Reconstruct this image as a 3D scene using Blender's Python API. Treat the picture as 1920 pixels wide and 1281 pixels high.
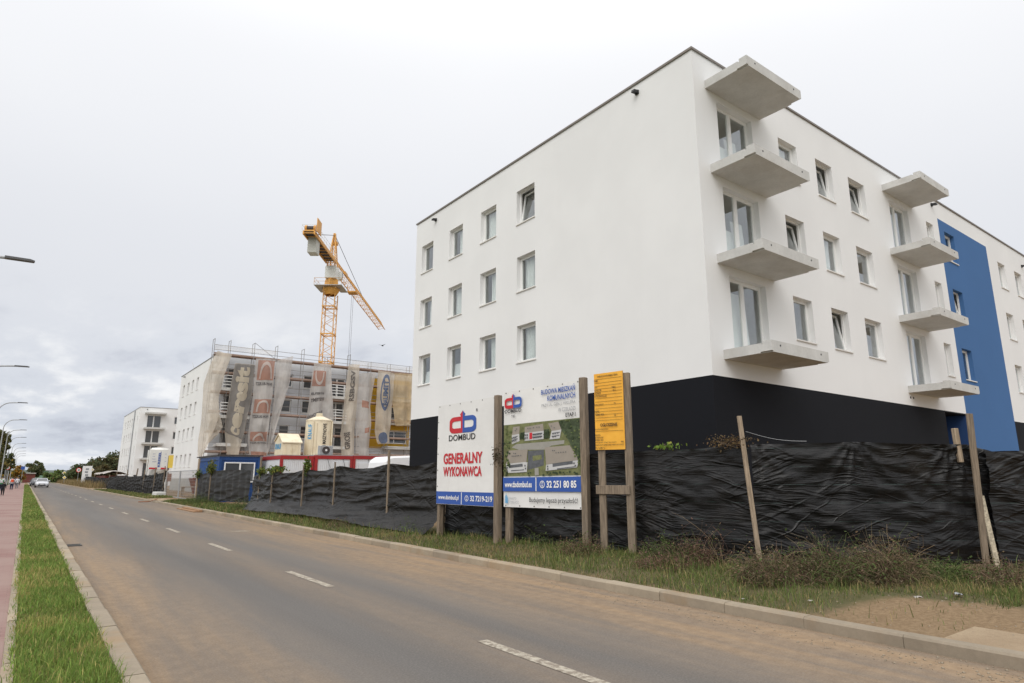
import bpy, bmesh, math, random
import numpy as np
from mathutils import Vector, Matrix
R = math.radians
rnd = random.Random(7)
nrs = np.random.RandomState(11)
scene = bpy.context.scene
for o in list(bpy.data.objects):
    bpy.data.objects.remove(o, do_unlink=True)
COL = scene.collection

# ------------------------------------------------------------------ camera
cam_d = bpy.data.cameras.new('camera')
cam_d.sensor_width = 36.0
cam_d.lens = 36.0 * 1191.0 / 1920.0
cam_d.clip_start = 0.1
cam_d.clip_end = 6000
cam = bpy.data.objects.new('camera', cam_d)
COL.objects.link(cam)
cam.location = (0, 0, 1.6)
cam.rotation_euler = (R(90 + 12.085), 0, R(-36.86))
scene.camera = cam

# ------------------------------------------------------------------ exposure
vs = scene.view_settings
vs.view_transform = 'Standard'
vs.look = 'None'
vs.exposure = 0.36
vs.gamma = 1.0
vs.use_curve_mapping = False
scene.cycles.max_bounces = 8
scene.cycles.transparent_max_bounces = 12

# ------------------------------------------------------------------ world: overcast sky with soft cloud layers
SUN_AZ, SUN_EL = R(236.0), R(44.0)       # azimuth clockwise from +Y
world = bpy.data.worlds.new('World')
scene.world = world
world.use_nodes = True
wn, wl = world.node_tree.nodes, world.node_tree.links
wn.clear()
def wnode(t, **k):
    n = wn.new(t)
    for a, b in k.items():
        setattr(n, a, b)
    return n
def wmath(op, a, b=None, clamp=False):
    n = wnode('ShaderNodeMath', operation=op, use_clamp=clamp)
    for i, v in enumerate((a, b)):
        if v is None: continue
        if isinstance(v, (int, float)): n.inputs[i].default_value = v
        else: wl.new(v, n.inputs[i])
    return n.outputs[0]
def wmix(f, a, b):
    n = wnode('ShaderNodeMix', data_type='RGBA')
    for i, v in ((0, f), (6, a), (7, b)):
        if isinstance(v, (int, float)): n.inputs[i].default_value = v
        elif isinstance(v, tuple): n.inputs[i].default_value = (*v, 1)
        else: wl.new(v, n.inputs[i])
    return n.outputs[2]
def wsmooth(v, lo, hi):
    n = wnode('ShaderNodeMapRange', interpolation_type='SMOOTHSTEP')
    n.inputs[1].default_value = lo; n.inputs[2].default_value = hi
    wl.new(v, n.inputs[0])
    return n.outputs[0]
def wnoise(vec, scale, detail=6.0, rough=0.55, loc=(0, 0, 0), scl=(1, 1, 1)):
    mp = wnode('ShaderNodeMapping')
    mp.inputs['Location'].default_value = loc
    mp.inputs['Scale'].default_value = scl
    wl.new(vec, mp.inputs['Vector'])
    n = wnode('ShaderNodeTexNoise')
    n.inputs['Scale'].default_value = scale
    n.inputs['Detail'].default_value = detail
    n.inputs['Roughness'].default_value = rough
    wl.new(mp.outputs[0], n.inputs['Vector'])
    return n.outputs[0]
tc = wnode('ShaderNodeTexCoord')
sep = wnode('ShaderNodeSeparateXYZ')
wl.new(tc.outputs['Generated'], sep.inputs[0])
zc = wmath('MAXIMUM', sep.outputs[2], 0.0)
den = wmath('ADD', zc, 0.16)
com = wnode('ShaderNodeCombineXYZ')
wl.new(wmath('DIVIDE', sep.outputs[0], den), com.inputs[0])
wl.new(wmath('DIVIDE', sep.outputs[1], den), com.inputs[1])
cl = com.outputs[0]
sky = wnode('ShaderNodeTexSky', sky_type='NISHITA')
sky.sun_disc = False
sky.sun_elevation = SUN_EL
sky.sun_rotation = SUN_AZ
sky.air_density = 1.0; sky.dust_density = 1.5
skyb = wnode('ShaderNodeVectorMath', operation='SCALE')
wl.new(sky.outputs[0], skyb.inputs[0]); skyb.inputs['Scale'].default_value = 0.10
# overcast luminance rises towards the zenith
g0 = wmix(wsmooth(zc, 0.0, 0.30), (0.50, 0.535, 0.595), (0.605, 0.62, 0.655))
g1 = wmix(wsmooth(zc, 0.24, 0.66), g0, (0.80, 0.805, 0.82))
g2 = wmix(wsmooth(zc, 0.55, 0.95), g1, (1.55, 1.54, 1.53))
# broad soft banks
big = wsmooth(wnoise(cl, 0.55, 4.0, 0.5, (3.1, 1.7, 0)), 0.32, 0.70)
c1 = wmix(wmath('MULTIPLY', big, 0.22), g2, (0.53, 0.55, 0.60))
# low cumulus rolls near the horizon: lit tops, grey-lilac bases
n1 = wnoise(cl, 1.5, 10.0, 0.60, (0.4, 5.2, 0), (1.0, 0.55, 1))
lowm = wsmooth(zc, 0.30, 0.10)
dark = wmath('MULTIPLY', wsmooth(n1, 0.50, 0.66), lowm)
lite = wmath('MULTIPLY', wsmooth(n1, 0.50, 0.36), lowm)
c2 = wmix(wmath('MULTIPLY', dark, 0.85), c1, (0.375, 0.40, 0.465))
c3 = wmix(wmath('MULTIPLY', lite, 0.80), c2, (0.76, 0.765, 0.77))
# thin gaps of pale blue low down
n2 = wnoise(cl, 0.8, 5.0, 0.5, (7.7, 2.2, 0), (1.0, 0.5, 1))
gap = wmath('MULTIPLY', wsmooth(n2, 0.54, 0.68), wsmooth(zc, 0.22, 0.02))
c4 = wmix(wmath('MULTIPLY', gap, 0.60), c3, skyb.outputs[0])
# veiled sun: a wide soft brightening around its direction
dotn = wnode('ShaderNodeVectorMath', operation='DOT_PRODUCT')
wl.new(tc.outputs['Generated'], dotn.inputs[0])
dotn.inputs[1].default_value = (math.sin(SUN_AZ) * math.cos(SUN_EL), math.cos(SUN_AZ) * math.cos(SUN_EL), math.sin(SUN_EL))
halo = wsmooth(dotn.outputs['Value'], 0.2, 1.0)
c5 = wmix(wmath('MULTIPLY', halo, 0.6), c4, (1.25, 1.23, 1.20))
bg = wnode('ShaderNodeBackground')
wl.new(c5, bg.inputs[0]); bg.inputs[1].default_value = 1.0
wo = wnode('ShaderNodeOutputWorld')
wl.new(bg.outputs[0], wo.inputs[0])

# ------------------------------------------------------------------ sun (veiled, very soft)
sd = bpy.data.lights.new('sun', 'SUN')
sd.energy = 0.85; sd.angle = R(40); sd.color = (1.0, 0.965, 0.92)
sun = bpy.data.objects.new('sun', sd)
COL.objects.link(sun)
sun.location = (30, -20, 60)
_d = Vector((math.sin(SUN_AZ) * math.cos(SUN_EL), math.cos(SUN_AZ) * math.cos(SUN_EL), math.sin(SUN_EL)))
sun.rotation_euler = _d.to_track_quat('Z', 'Y').to_euler()

# ================================================================== materials
def new_mat(name):
    m = bpy.data.materials.new(name)
    m.use_nodes = True
    nt = m.node_tree
    return m, nt, nt.nodes['Principled BSDF']
class N:                                     # tiny node-tree helper
    def __init__(s, nt): s.nt = nt; s.n = nt.nodes; s.l = nt.links
    def node(s, t, **k):
        n = s.n.new(t)
        for a, b in k.items(): setattr(n, a, b)
        return n
    def put(s, sock, v):
        if isinstance(v, (int, float)): sock.default_value = v
        elif isinstance(v, tuple): sock.default_value = (*v, 1) if len(v) == 3 and sock.type == 'RGBA' else v
        else: s.l.new(v, sock)
    def math(s, op, a, b=None, c=None):
        n = s.node('ShaderNodeMath', operation=op)
        for i, v in enumerate((a, b, c)):
            if v is not None: s.put(n.inputs[i], v)
        return n.outputs[0]
    def mix(s, f, a, b, blend='MIX'):
        n = s.node('ShaderNodeMix', data_type='RGBA', blend_type=blend)
        s.put(n.inputs[0], f); s.put(n.inputs[6], a); s.put(n.inputs[7], b)
        return n.outputs[2]
    def smooth(s, v, lo, hi):
        n = s.node('ShaderNodeMapRange', interpolation_type='SMOOTHSTEP')
        s.put(n.inputs[0], v); n.inputs[1].default_value = lo; n.inputs[2].default_value = hi
        return n.outputs[0]
    def noise(s, vec, scale, detail=4.0, rough=0.55, scl=None, loc=None):
        if scl or loc:
            mp = s.node('ShaderNodeMapping')
            if scl: mp.inputs['Scale'].default_value = scl
            if loc: mp.inputs['Location'].default_value = loc
            s.l.new(vec, mp.inputs['Vector']); vec = mp.outputs[0]
        n = s.node('ShaderNodeTexNoise')
        n.inputs['Scale'].default_value = scale; n.inputs['Detail'].default_value = detail
        n.inputs['Roughness'].default_value = rough
        s.l.new(vec, n.inputs['Vector'])
        return n.outputs[0]
    def pos(s): return s.node('ShaderNodeNewGeometry').outputs['Position']
    def obj(s): return s.node('ShaderNodeTexCoord').outputs['Object']
    def uv(s): return s.node('ShaderNodeTexCoord').outputs['UV']
    def sep(s, v):
        n = s.node('ShaderNodeSeparateXYZ'); s.l.new(v, n.inputs[0]); return n.outputs
    def bump(s, h, strength, dist, bsdf):
        n = s.node('ShaderNodeBump')
        n.inputs['Strength'].default_value = strength; n.inputs['Distance'].default_value = dist
        s.l.new(h, n.inputs['Height']); s.l.new(n.outputs[0], bsdf.inputs['Normal'])
MATS = {}
def mat(name, col, rough=0.75, var=0.12, vs_=1.3, bump=0.0, bs=60.0, metal=0.0, spec=0.35, dirt=None, dirt_amt=0.0, dscale=0.8, coord='pos'):
    """plain surface with two scales of colour variation, optional stains and fine relief"""
    if name in MATS: return MATS[name]
    m, nt, b = new_mat(name); n = N(nt)
    p = n.pos() if coord == 'pos' else n.obj()
    f1 = n.noise(p, vs_, 5.0, 0.6)
    f2 = n.noise(p, vs_ * 9.0, 3.0, 0.6)
    f = n.math('ADD', n.math('MULTIPLY', f1, 0.65), n.math('MULTIPLY', f2, 0.35))
    lo = tuple(c * (1 - var) for c in col); hi = tuple(min(1.0, c * (1 + var)) for c in col)
    c = n.mix(n.smooth(f, 0.3, 0.7), lo, hi)
    if dirt:
        d = n.smooth(n.noise(p, dscale, 6.0, 0.62, None, (4.4, 1.2, 9.0)), 0.50, 0.72)
        c = n.mix(n.math('MULTIPLY', d, dirt_amt), c, dirt)
    n.put(b.inputs['Base Color'], c)
    b.inputs['Roughness'].default_value = rough
    b.inputs['Metallic'].default_value = metal
    b.inputs['Specular IOR Level'].default_value = spec
    if name == 'kerb_concrete':                # every stone was cast and weathered separately
        rn = n.node('ShaderNodeObjectInfo').outputs['Random']
        n.put(b.inputs['Base Color'], n.mix(1.0, c, n.mix(rn, (0.82, 0.80, 0.78), (1.12, 1.10, 1.06)), 'MULTIPLY'))
    if bump: n.bump(n.noise(p, bs, 3.0, 0.6), 0.5, bump, b)
    MATS[name] = m
    return m

# wall plaster: fine grain, faint trowel waves and rain streaking
def plaster(name, col, grain=0.0022, streak=0.05):
    m, nt, b = new_mat(name); n = N(nt)
    p = n.pos()
    f1 = n.noise(p, 0.35, 5.0, 0.55)
    st = n.noise(p, 1.0, 4.0, 0.6, (1.6, 1.6, 0.12))
    c = n.mix(n.smooth(f1, 0.3, 0.72), tuple(x * 0.965 for x in col), tuple(min(1, x * 1.02) for x in col))
    c = n.mix(n.math('MULTIPLY', n.smooth(st, 0.52, 0.8), streak * 2), c, tuple(x * 0.86 for x in col))
    n.put(b.inputs['Base Color'], c)
    b.inputs['Roughness'].default_value = 0.9
    b.inputs['Specular IOR Level'].default_value = 0.2
    h = n.math('ADD', n.noise(p, 260.0, 2.0, 0.6), n.math('MULTIPLY', n.noise(p, 2.2, 3.0, 0.5), 1.6))
    n.bump(h, 0.6, grain, b)
    MATS[name] = m
    return m
plaster('white_plaster', (0.785, 0.785, 0.783))
plaster('black_plaster', (0.0090, 0.0100, 0.0135), 0.004)
plaster('blue_plaster', (0.062, 0.150, 0.335), 0.004)
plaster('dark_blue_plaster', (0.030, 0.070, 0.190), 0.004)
plaster('ochre_plaster', (0.60, 0.36, 0.045), 0.003)
plaster('far_plaster', (0.78, 0.78, 0.775))
plaster('primer_plaster', (0.64, 0.665, 0.70), 0.003, 0.2)
mat('plinth_grey', (0.42, 0.41, 0.38), 0.9, 0.1)
mat('concrete', (0.555, 0.55, 0.53), 0.88, 0.10, 1.6, 0.003, 120, dirt=(0.43, 0.40, 0.36), dirt_amt=0.45)
mat('coping_metal', (0.20, 0.175, 0.155), 0.45, 0.06, 0.8, metal=0.5)
mat('white_frame', (0.80, 0.80, 0.79), 0.35, 0.03)
mat('sill_metal', (0.74, 0.72, 0.69), 0.4, 0.05)
mat('room_plaster', (0.80, 0.79, 0.76), 0.9, 0.1)
mat('room_floor', (0.34, 0.31, 0.27), 0.9, 0.2)
mat('board_white', (0.80, 0.81, 0.82), 0.6, 0.04)
mat('film', (0.80, 0.82, 0.82), 0.4, 0.1, 3.0)
mat('black_plastic', (0.02, 0.02, 0.022), 0.5, 0.1)
mat('galv', (0.42, 0.43, 0.44), 0.45, 0.12, 3.0, metal=0.7)
mat('lamp_steel', (0.40, 0.41, 0.42), 0.55, 0.1, 2.0, metal=0.35)
mat('lamp_head', (0.12, 0.12, 0.125), 0.5, 0.1)
mat('scaffold_steel', (0.30, 0.29, 0.28), 0.6, 0.25, 2.0, metal=0.5)
mat('scaffold_plank', (0.28, 0.17, 0.12), 0.85, 0.25, 1.6)
mat('toe_board', (0.33, 0.235, 0.19), 0.8, 0.25, 1.5)
mat('crane_yellow', (0.66, 0.335, 0.075), 0.5, 0.14, 1.0, dirt=(0.25, 0.12, 0.04), dirt_amt=0.4)
mat('crane_white', (0.68, 0.68, 0.64), 0.5, 0.06)
mat('crane_concrete', (0.50, 0.50, 0.46), 0.9, 0.08)
mat('crane_dark', (0.06, 0.05, 0.05), 0.6, 0.2)
mat('container_red', (0.33, 0.025, 0.028), 0.5, 0.12, 1.5, dirt=(0.2, 0.05, 0.04), dirt_amt=0.4)
mat('container_white', (0.62, 0.64, 0.67), 0.55, 0.05, 1.0, dirt=(0.48, 0.46, 0.43), dirt_amt=0.4)
mat('container_blue', (0.016, 0.060, 0.20), 0.5, 0.12, 1.5)
mat('silo_cream', (0.74, 0.66, 0.50), 0.5, 0.06, 1.0, dirt=(0.50, 0.38, 0.22), dirt_amt=0.5, dscale=1.2)
mat('silo_white', (0.74, 0.74, 0.71), 0.5, 0.06, 1.0, dirt=(0.55, 0.46, 0.34), dirt_amt=0.4)
mat('print_blue', (0.035, 0.095, 0.36), 0.5, 0.05)
mat('print_red', (0.52, 0.025, 0.035), 0.5, 0.05)
mat('print_black', (0.022, 0.022, 0.026), 0.55, 0.08)
mat('print_grey', (0.30, 0.31, 0.33), 0.6, 0.06)
mat('print_cyan', (0.06, 0.33, 0.62), 0.5, 0.05)
mat('print_white', (0.80, 0.80, 0.80), 0.5, 0.03)
mat('van_white', (0.80, 0.81, 0.83), 0.3, 0.03, spec=0.5)
mat('sign_yellow', (0.75, 0.55, 0.10), 0.5, 0.05)
mat('sign_red', (0.60, 0.03, 0.03), 0.5, 0.05)
mat('tyre', (0.02, 0.02, 0.02), 0.85, 0.2)
mat('rim', (0.45, 0.46, 0.48), 0.35, 0.1, metal=0.8)
mat('chrome_dark', (0.05, 0.05, 0.055), 0.3, 0.1)
mat('light_blue_wrap', (0.11, 0.40, 0.68), 0.35, 0.2, 4.0)
mat('rust', (0.24, 0.10, 0.05), 0.9, 0.3, 3.0)
mat('red_shed', (0.15, 0.045, 0.035), 0.8, 0.2, 1.0)
mat('green_render', (0.20, 0.30, 0.22), 0.85, 0.1, 0.6)
mat('tarp', (0.36, 0.33, 0.30), 0.6, 0.12, 1.5)
mat('iron', (0.07, 0.065, 0.06), 0.7, 0.25, 6.0)

def wood(name, col, scl=(14, 14, 1.1)):
    m, nt, b = new_mat(name); n = N(nt); p = n.obj()
    g = n.noise(p, 3.0, 6.0, 0.6, scl)
    g2 = n.noise(p, 0.9, 3.0, 0.5)
    c = n.mix(n.smooth(g, 0.3, 0.72), tuple(x * 0.62 for x in col), tuple(min(1, x * 1.2) for x in col))
    c = n.mix(n.math('MULTIPLY', n.smooth(g2, 0.45, 0.75), 0.45), c, (col[0] * 0.75, col[1] * 0.8, col[2] * 0.9))
    n.put(b.inputs['Base Color'], c); b.inputs['Roughness'].default_value = 0.85
    b.inputs['Specular IOR Level'].default_value = 0.25
    n.bump(g, 0.5, 0.004, b)
    MATS[name] = m
wood('post_wood', (0.235, 0.185, 0.135))
wood('post_wood_pale', (0.36, 0.28, 0.20))
wood('plank_wood', (0.34, 0.20, 0.11), (1.1, 14, 14))
wood('birch_wood', (0.55, 0.48, 0.36), (6, 6, 9))

# window glass: thin, dark where the room is dark, mirrors the sky
def glass(name, tint, refl=1.75, base=0.0):
    m = bpy.data.materials.new(name); m.use_nodes = True
    nt = m.node_tree; nt.nodes.clear(); n = N(nt)
    lw = n.node('ShaderNodeLayerWeight'); lw.inputs['Blend'].default_value = 0.5
    fres = n.math('MULTIPLY', n.math('POWER', lw.outputs['Facing'], 3.0), refl)      # same from both sides of the pane
    tr = n.node('ShaderNodeBsdfTransparent'); tr.inputs[0].default_value = (*tint, 1)
    gl = n.node('ShaderNodeBsdfGlossy'); gl.inputs['Roughness'].default_value = 0.015
    gl.inputs[0].default_value = (0.95, 0.97, 1.0, 1)
    wob = n.noise(n.pos(), 0.9, 2.0, 0.5)
    bp = n.node('ShaderNodeBump'); bp.inputs['Strength'].default_value = 0.25; bp.inputs['Distance'].default_value = 0.02
    n.l.new(wob, bp.inputs['Height']); n.l.new(bp.outputs[0], gl.inputs['Normal'])
    mx = n.node('ShaderNodeMixShader')
    n.put(mx.inputs[0], n.math('ADD', fres, base))
    n.l.new(tr.outputs[0], mx.inputs[1]); n.l.new(gl.outputs[0], mx.inputs[2])
    out = n.node('ShaderNodeOutputMaterial'); n.l.new(mx.outputs[0], out.inputs[0])
    MATS[name] = m
glass('pane_glass', (0.93, 0.95, 0.935), 0.75, 0.07)
m, nt, b = new_mat('dark_glass'); b.inputs['Base Color'].default_value = (0.07, 0.075, 0.08, 1); b.inputs['Roughness'].default_value = 0.08
b.inputs['Specular IOR Level'].default_value = 0.9
MATS['dark_glass'] = m
m, nt, b = new_mat('grey_glass'); b.inputs['Base Color'].default_value = (0.16, 0.165, 0.165, 1); b.inputs['Roughness'].default_value = 0.1
b.inputs['Specular IOR Level'].default_value = 0.9
MATS['grey_glass'] = m

def vcol_mat(name, rough=0.75, trans=0.25, spec=0.25):
    """foliage: colour carried by the leaves themselves, a little light shines through"""
    m, nt, b = new_mat(name); n = N(nt)
    a = n.node('ShaderNodeAttribute'); a.attribute_name = 'col'
    n.l.new(a.outputs[0], b.inputs['Base Color'])
    b.inputs['Roughness'].default_value = rough; b.inputs['Specular IOR Level'].default_value = spec
    if trans:
        t = n.node('ShaderNodeBsdfTranslucent'); n.l.new(a.outputs[0], t.inputs[0])
        mx = n.node('ShaderNodeMixShader'); mx.inputs[0].default_value = trans
        out = [x for x in nt.nodes if x.type == 'OUTPUT_MATERIAL'][0]
        n.l.new(b.outputs[0], mx.inputs[1]); n.l.new(t.outputs[0], mx.inputs[2]); n.l.new(mx.outputs[0], out.inputs[0])
    MATS[name] = m
vcol_mat('leaf'); vcol_mat('twig', 0.9, 0.0)
mat('bark', (0.10, 0.075, 0.055), 0.95, 0.25, 3.0, 0.01, 30)

# ---- road, ground
def road_mat():
    m, nt, b = new_mat('asphalt'); n = N(nt); p = n.pos(); s = n.sep(p)
    big = n.noise(p, 0.5, 5.0, 0.6, (1.4, 0.10, 1))
    fine = n.noise(p, 48.0, 4.0, 0.85)
    mid = n.noise(p, 7.0, 4.0, 0.6)
    c = n.mix(n.smooth(big, 0.3, 0.7), (0.108, 0.101, 0.096), (0.138, 0.129, 0.121))
    # ochre mud carried by site traffic: thick along both gutters, thin on the crown
    warp = n.math('ADD', s[0], n.math('MULTIPLY', n.math('SUBTRACT', n.noise(p, 0.45, 5.0, 0.6, (1, 0.10, 1), (3, 8, 0)), 0.5), 2.2))
    left = n.smooth(warp, 2.7, 0.9)
    right = n.smooth(warp, 4.3, 6.3)
    crown = n.math('MULTIPLY', n.smooth(n.math('ABSOLUTE', n.math('SUBTRACT', warp, 3.75)), 1.0, 0.1), 0.34)
    fade = n.smooth(s[1], 60.0, 10.0)
    d = n.math('MAXIMUM', n.math('MAXIMUM', n.math('MULTIPLY', left, 0.95), right), crown)
    d = n.math('MULTIPLY', d, n.math('ADD', n.math('MULTIPLY', fade, 0.72), 0.28))
    blot = n.smooth(n.noise(p, 1.3, 7.0, 0.70, (2.2, 0.16, 1), (9, 1, 0)), 0.28, 0.68)
    d = n.math('MULTIPLY', d, n.math('ADD', n.math('MULTIPLY', blot, 0.6), 0.4))
    c = n.mix(n.math('MULTIPLY', d, 0.95), c, n.mix(n.smooth(mid, 0.3, 0.7), (0.258, 0.174, 0.101), (0.330, 0.230, 0.138)))
    # dark hairline joints and stains
    st = n.smooth(n.noise(p, 0.9, 6.0, 0.7, (2.6, 0.14, 1), (1, 14, 0)), 0.58, 0.76)
    c = n.mix(n.math('MULTIPLY', st, 0.25), c, (0.075, 0.066, 0.060))
    c = n.mix(n.math('MULTIPLY', n.smooth(fine, 0.45, 0.75), 0.55), c, n.mix(0.5, c, (0.36, 0.33, 0.29)))
    c = n.mix(n.math('MULTIPLY', n.smooth(fine, 0.48, 0.25), 0.5), c, (0.05, 0.045, 0.04))
    n.put(b.inputs['Base Color'], c)
    b.inputs['Roughness'].default_value = 0.88; b.inputs['Specular IOR Level'].default_value = 0.25
    n.bump(fine, 0.6, 0.006, b)
    MATS['asphalt'] = m
road_mat()
def soil_mat(name, c0, c1, c2, green=None, gamt=0.0, worn_bounce=False):
    m, nt, b = new_mat(name); n = N(nt); p = n.pos()
    a = n.noise(p, 1.1, 6.0, 0.65); f = n.noise(p, 22.0, 4.0, 0.65); g = n.noise(p, 90.0, 2.0, 0.6)
    c = n.mix(n.smooth(a, 0.35, 0.65), c0, c1)
    c = n.mix(n.math('MULTIPLY', n.smooth(f, 0.45, 0.75), 0.6), c, c2)
    if green:
        gm = n.smooth(n.noise(p, 0.6, 6.0, 0.6, None, (5, 3, 1)), 0.40, 0.60)
        c = n.mix(n.math('MULTIPLY', gm, gamt), c, green)
    if worn_bounce:                                 # trodden bare earth by the pavement end and the unseen sandy site behind the fence, paled to bounce light
        s = n.sep(p); wob = n.math('MULTIPLY', n.math('SUBTRACT', n.noise(p, 1.6, 6.0, 0.65, None, (2, 7, 3)), 0.5), 1.5)
        ex = n.math('DIVIDE', n.math('SUBTRACT', s[0], 7.95), 1.35); ey = n.math('DIVIDE', n.math('SUBTRACT', s[1], 2.9), 1.15)
        rr = n.math('ADD', n.math('ADD', n.math('MULTIPLY', ex, ex), n.math('MULTIPLY', ey, ey)), wob)
        f0 = n.math('MAXIMUM', n.smooth(rr, 1.2, 0.55), n.smooth(n.math('ADD', s[0], n.math('MULTIPLY', s[1], 0.12)), 11.4, 12.6))
        kerbside = n.math('MULTIPLY', n.smooth(n.math('ADD', s[0], n.math('MULTIPLY', wob, 0.25)), 7.38, 7.12), 0.8)
        f0 = n.math('MAXIMUM', f0, kerbside)
        c = n.mix(f0, c, n.mix(n.smooth(f, 0.3, 0.7), (0.185, 0.126, 0.074), (0.262, 0.186, 0.112)))
    n.put(b.inputs['Base Color'], c); b.inputs['Roughness'].default_value = 0.95
    b.inputs['Specular IOR Level'].default_value = 0.15
    n.bump(n.math('ADD', f, n.math('MULTIPLY', g, 0.4)), 0.7, 0.03, b)
    MATS[name] = m
soil_mat('soil', (0.205, 0.142, 0.084), (0.285, 0.205, 0.124), (0.165, 0.11, 0.068))
soil_mat('verge_soil', (0.095, 0.08, 0.045), (0.15, 0.12, 0.068), (0.07, 0.06, 0.034), (0.088, 0.088, 0.036), 0.6, True)
soil_mat('field', (0.10, 0.10, 0.045), (0.15, 0.14, 0.06), (0.07, 0.08, 0.03), (0.06, 0.09, 0.03), 0.7)
soil_mat('sand_pavement', (0.30, 0.225, 0.15), (0.36, 0.28, 0.19), (0.26, 0.19, 0.125))
def pavement_mat():
    m, nt, b = new_mat('red_paving'); n = N(nt); p = n.pos()
    br = n.node('ShaderNodeTexBrick'); br.offset = 0.5
    br.inputs['Scale'].default_value = 1.0; br.inputs['Brick Width'].default_value = 0.2; br.inputs['Row Height'].default_value = 0.1
    br.inputs['Mortar Size'].default_value = 0.004; br.inputs['Mortar Smooth'].default_value = 0.3
    br.inputs['Color1'].default_value = (0.225, 0.128, 0.117, 1); br.inputs['Color2'].default_value = (0.255, 0.155, 0.140, 1)
    br.inputs['Mortar'].default_value = (0.165, 0.105, 0.092, 1)
    n.l.new(p, br.inputs['Vector'])
    f = n.noise(p, 0.5, 5.0, 0.6); fi = n.noise(p, 120.0, 2.0, 0.6)
    c = n.mix(n.math('MULTIPLY', n.smooth(f, 0.30, 0.6), 0.75), br.outputs[0], (0.29, 0.21, 0.185))
    c = n.mix(n.math('MULTIPLY', n.smooth(fi, 0.4, 0.7), 0.2), c, (0.32, 0.23, 0.2))
    n.put(b.inputs['Base Color'], c); b.inputs['Roughness'].default_value = 0.92
    b.inputs['Specular IOR Level'].default_value = 0.2
    n.bump(fi, 0.5, 0.003, b)
    MATS['red_paving'] = m
pavement_mat()
mat('kerb_concrete', (0.31, 0.265, 0.205), 0.92, 0.13, 2.2, 0.004, 110, dirt=(0.31, 0.225, 0.14), dirt_amt=0.85, dscale=1.1)
def paint_mat():
    m, nt, b = new_mat('road_paint'); n = N(nt); p = n.pos()
    w = n.smooth(n.noise(p, 14.0, 5.0, 0.7), 0.40, 0.60)
    c = n.mix(w, (0.20, 0.165, 0.13), (0.42, 0.38, 0.31))
    n.put(b.inputs['Base Color'], c); b.inputs['Roughness'].default_value = 0.85
    MATS['road_paint'] = m
paint_mat()

# black woven ground-cover fabric with faint green marking threads along its length (UV: metres)
def fabric_mat(name, c0, c1, lines=True, rough=0.33, ux=0.8):
    m, nt, b = new_mat(name); n = N(nt); uv = n.uv(); s = n.sep(uv)
    f = n.noise(uv, 2.0, 5.0, 0.6, (0.7, 5.0, 1)); dst = n.noise(uv, 0.8, 5.0, 0.65)
    c = n.mix(n.smooth(f, 0.3, 0.75), c0, c1)
    c = n.mix(n.math('MULTIPLY', n.smooth(dst, 0.48, 0.75), 0.35), c, (0.040, 0.034, 0.030))
    if lines:
        fr = n.math('FRACT', n.math('ADD', n.math('DIVIDE', s[1], 0.30), n.math('MULTIPLY', n.noise(uv, 0.6, 2.0, 0.5), 0.12)))
        ln = n.math('LESS_THAN', fr, 0.022)
        brk = n.smooth(n.noise(uv, 3.0, 4.0, 0.7, (1, 6, 1)), 0.42, 0.62)
        c = n.mix(n.math('MULTIPLY', n.math('MULTIPLY', ln, brk), 0.32), c, (0.10, 0.19, 0.17))
    n.put(b.inputs['Base Color'], c)
    b.inputs['Roughness'].default_value = rough; b.inputs['Specular IOR Level'].default_value = 0.34
    w = n.math('ADD', n.noise(uv, 1.6, 6.0, 0.62, (ux, 7.0, 1)), n.math('MULTIPLY', n.noise(uv, 1.0, 5.0, 0.6, (ux * 1.5, 3.2, 1), (5, 2, 0)), 1.6)); t = n.noise(uv, 240.0, 1.0, 0.5)
    def crease(rot, sx, sy, loc, wd):             # long sharp folds running at an angle across the sheet
        mp = n.node('ShaderNodeMapping'); mp.inputs['Rotation'].default_value = (0, 0, R(rot)); mp.inputs['Location'].default_value = loc
        wv = n.node('ShaderNodeVectorMath', operation='ADD'); n.l.new(uv, wv.inputs[0])
        dn = n.node('ShaderNodeTexNoise'); dn.inputs['Scale'].default_value = 0.8; dn.inputs['Detail'].default_value = 2.0; n.l.new(uv, dn.inputs['Vector'])
        ds = n.node('ShaderNodeVectorMath', operation='SCALE'); n.l.new(dn.outputs[1], ds.inputs[0]); ds.inputs['Scale'].default_value = 0.35
        n.l.new(ds.outputs[0], wv.inputs[1]); n.l.new(wv.outputs[0], mp.inputs['Vector'])
        q = n.noise(mp.outputs[0], 1.0, 3.0, 0.5, (sx, sy, 1))
        line = n.smooth(n.math('ABSOLUTE', n.math('SUBTRACT', q, 0.5)), wd, 0.0)
        return n.math('MULTIPLY', line, n.smooth(n.noise(uv, 0.9, 3.0, 0.5, None, loc), 0.42, 0.62))
    cr = n.math('ADD', n.math('ADD', crease(14, 0.5 * ux, 3.4, (1, 2, 0), 0.05), crease(-24, 0.5 * ux, 2.8, (6, 4, 0), 0.045)), crease(2, 0.5 * ux, 7.0, (3, 9, 0), 0.06))
    h = n.math('ADD', n.math('ADD', w, n.math('MULTIPLY', t, 0.05)), n.math('MULTIPLY', cr, 0.75))
    n.bump(h, 0.55, 0.04, b)
    MATS[name] = m
fabric_mat('black_fabric', (0.0055, 0.0055, 0.006), (0.011, 0.0105, 0.011))
mat('far_fabric', (0.014, 0.013, 0.012), 0.5, 0.3, 0.9, spec=0.3, dirt=(0.035, 0.03, 0.026), dirt_amt=0.5)
fabric_mat('grey_fabric', (0.009, 0.0083, 0.0078), (0.017, 0.0155, 0.0142), False, 0.45, 0.3)

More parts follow.
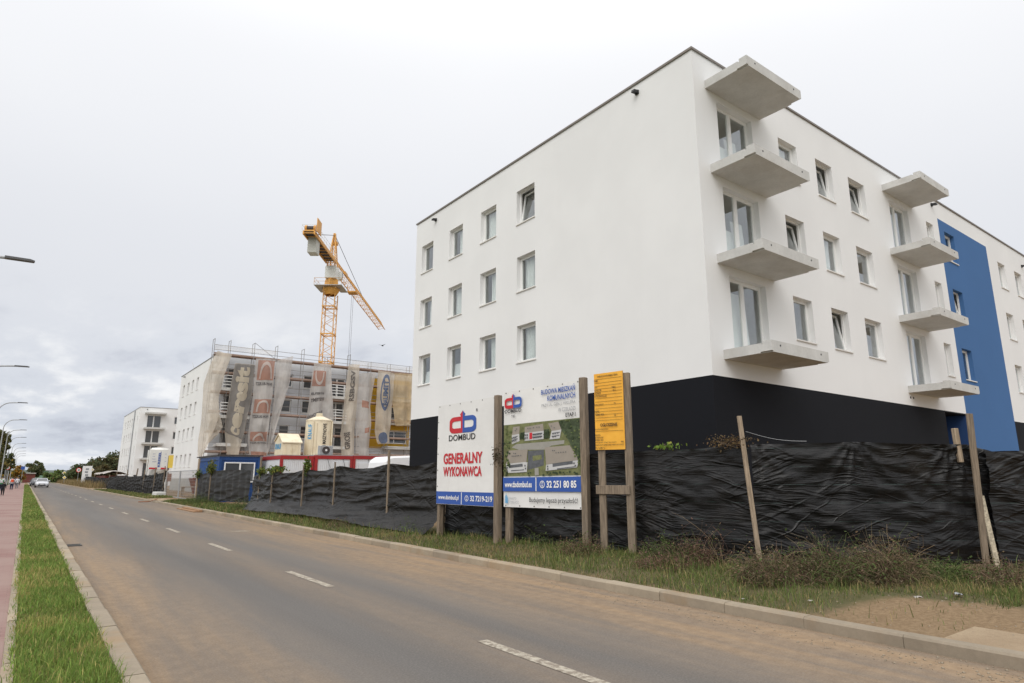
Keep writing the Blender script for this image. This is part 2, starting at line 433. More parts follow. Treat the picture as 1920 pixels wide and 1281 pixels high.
# knitted debris netting on the scaffold: part of the light passes between the threads
def net_mat(name, col, opac):
    m = bpy.data.materials.new(name); m.use_nodes = True
    nt = m.node_tree; nt.nodes.clear(); n = N(nt); uv = n.uv()
    f = n.noise(uv, 0.5, 5.0, 0.6); f2 = n.noise(uv, 2.5, 5.0, 0.6, (4, 0.35, 1))
    c = n.mix(n.smooth(f, 0.3, 0.7), tuple(x * 0.80 for x in col), tuple(min(1, x * 1.1) for x in col))
    d = n.node('ShaderNodeBsdfDiffuse'); n.put(d.inputs[0], c)
    t = n.node('ShaderNodeBsdfTranslucent'); n.put(t.inputs[0], c)
    m1 = n.node('ShaderNodeMixShader'); m1.inputs[0].default_value = 0.35
    n.l.new(d.outputs[0], m1.inputs[1]); n.l.new(t.outputs[0], m1.inputs[2])
    tr = n.node('ShaderNodeBsdfTransparent')
    mx = n.node('ShaderNodeMixShader')
    o = n.math('ADD', opac - 0.12, n.math('MULTIPLY', f2, 0.26))
    n.put(mx.inputs[0], o)
    n.l.new(tr.outputs[0], mx.inputs[1]); n.l.new(m1.outputs[0], mx.inputs[2])
    out = n.node('ShaderNodeOutputMaterial'); n.l.new(mx.outputs[0], out.inputs[0])
    MATS[name] = m
net_mat('net_beige', (0.74, 0.67, 0.57), 0.74)
net_mat('net_white', (0.74, 0.71, 0.68), 0.70)
net_mat('net_sheer', (0.78, 0.72, 0.64), 0.30)
net_mat('net_grey', (0.30, 0.29, 0.285), 0.66)
net_mat('net_tan', (0.72, 0.58, 0.38), 0.72)
net_mat('ink_orange', (0.56, 0.29, 0.21), 0.62)
net_mat('ink_white', (0.80, 0.76, 0.72), 0.70)
net_mat('ink_cream', (0.84, 0.75, 0.60), 0.72)
net_mat('ink_dark', (0.10, 0.095, 0.10), 0.66)
net_mat('ink_blue', (0.13, 0.20, 0.36), 0.68)

# ================================================================== mesh helpers
def wloc(o):
    v = Vector((0, 0, 0))
    while o is not None:
        v = v + o.location; o = o.parent
    return v
class MB:
    """collects faces; build() links them as ONE mesh object"""
    def __init__(s): s.v = []; s.f = []; s.m = []; s.cur = 0
    def quad(s, *p):
        i = len(s.v); s.v += [tuple(q) for q in p]; s.f.append(tuple(range(i, i + len(p)))); s.m.append(s.cur); return s
    def box(s, x0, x1, y0, y1, z0, z1):
        i = len(s.v)
        s.v += [(x0, y0, z0), (x1, y0, z0), (x1, y1, z0), (x0, y1, z0), (x0, y0, z1), (x1, y0, z1), (x1, y1, z1), (x0, y1, z1)]
        for q in ((3, 2, 1, 0), (4, 5, 6, 7), (0, 1, 5, 4), (1, 2, 6, 5), (2, 3, 7, 6), (3, 0, 4, 7)):
            s.f.append(tuple(i + k for k in q)); s.m.append(s.cur)
        return s
    def prism(s, poly, axis, a, b):
        """polygon in the plane normal to axis ('x','y','z'), extruded from a to b"""
        def P(q, t):
            return {'x': (t, q[0], q[1]), 'y': (q[0], t, q[1]), 'z': (q[0], q[1], t)}[axis]
        i = len(s.v); n = len(poly)
        s.v += [P(q, a) for q in poly] + [P(q, b) for q in poly]
        s.f.append(tuple(range(i + n - 1, i - 1, -1))); s.m.append(s.cur)
        s.f.append(tuple(range(i + n, i + 2 * n))); s.m.append(s.cur)
        for k in range(n):
            k2 = (k + 1) % n
            s.f.append((i + k, i + k2, i + n + k2, i + n + k)); s.m.append(s.cur)
        return s
    def tube(s, p, q, r, n=6, r2=None, cap=True):
        p = Vector(p); q = Vector(q); d = (q - p)
        if d.length < 1e-6: return s
        d.normalize(); u = d.orthogonal().normalized(); w = d.cross(u); r2 = r if r2 is None else r2
        i = len(s.v)
        for c, rr in ((p, r), (q, r2)):
            for k in range(n):
                a = 2 * math.pi * (k + .5) / n
                s.v.append(tuple(c + (u * math.cos(a) + w * math.sin(a)) * rr))
        for k in range(n):
            k2 = (k + 1) % n
            s.f.append((i + k, i + k2, i + n + k2, i + n + k)); s.m.append(s.cur)
        if cap:
            s.f.append(tuple(i + k for k in range(n - 1, -1, -1))); s.m.append(s.cur)
            s.f.append(tuple(i + n + k for k in range(n))); s.m.append(s.cur)
        return s
    def bar(s, p, q, w, h, up=(0, 0, 1)):
        """rectangular bar between two points, w across, h along up"""
        p = Vector(p); q = Vector(q); d = (q - p).normalized(); up = Vector(up)
        x = d.cross(up)
        if x.length < 1e-4: x = d.orthogonal()
        x.normalize(); y = x.cross(d).normalized()
        i = len(s.v)
        for c in (p, q):
            for a, b_ in ((-1, -1), (1, -1), (1, 1), (-1, 1)):
                s.v.append(tuple(c + x * a * w / 2 + y * b_ * h / 2))
        for f in ((3, 2, 1, 0), (4, 5, 6, 7), (0, 1, 5, 4), (1, 2, 6, 5), (2, 3, 7, 6), (3, 0, 4, 7)):
            s.f.append(tuple(i + k for k in f)); s.m.append(s.cur)
        return s
    def lathe(s, prof, c, n=20):
        i = len(s.v); k = len(prof)
        for a in range(n):
            t = 2 * math.pi * a / n
            for r, z in prof: s.v.append((c[0] + r * math.cos(t), c[1] + r * math.sin(t), c[2] + z))
        for a in range(n):
            a2 = (a + 1) % n
            for j in range(k - 1):
                s.f.append((i + a * k + j, i + a2 * k + j, i + a2 * k + j + 1, i + a * k + j + 1)); s.m.append(s.cur)
        return s
    def ring(s, x0, x1, z0, z1, t, y0, y1):
        """rectangular frame in the xz plane"""
        s.box(x0, x0 + t, y0, y1, z0, z1); s.box(x1 - t, x1, y0, y1, z0, z1)
        s.box(x0 + t, x1 - t, y0, y1, z0, z0 + t); s.box(x0 + t, x1 - t, y0, y1, z1 - t, z1)
        return s
    def mesh(s, name, mats):
        me = bpy.data.meshes.new(name)
        me.from_pydata(s.v, [], s.f)
        if isinstance(mats, str): mats = [mats]
        for m_ in mats: me.materials.append(MATS[m_])
        if len(mats) > 1: me.polygons.foreach_set('material_index', s.m)
        me.update()
        return me
    def build(s, name, mats, parent=None, world=True, bevel=0.0, smooth=False):
        if parent is not None and world:
            o_ = wloc(parent); s.v = [(a - o_.x, b_ - o_.y, c - o_.z) for a, b_, c in s.v]
        me = s.mesh(name, mats)
        if bevel or smooth:
            bm = bmesh.new(); bm.from_mesh(me)
            if bevel:
                bmesh.ops.remove_doubles(bm, verts=bm.verts, dist=1e-5)
                es = [e for e in bm.edges if len(e.link_faces) == 2 and e.calc_face_angle(0) > 0.5]
                bmesh.ops.bevel(bm, geom=es, offset=bevel, segments=1, affect='EDGES', clamp_overlap=True)
            if smooth:
                for f in bm.faces: f.smooth = True
            bm.to_mesh(me); bm.free()
        return link(name, me, parent)
def link(name, me, parent=None, loc=None, rz=0.0):
    o = bpy.data.objects.new(name, me); COL.objects.link(o)
    if parent is not None: o.parent = parent
    if loc is not None: o.location = loc
    if rz: o.rotation_euler = (0, 0, rz)
    return o
def tag(o, label=None, cat=None, group=None, kind=None):
    for k, v in (('label', label), ('category', cat), ('group', group), ('kind', kind)):
        if v: o[k] = v
    return o
def thing(name, label, cat, loc=(0, 0, 0), rz=0.0, group=None):
    o = bpy.data.objects.new(name, None); COL.objects.link(o)
    o.location = loc; o.rotation_euler = (0, 0, rz); o.empty_display_size = 0.3
    return tag(o, label, cat, group)
def copy_tree(o, parent=None):
    c = o.copy(); COL.objects.link(c)
    if parent is not None: c.parent = parent
    for ch in o.children: copy_tree(ch, c)
    return c
def np_mesh(name, verts, faces, mats, cols=None, uvs=None, smooth=False):
    """verts (n,3), faces (m,k) arrays -> mesh; cols per vertex, uvs per vertex"""
    verts = np.asarray(verts, dtype=np.float32); faces = np.asarray(faces, dtype=np.int32)
    me = bpy.data.meshes.new(name)
    nf, k = faces.shape
    me.vertices.add(len(verts)); me.vertices.foreach_set('co', verts.ravel())
    me.loops.add(nf * k); me.loops.foreach_set('vertex_index', faces.ravel())
    me.polygons.add(nf)
    me.polygons.foreach_set('loop_start', np.arange(0, nf * k, k, dtype=np.int32))
    if cols is not None:
        at = me.attributes.new('col', 'FLOAT_COLOR', 'POINT')
        c4 = np.ones((len(verts), 4), dtype=np.float32); c4[:, :3] = cols
        at.data.foreach_set('color', c4.ravel())
    if uvs is not None:
        ul = me.uv_layers.new(name='uv')
        ul.data.foreach_set('uv', np.asarray(uvs, dtype=np.float32)[faces.ravel()].ravel())
    for m_ in ([mats] if isinstance(mats, str) else mats): me.materials.append(MATS[m_])
    if smooth: me.polygons.foreach_set('use_smooth', np.ones(nf, dtype=bool))
    me.update(); me.validate()
    return me
def grid_faces(nu, nv):
    i, j = np.meshgrid(np.arange(nu - 1), np.arange(nv - 1), indexing='ij')
    a = (i * nv + j).ravel()
    return np.stack([a, a + nv, a + nv + 1, a + 1], 1)
_tab = np.random.RandomState(5).rand(256, 256)
def vnoise(x, y):
    x = np.asarray(x, float); y = np.asarray(y, float)
    xi = np.floor(x).astype(int); yi = np.floor(y).astype(int); fx = x - xi; fy = y - yi
    fx = fx * fx * (3 - 2 * fx); fy = fy * fy * (3 - 2 * fy)
    g = lambda a, b_: _tab[a % 256, b_ % 256]
    return (g(xi, yi) * (1 - fx) + g(xi + 1, yi) * fx) * (1 - fy) + (g(xi, yi + 1) * (1 - fx) + g(xi + 1, yi + 1) * fx) * fy
def fbm(x, y, o=4):
    s = 0; a = 0.5
    for k in range(o):
        s = s + a * vnoise(x * 2 ** k + 17 * k, y * 2 ** k + 31 * k); a *= 0.5
    return s - 0.47

def text_mesh(name, s, mats, size=1.0, xs=1.0, align='CENTER', bold=0.0, width=None):
    """flat printed lettering in the local xz plane, facing -y; cap height = size"""
    cu = bpy.data.curves.new('t', 'FONT'); cu.body = s; cu.align_x = align; cu.align_y = 'BOTTOM_BASELINE'
    cu.size = 1.0; cu.resolution_u = 3
    if bold: cu.offset = bold
    o = bpy.data.objects.new('t', cu); COL.objects.link(o)
    dg = bpy.context.evaluated_depsgraph_get(); dg.update()
    me = bpy.data.meshes.new_from_object(o.evaluated_get(dg))
    bpy.data.objects.remove(o, do_unlink=True); bpy.data.curves.remove(cu)
    n = len(me.vertices); co = np.zeros(n * 3, dtype=np.float32)
    if n == 0: return me
    me.vertices.foreach_get('co', co); co = co.reshape(-1, 3)
    k = size / 0.73
    if width: xs = width / max(1e-6, (co[:, 0].max() - co[:, 0].min()) * k)
    out = np.zeros_like(co); out[:, 0] = co[:, 0] * k * xs; out[:, 2] = co[:, 1] * k
    me.vertices.foreach_set('co', out.ravel())
    me.materials.clear(); me.materials.append(MATS[mats]); me.name = name; me.update()
    return me
# ================================================================== the setting
def sheet(name, x0, x1, y0, y1, z, mt, kind='structure', cuts=1):
    mb = MB().quad((x0, y0, z), (x1, y0, z), (x1, y1, z), (x0, y1, z))
    return tag(mb.build(name, mt), kind=kind)
sheet('ground', -1500, 1500, -300, 2600, -0.06, 'field')
road = MB()
for a, b_ in ((-30, 250),):
    road.quad((0.95, a, 0), (6.95, a, 0), (6.95, b_, 0), (0.95, b_, 0))
# the far stretch bends away to the left behind the brow
prev = [(0.95, 250), (6.95, 250)]
for k in range(1, 9):
    t = k / 8; ang = t * 0.9; cx_ = -60 + 64 * math.cos(ang); cy_ = 250 + 64 * math.sin(ang)
    l = (cx_ - 3 * math.cos(ang), cy_ - 3 * math.sin(ang)); r_ = (cx_ + 3 * math.cos(ang), cy_ + 3 * math.sin(ang))
    road.quad((*prev[0], 0), (*prev[1], 0), (*r_, 0), (*l, 0)); prev = [l, r_]
road = tag(road.build('road', 'asphalt'), kind='structure')
# dashed centre line: every dash is a painted piece of the road
dash_me = MB().quad((-0.06, 0, 0), (0.06, 0, 0), (0.06, 2.0, 0), (-0.06, 2.0, 0)).mesh('lane_dash', 'road_paint')
for k in range(28):
    link('lane_dash', dash_me, road, (3.87, 3.66 + 6.0 * k, 0.004))
MB().quad((5.15, 21.3, 0.004), (5.35, 20.95, 0.004), (5.75, 20.9, 0.004), (5.6, 21.15, 0.004)).build('paint_remnant', 'road_paint', road)
# drain grate in the left gutter
gr = thing('drain_grate', 'dark iron drain grate set in the gutter beside the grass strip', 'drain', (1.12, 19.1, 0.0))
MB().ring(0.97, 1.29, 0, 0.0, 0.0, 0, 0)
MB().box(0.97, 1.30, 18.86, 18.89, 0.002, 0.016).box(0.97, 1.30, 19.32, 19.35, 0.002, 0.016).box(0.97, 1.0, 18.89, 19.32, 0.002, 0.016).box(1.27, 1.30, 18.89, 19.32, 0.002, 0.016).build('frame', 'iron', gr)
MB().quad((1.0, 18.89, 0.004), (1.27, 18.89, 0.004), (1.27, 19.32, 0.004), (1.0, 19.32, 0.004)).build('pit', 'black_plastic', gr)
for k in range(7):
    MB().box(1.0, 1.27, 18.92 + k * 0.057, 18.95 + k * 0.057, 0.006, 0.014).build('bar', 'iron', gr)

# kerbs: single stones nearby, one joined run further off
def kerb(name, x0, x1, y0, y1, ynear, z, chamfer_left):
    far = MB().box(x0, x1, ynear, y1, -0.05, z)
    k = tag(far.build(name, 'kerb_concrete'), kind='structure')
    w = x1 - x0
    variants = []
    for v in range(5):
        c = 0.02
        if chamfer_left: poly = [(0, -0.05), (w, -0.05), (w, z), (c, z), (0, z - c)]
        else: poly = [(0, -0.05), (w, -0.05), (w, z - c), (w - c, z), (0, z)]
        variants.append(MB().prism([(p, q) for p, q in poly], 'y', 0.002, 0.996).mesh('kerb_stone', 'kerb_concrete'))
    y = y0
    while y < ynear - 0.5:
        o = link('kerb_stone', variants[rnd.randrange(5)], k, (x0 + rnd.uniform(-0.005, 0.005), y, rnd.uniform(-0.008, 0.004)))
        o.rotation_euler = (rnd.uniform(-0.004, 0.004), rnd.uniform(-0.012, 0.012), rnd.uniform(-0.003, 0.003))
        y += 1.0
    return k
kerb('road_kerb', 6.95, 7.11, -3.0, 235.0, 61.0, 0.125, True)
kerb('road_kerb', 0.77, 0.95, 3.0, 235.0, 55.0, 0.12, False)
kerb('path_edging', 0.04, 0.12, 3.0, 235.0, 45.0, 0.11, True)
# left: paved foot- and cycle-path, grass strip, land beyond
sheet('footpath', -2.55, 0.04, -5, 235, 0.085, 'red_paving')
def relief_sheet(name, x0, x1, y0, y1, nx, ny, zf, mt):
    X, Y = np.meshgrid(np.linspace(x0, x1, nx), np.linspace(y0, y1, ny), indexing='ij')
    Z = zf(X, Y)
    me = np_mesh(name, np.stack([X.ravel(), Y.ravel(), Z.ravel()], 1), grid_faces(nx, ny), mt, smooth=True)
    return tag(link(name, me), kind='structure')
relief_sheet('grass_strip', 0.12, 0.77, 2.5, 62, 12, 240, lambda X, Y: 0.085 + 0.05 * fbm(X * 3, Y * 1.5) + 0.02 * np.sin((X - 0.12) / 0.65 * math.pi), 'verge_soil')
sheet('grass_strip_far', 0.12, 0.77, 62, 235, 0.085, 'verge_soil')
sheet('left_field', -90, -2.55, -5, 235, 0.06, 'field')
# right: verge rising gently to the fence, building site behind
def zverge(X, Y):
    up = np.clip((X - 7.11) / 1.6, 0, 1); up = up * up * (3 - 2 * up)
    und = 0.09 * fbm(X * 1.3, Y * 1.3) + 0.05 * fbm(X * 5, Y * 5)
    e = np.clip((3.3 - Y) / 0.5, 0, 1) * np.clip((8.5 - X) / 0.5, 0, 1)      # runs level into the pavement end
    return (0.10 + up * 0.06 + und * np.clip((X - 7.11) / 0.3, 0, 1)) * (1 - e) + 0.114 * e
relief_sheet('right_verge', 7.11, 15.5, 2.72, 62, 110, 380, zverge, 'verge_soil')
sheet('site_ground', 15.5, 130, -40, 62, 0.10, 'soil')
sheet('site_ground_far', 7.11, 130, 62, 235, 0.09, 'verge_soil')
relief_sheet('verge_near', 7.92, 15.5, -6, 2.72, 60, 60, zverge, 'verge_soil')
sheet('side_pavement', 7.11, 7.92, -6, 2.72, 0.118, 'sand_pavement')
# driveway aprons crossing the verge
sheet('site_driveway', 7.0, 14.0, 47.0, 52.5, 0.142, 'sand_pavement')
sheet('side_lane', 6.96, 40.0, 99.0, 106.0, 0.14, 'sand_pavement')
# far rise with a tree line
hm = MB()
xs_ = np.linspace(-900, 900, 80)
for i in range(79):
    z0 = 5 + 12 * float(fbm(xs_[i] * 0.006, 3.3) + 0.5); z1 = 5 + 12 * float(fbm(xs_[i + 1] * 0.006, 3.3) + 0.5)
    hm.quad((xs_[i], 900, -1), (xs_[i + 1], 900, -1), (xs_[i + 1], 1250, z1), (xs_[i], 1250, z0))
    hm.quad((xs_[i], 1250, z0), (xs_[i + 1], 1250, z1), (xs_[i + 1], 1700, -1), (xs_[i], 1700, -1))
mat('far_hill', (0.085, 0.105, 0.085), 0.95, 0.3, 0.02)
tag(hm.build('hills', 'far_hill'), kind='structure')

# ================================================================== apartment buildings
DEPTH = 0.25
def facade(parent, loc, rz, regions, openings, depth=DEPTH):
    """regions: (name, material, x0, x1, z0, z1); openings: dict x0 x1 z0 z1. Local frame: x right, y inwards."""
    for (nm, mt, X0, X1, Z0, Z1) in regions:
        ops = [o for o in openings if o['x0'] >= X0 - 1e-6 and o['x1'] <= X1 + 1e-6 and o['z0'] >= Z0 - 1e-6 and o['z1'] <= Z1 + 1e-6]
        xs = sorted({X0, X1, *[o['x0'] for o in ops], *[o['x1'] for o in ops]})
        zs = sorted({Z0, Z1, *[o['z0'] for o in ops], *[o['z1'] for o in ops]})
        mb = MB()
        for i in range(len(xs) - 1):
            for j in range(len(zs) - 1):
                cx_, cz_ = (xs[i] + xs[i + 1]) / 2, (zs[j] + zs[j + 1]) / 2
                if any(o['x0'] < cx_ < o['x1'] and o['z0'] < cz_ < o['z1'] for o in ops): continue
                mb.quad((xs[i], 0, zs[j]), (xs[i + 1], 0, zs[j]), (xs[i + 1], 0, zs[j + 1]), (xs[i], 0, zs[j + 1]))
        for o in ops:
            a, b_, c, d = o['x0'], o['x1'], o['z0'], o['z1']; D = o.get('depth', depth)
            mb.quad((a, 0, c), (a, 0, d), (a, D, d), (a, D, c)); mb.quad((b_, 0, d), (b_, 0, c), (b_, D, c), (b_, D, d))
            mb.quad((a, 0, d), (b_, 0, d), (b_, D, d), (a, D, d)); mb.quad((b_, 0, c), (a, 0, c), (a, D, c), (b_, D, c))
        link(nm, mb.mesh(nm, mt), parent, loc, rz)
CACHE = {}
def cached(key, fn):
    if key not in CACHE: CACHE[key] = fn()
    return CACHE[key]
def room_mesh(w, h, floor_drop, D):
    def f():
        mb = MB(); a, b_, c, d, y0, y1 = -0.58, w + 0.58, -floor_drop, h + 0.28, D + 0.02, 2.3
        mb.quad((a, y1, c), (b_, y1, c), (b_, y1, d), (a, y1, d)); mb.quad((a, y0, c), (a, y1, c), (a, y1, d), (a, y0, d))
        mb.quad((b_, y1, c), (b_, y0, c), (b_, y0, d), (b_, y1, d)); mb.quad((a, y0, d), (a, y1, d), (b_, y1, d), (b_, y0, d))
        mb.cur = 1; mb.quad((a, y0, c), (b_, y0, c), (b_, y1, c), (a, y1, c))
        return mb.mesh('room', ['room_plaster', 'room_floor'])
    return cached(('room', w, h, floor_drop), f)
def film_mesh(w, h, seed, mt):
    def f():
        nu, nv = 40, 6; r = np.random.RandomState(seed)
        s, t = np.meshgrid(np.linspace(0, 1, nu), np.linspace(0, 1, nv), indexing='ij')
        x = s * w; z = t * h; y = 0.05 * np.sin(s * 21 + 3 * fbm(s * 5 + seed, t * 1.2)) * (0.5 + 0.5 * s)
        return np_mesh('curtain', np.stack([x.ravel(), y.ravel(), z.ravel()], 1), grid_faces(nu, nv), mt, smooth=True)
    return cached(('film', w, h, seed, mt), f)
def add_window(parent, loc, rz, o, fine=True, pane='pane_glass', depth=DEPTH):
    """a window is its frame; sash, pane, sill and what hangs behind the pane are its pieces"""
    w = round(o['x1'] - o['x0'], 3); h = round(o['z1'] - o['z0'], 3); D = o.get('depth', depth)
    kind = o.get('kind', 'fixed'); door = kind == 'door'
    y0, y1 = D - 0.07, D + 0.0
    def fm():
        mb = MB().ring(0, w, 0, h, 0.05, y0, y1)
        if door: mb.box(w * 0.46 - 0.05, w * 0.46 + 0.05, y0 - 0.01, y1, 0.05, h - 0.05)
        elif o.get('mullion'): mb.box(w / 2 - 0.04, w / 2 + 0.04, y0, y1, 0.05, h - 0.05)
        return mb.mesh('window', 'white_frame')
    c, s = math.cos(rz), math.sin(rz)
    base = (loc[0] + o['x0'] * c, loc[1] + o['x0'] * s, loc[2] + o['z0'])
    win = link('balcony_door' if door else 'window', cached(('frame', w, h, door, o.get('mullion'), D), fm), parent, base, rz)
    def pm(x0, x1, t):
        return cached(('pane', round(x1 - x0, 3), h, t, pane), lambda: MB().box(t, (x1 - x0) - t, 0, 0.008, t, h - 0.10 - t).mesh('pane', pane))
    def sm(x0, x1, t):
        return cached(('sash', round(x1 - x0, 3), h, t), lambda: MB().ring(0, x1 - x0, 0, h - 0.10, t, -0.025, 0.035).mesh('sash', 'white_frame'))
    leaves = [(0.05, w * 0.46 - 0.05), (w * 0.46 + 0.05, w - 0.05)] if door else [(0.05, w - 0.05)]
    for k, (a, b_) in enumerate(leaves):
        t = 0.032 if (door and k == 0) else 0.055
        sa = link('sash', sm(a, b_, t), win, (a, y0 - 0.002 + 0.03, 0.05))
        pa = link('pane', pm(a, b_, t - 0.004), sa, (0, 0.005, 0))
        if kind == 'tilt': sa.rotation_euler = (R(-8.5), 0, 0)
    if not door:
        link('sill', cached(('sill', w, D), lambda: MB().box(-0.03, w + 0.03, -0.045, 0.0, -0.03, 0.012).box(0.002, w - 0.002, 0.0, D - 0.06, 0.003, 0.012).mesh('sill', 'sill_metal')), win)
    else:
        link('threshold', cached(('thr', w, D), lambda: MB().box(0.002, w - 0.002, 0.01, D - 0.07, 0.002, 0.03).mesh('threshold', 'concrete')), win)
    if fine:
        link('room_interior', room_mesh(w, h, 0.02 if door else 0.85, D), win)
        x = o.get('inside')
        if x == 'film':
            link('curtain', film_mesh(w * 0.75, h * 0.95, int(o['z0'] * 7) % 5, 'film'), win, (w * 0.25, D + 0.16, 0.03))
        elif x == 'film_left':
            link('curtain', film_mesh(w * 0.55, h * 0.95, int(o['z0'] * 7) % 5 + 7, 'film'), win, (0.04, D + 0.16, 0.03))
        elif x == 'boards':
            for q, (bx, bw, bh, ry) in enumerate(((0.03, 0.82, 1.12, 0.02), (0.92, 0.62, 1.5, -0.04))):
                p = link('plasterboard', cached(('pb', q), lambda: MB().box(0, bw, 0, 0.0125, 0, bh).mesh('plasterboard', 'board_white')), win, (bx, D + 0.05 + 0.03 * q, 0.0))
                p.rotation_euler = (R(-3), ry, 0)
        elif x == 'boards2':
            p = link('plasterboard', cached(('pb', 7), lambda: MB().box(0, 1.25, 0, 0.0125, 0, 1.95).mesh('plasterboard', 'board_white')), win, (0.05, D + 0.06, 0.0))
            p.rotation_euler = (R(-3), 0.0, 0)
        elif x == 'board_low':
            p = link('plasterboard', cached(('pb', 9), lambda: MB().box(0, 0.55, 0, 0.0125, 0, 0.7).mesh('plasterboard', 'board_white')), win, (0.08, D + 0.08, 0.02))
            p.rotation_euler = (R(-6), 0, 0)
    return win
slab_prof = [(0.03, 0), (-1.12, 0), (-1.12, 0.035), (-1.45, 0.035), (-1.45, 0.315), (-1.20, 0.315), (-1.20, 0.225), (-1.15, 0.225), (-1.15, 0.265), (0.03, 0.265)]
def balcony(parent, x0, x1, y, z, jitter=0.0):
    me = cached(('slab', round(x1 - x0, 2)), lambda: _slab(x1 - x0))
    s = link('balcony_slab', me, parent, (x0, y, z))
    hole = cached('hole', lambda: MB().tube((0, 0.004, 0), (0, -0.006, 0), 0.026, 10).mesh('drain_hole', 'black_plastic'))
    for fx in (0.42, (x1 - x0) - 0.42): link('drain_hole', hole, s, (fx, -1.452, 0.20))
    return s
def _slab(w):
    flat = [(0.03, 0), (-1.45, 0), (-1.45, 0.315)] + slab_prof[5:]
    mb = MB().prism(flat, 'x', 0.07, w - 0.07).prism(slab_prof, 'x', 0, 0.07).prism(slab_prof, 'x', w - 0.07, w)
    me = mb.mesh('balcony_slab', 'concrete')
    bm = bmesh.new(); bm.from_mesh(me); bmesh.ops.recalc_face_normals(bm, faces=bm.faces); bm.to_mesh(me); bm.free()
    return me
def spout(parent, loc, rz):
    me = cached('spout', lambda: MB().box(-0.07, 0.07, -0.05, 0.0, -0.07, 0.07).prism([(-0.05, 0.06), (-0.22, 0.03), (-0.25, -0.06), (-0.18, -0.06), (-0.05, -0.04)], 'x', -0.06, 0.06).mesh('roof_spout', 'black_plastic'))
    link('roof_spout', me, parent, loc, rz)
def shell(parent, L, W, top, mt, name='rear_wall'):
    """closed rear and right walls and the flat roof behind the parapet"""
    mb = MB().quad((L, 0, 0), (L, W, 0), (L, W, top), (L, 0, top)).quad((L, W, 0), (0, W, 0), (0, W, top), (L, W, top))
    mb.build(name, mt, parent, world=False)
    MB().quad((0.3, 0.3, top - 0.35), (L - 0.3, 0.3, top - 0.35), (L - 0.3, W - 0.3, top - 0.35), (0.3, W - 0.3, top - 0.35)).build('flat_roof', 'plinth_grey', parent, world=False)
    c = MB()
    c.box(-0.045, 0.34, -0.045, W + 0.045, top + 0.002, top + 0.035).box(0.34, L, -0.045, 0.34, top + 0.002, top + 0.035)
    c.box(0.34, L, W - 0.34, W + 0.045, top + 0.002, top + 0.035)
    c.box(-0.045, -0.03, -0.045, W + 0.045, top - 0.04, top + 0.002).box(-0.03, L, -0.045, -0.03, top - 0.04, top + 0.002)
    c.build('parapet_coping', 'coping_metal', parent, world=False)
ROWS = [(5.89, 7.34), (8.70, 10.14), (11.52, 12.96)]
SLABZ = [4.81, 7.62, 10.43, 13.22]
def O(x0, x1, z0, z1, **k): return dict(x0=x0, x1=x1, z0=z0, z1=z1, **k)

# ---- near building ------------------------------------------------
bx0, by0 = 14.56, 10.35
A = thing('apartment_building', 'finished white four-storey block with black base, blue strip and bare concrete balconies', 'building', (bx0, by0, 0))
TOP = 14.36
fo = []
for i, (z0, z1) in enumerate(ROWS):
    dz0 = SLABZ[i] + 0.265
    fo += [O(15.66 - bx0, 17.52 - bx0, dz0, z1 + 0.01, kind='door', inside=('boards2', 'boards', 'boards')[i]),
           O(19.08 - bx0, 20.25 - bx0, z0, z1, kind=('fixed', 'tilt', 'fixed')[i], inside=('film_left', None, 'film')[i]),
           O(21.52 - bx0, 22.70 - bx0, z0, z1, kind=('tilt', 'fixed', 'tilt')[i], inside=(None, 'film', None)[i]),
           O(23.95 - bx0, 25.27 - bx0, z0, z1, kind=('fixed', 'fixed', 'tilt')[i], inside=('board_low', 'board_low', None)[i]),
           O(27.44 - bx0, 29.26 - bx0, dz0, z1, kind='door', inside=(None, 'film_left', 'film_left')[i]),
           O(31.17 - bx0, 31.95 - bx0, z0, z1, inside='film'),
           O(33.22 - bx0, 34.40 - bx0, z0, z1, kind=('fixed', 'tilt', 'fixed')[i], inside='film_left'),
           O(40.37 - bx0, 41.50 - bx0, z0, z1, inside='film'),
           O(43.02 - bx0, 44.25 - bx0, z0, z1)]
PL = 4.32
entry = O(30.25 - bx0, 32.58 - bx0, 0.3, 4.27, depth=1.6)
xr = 52.0 - bx0; bl, br = 32.60 - bx0, 38.88 - bx0
facade(A, (0, 0, 0), 0, [('front_wall', 'white_plaster', 0, bl, PL, TOP), ('front_wall', 'white_plaster', bl, br, 13.46, TOP),
                         ('front_wall', 'white_plaster', br, xr, PL, TOP), ('blue_strip', 'blue_plaster', bl, br, 0, 13.46),
                         ('base_wall', 'black_plaster', 0, bl, 0, PL), ('base_wall', 'black_plaster', br, xr, 0, PL)], fo + [entry])
MB().quad((entry['x0'], 1.6, 0.1), (entry['x1'], 1.6, 0.1), (entry['x1'], 1.6, 4.4), (entry['x0'], 1.6, 4.4)).build('entrance_wall', 'dark_blue_plaster', A, world=False)
MB().quad((entry['x1'] - 0.004, 0.004, 0.1), (entry['x1'] - 0.004, 1.6, 0.1), (entry['x1'] - 0.004, 1.6, 4.265), (entry['x1'] - 0.004, 0.004, 4.265)).build('entrance_wall', 'dark_blue_plaster', A, world=False)
for o in fo: add_window(A, (0, 0, 0), 0, o)
go = []
gys = [(17.95, 19.10), (20.53, 21.69), (23.16, 24.31), (25.84, 26.97)]
ins = {(0, 0): 'film_left', (0, 1): 'film_left', (1, 0): 'film', (1, 1): 'film', (1, 2): 'film_left', (3, 1): 'film', (2, 0): 'board_low', (2, 1): 'film_left', (2, 2): 'film', (3, 0): 'board_low'}
for i, (z0, z1) in enumerate(ROWS):
    for j, (a, b_) in enumerate(gys):
        go.append(O(-(b_ - by0), -(a - by0), z0, z1, kind='tilt' if (i, j) == (2, 0) else 'fixed', inside=ins.get((j, i))))
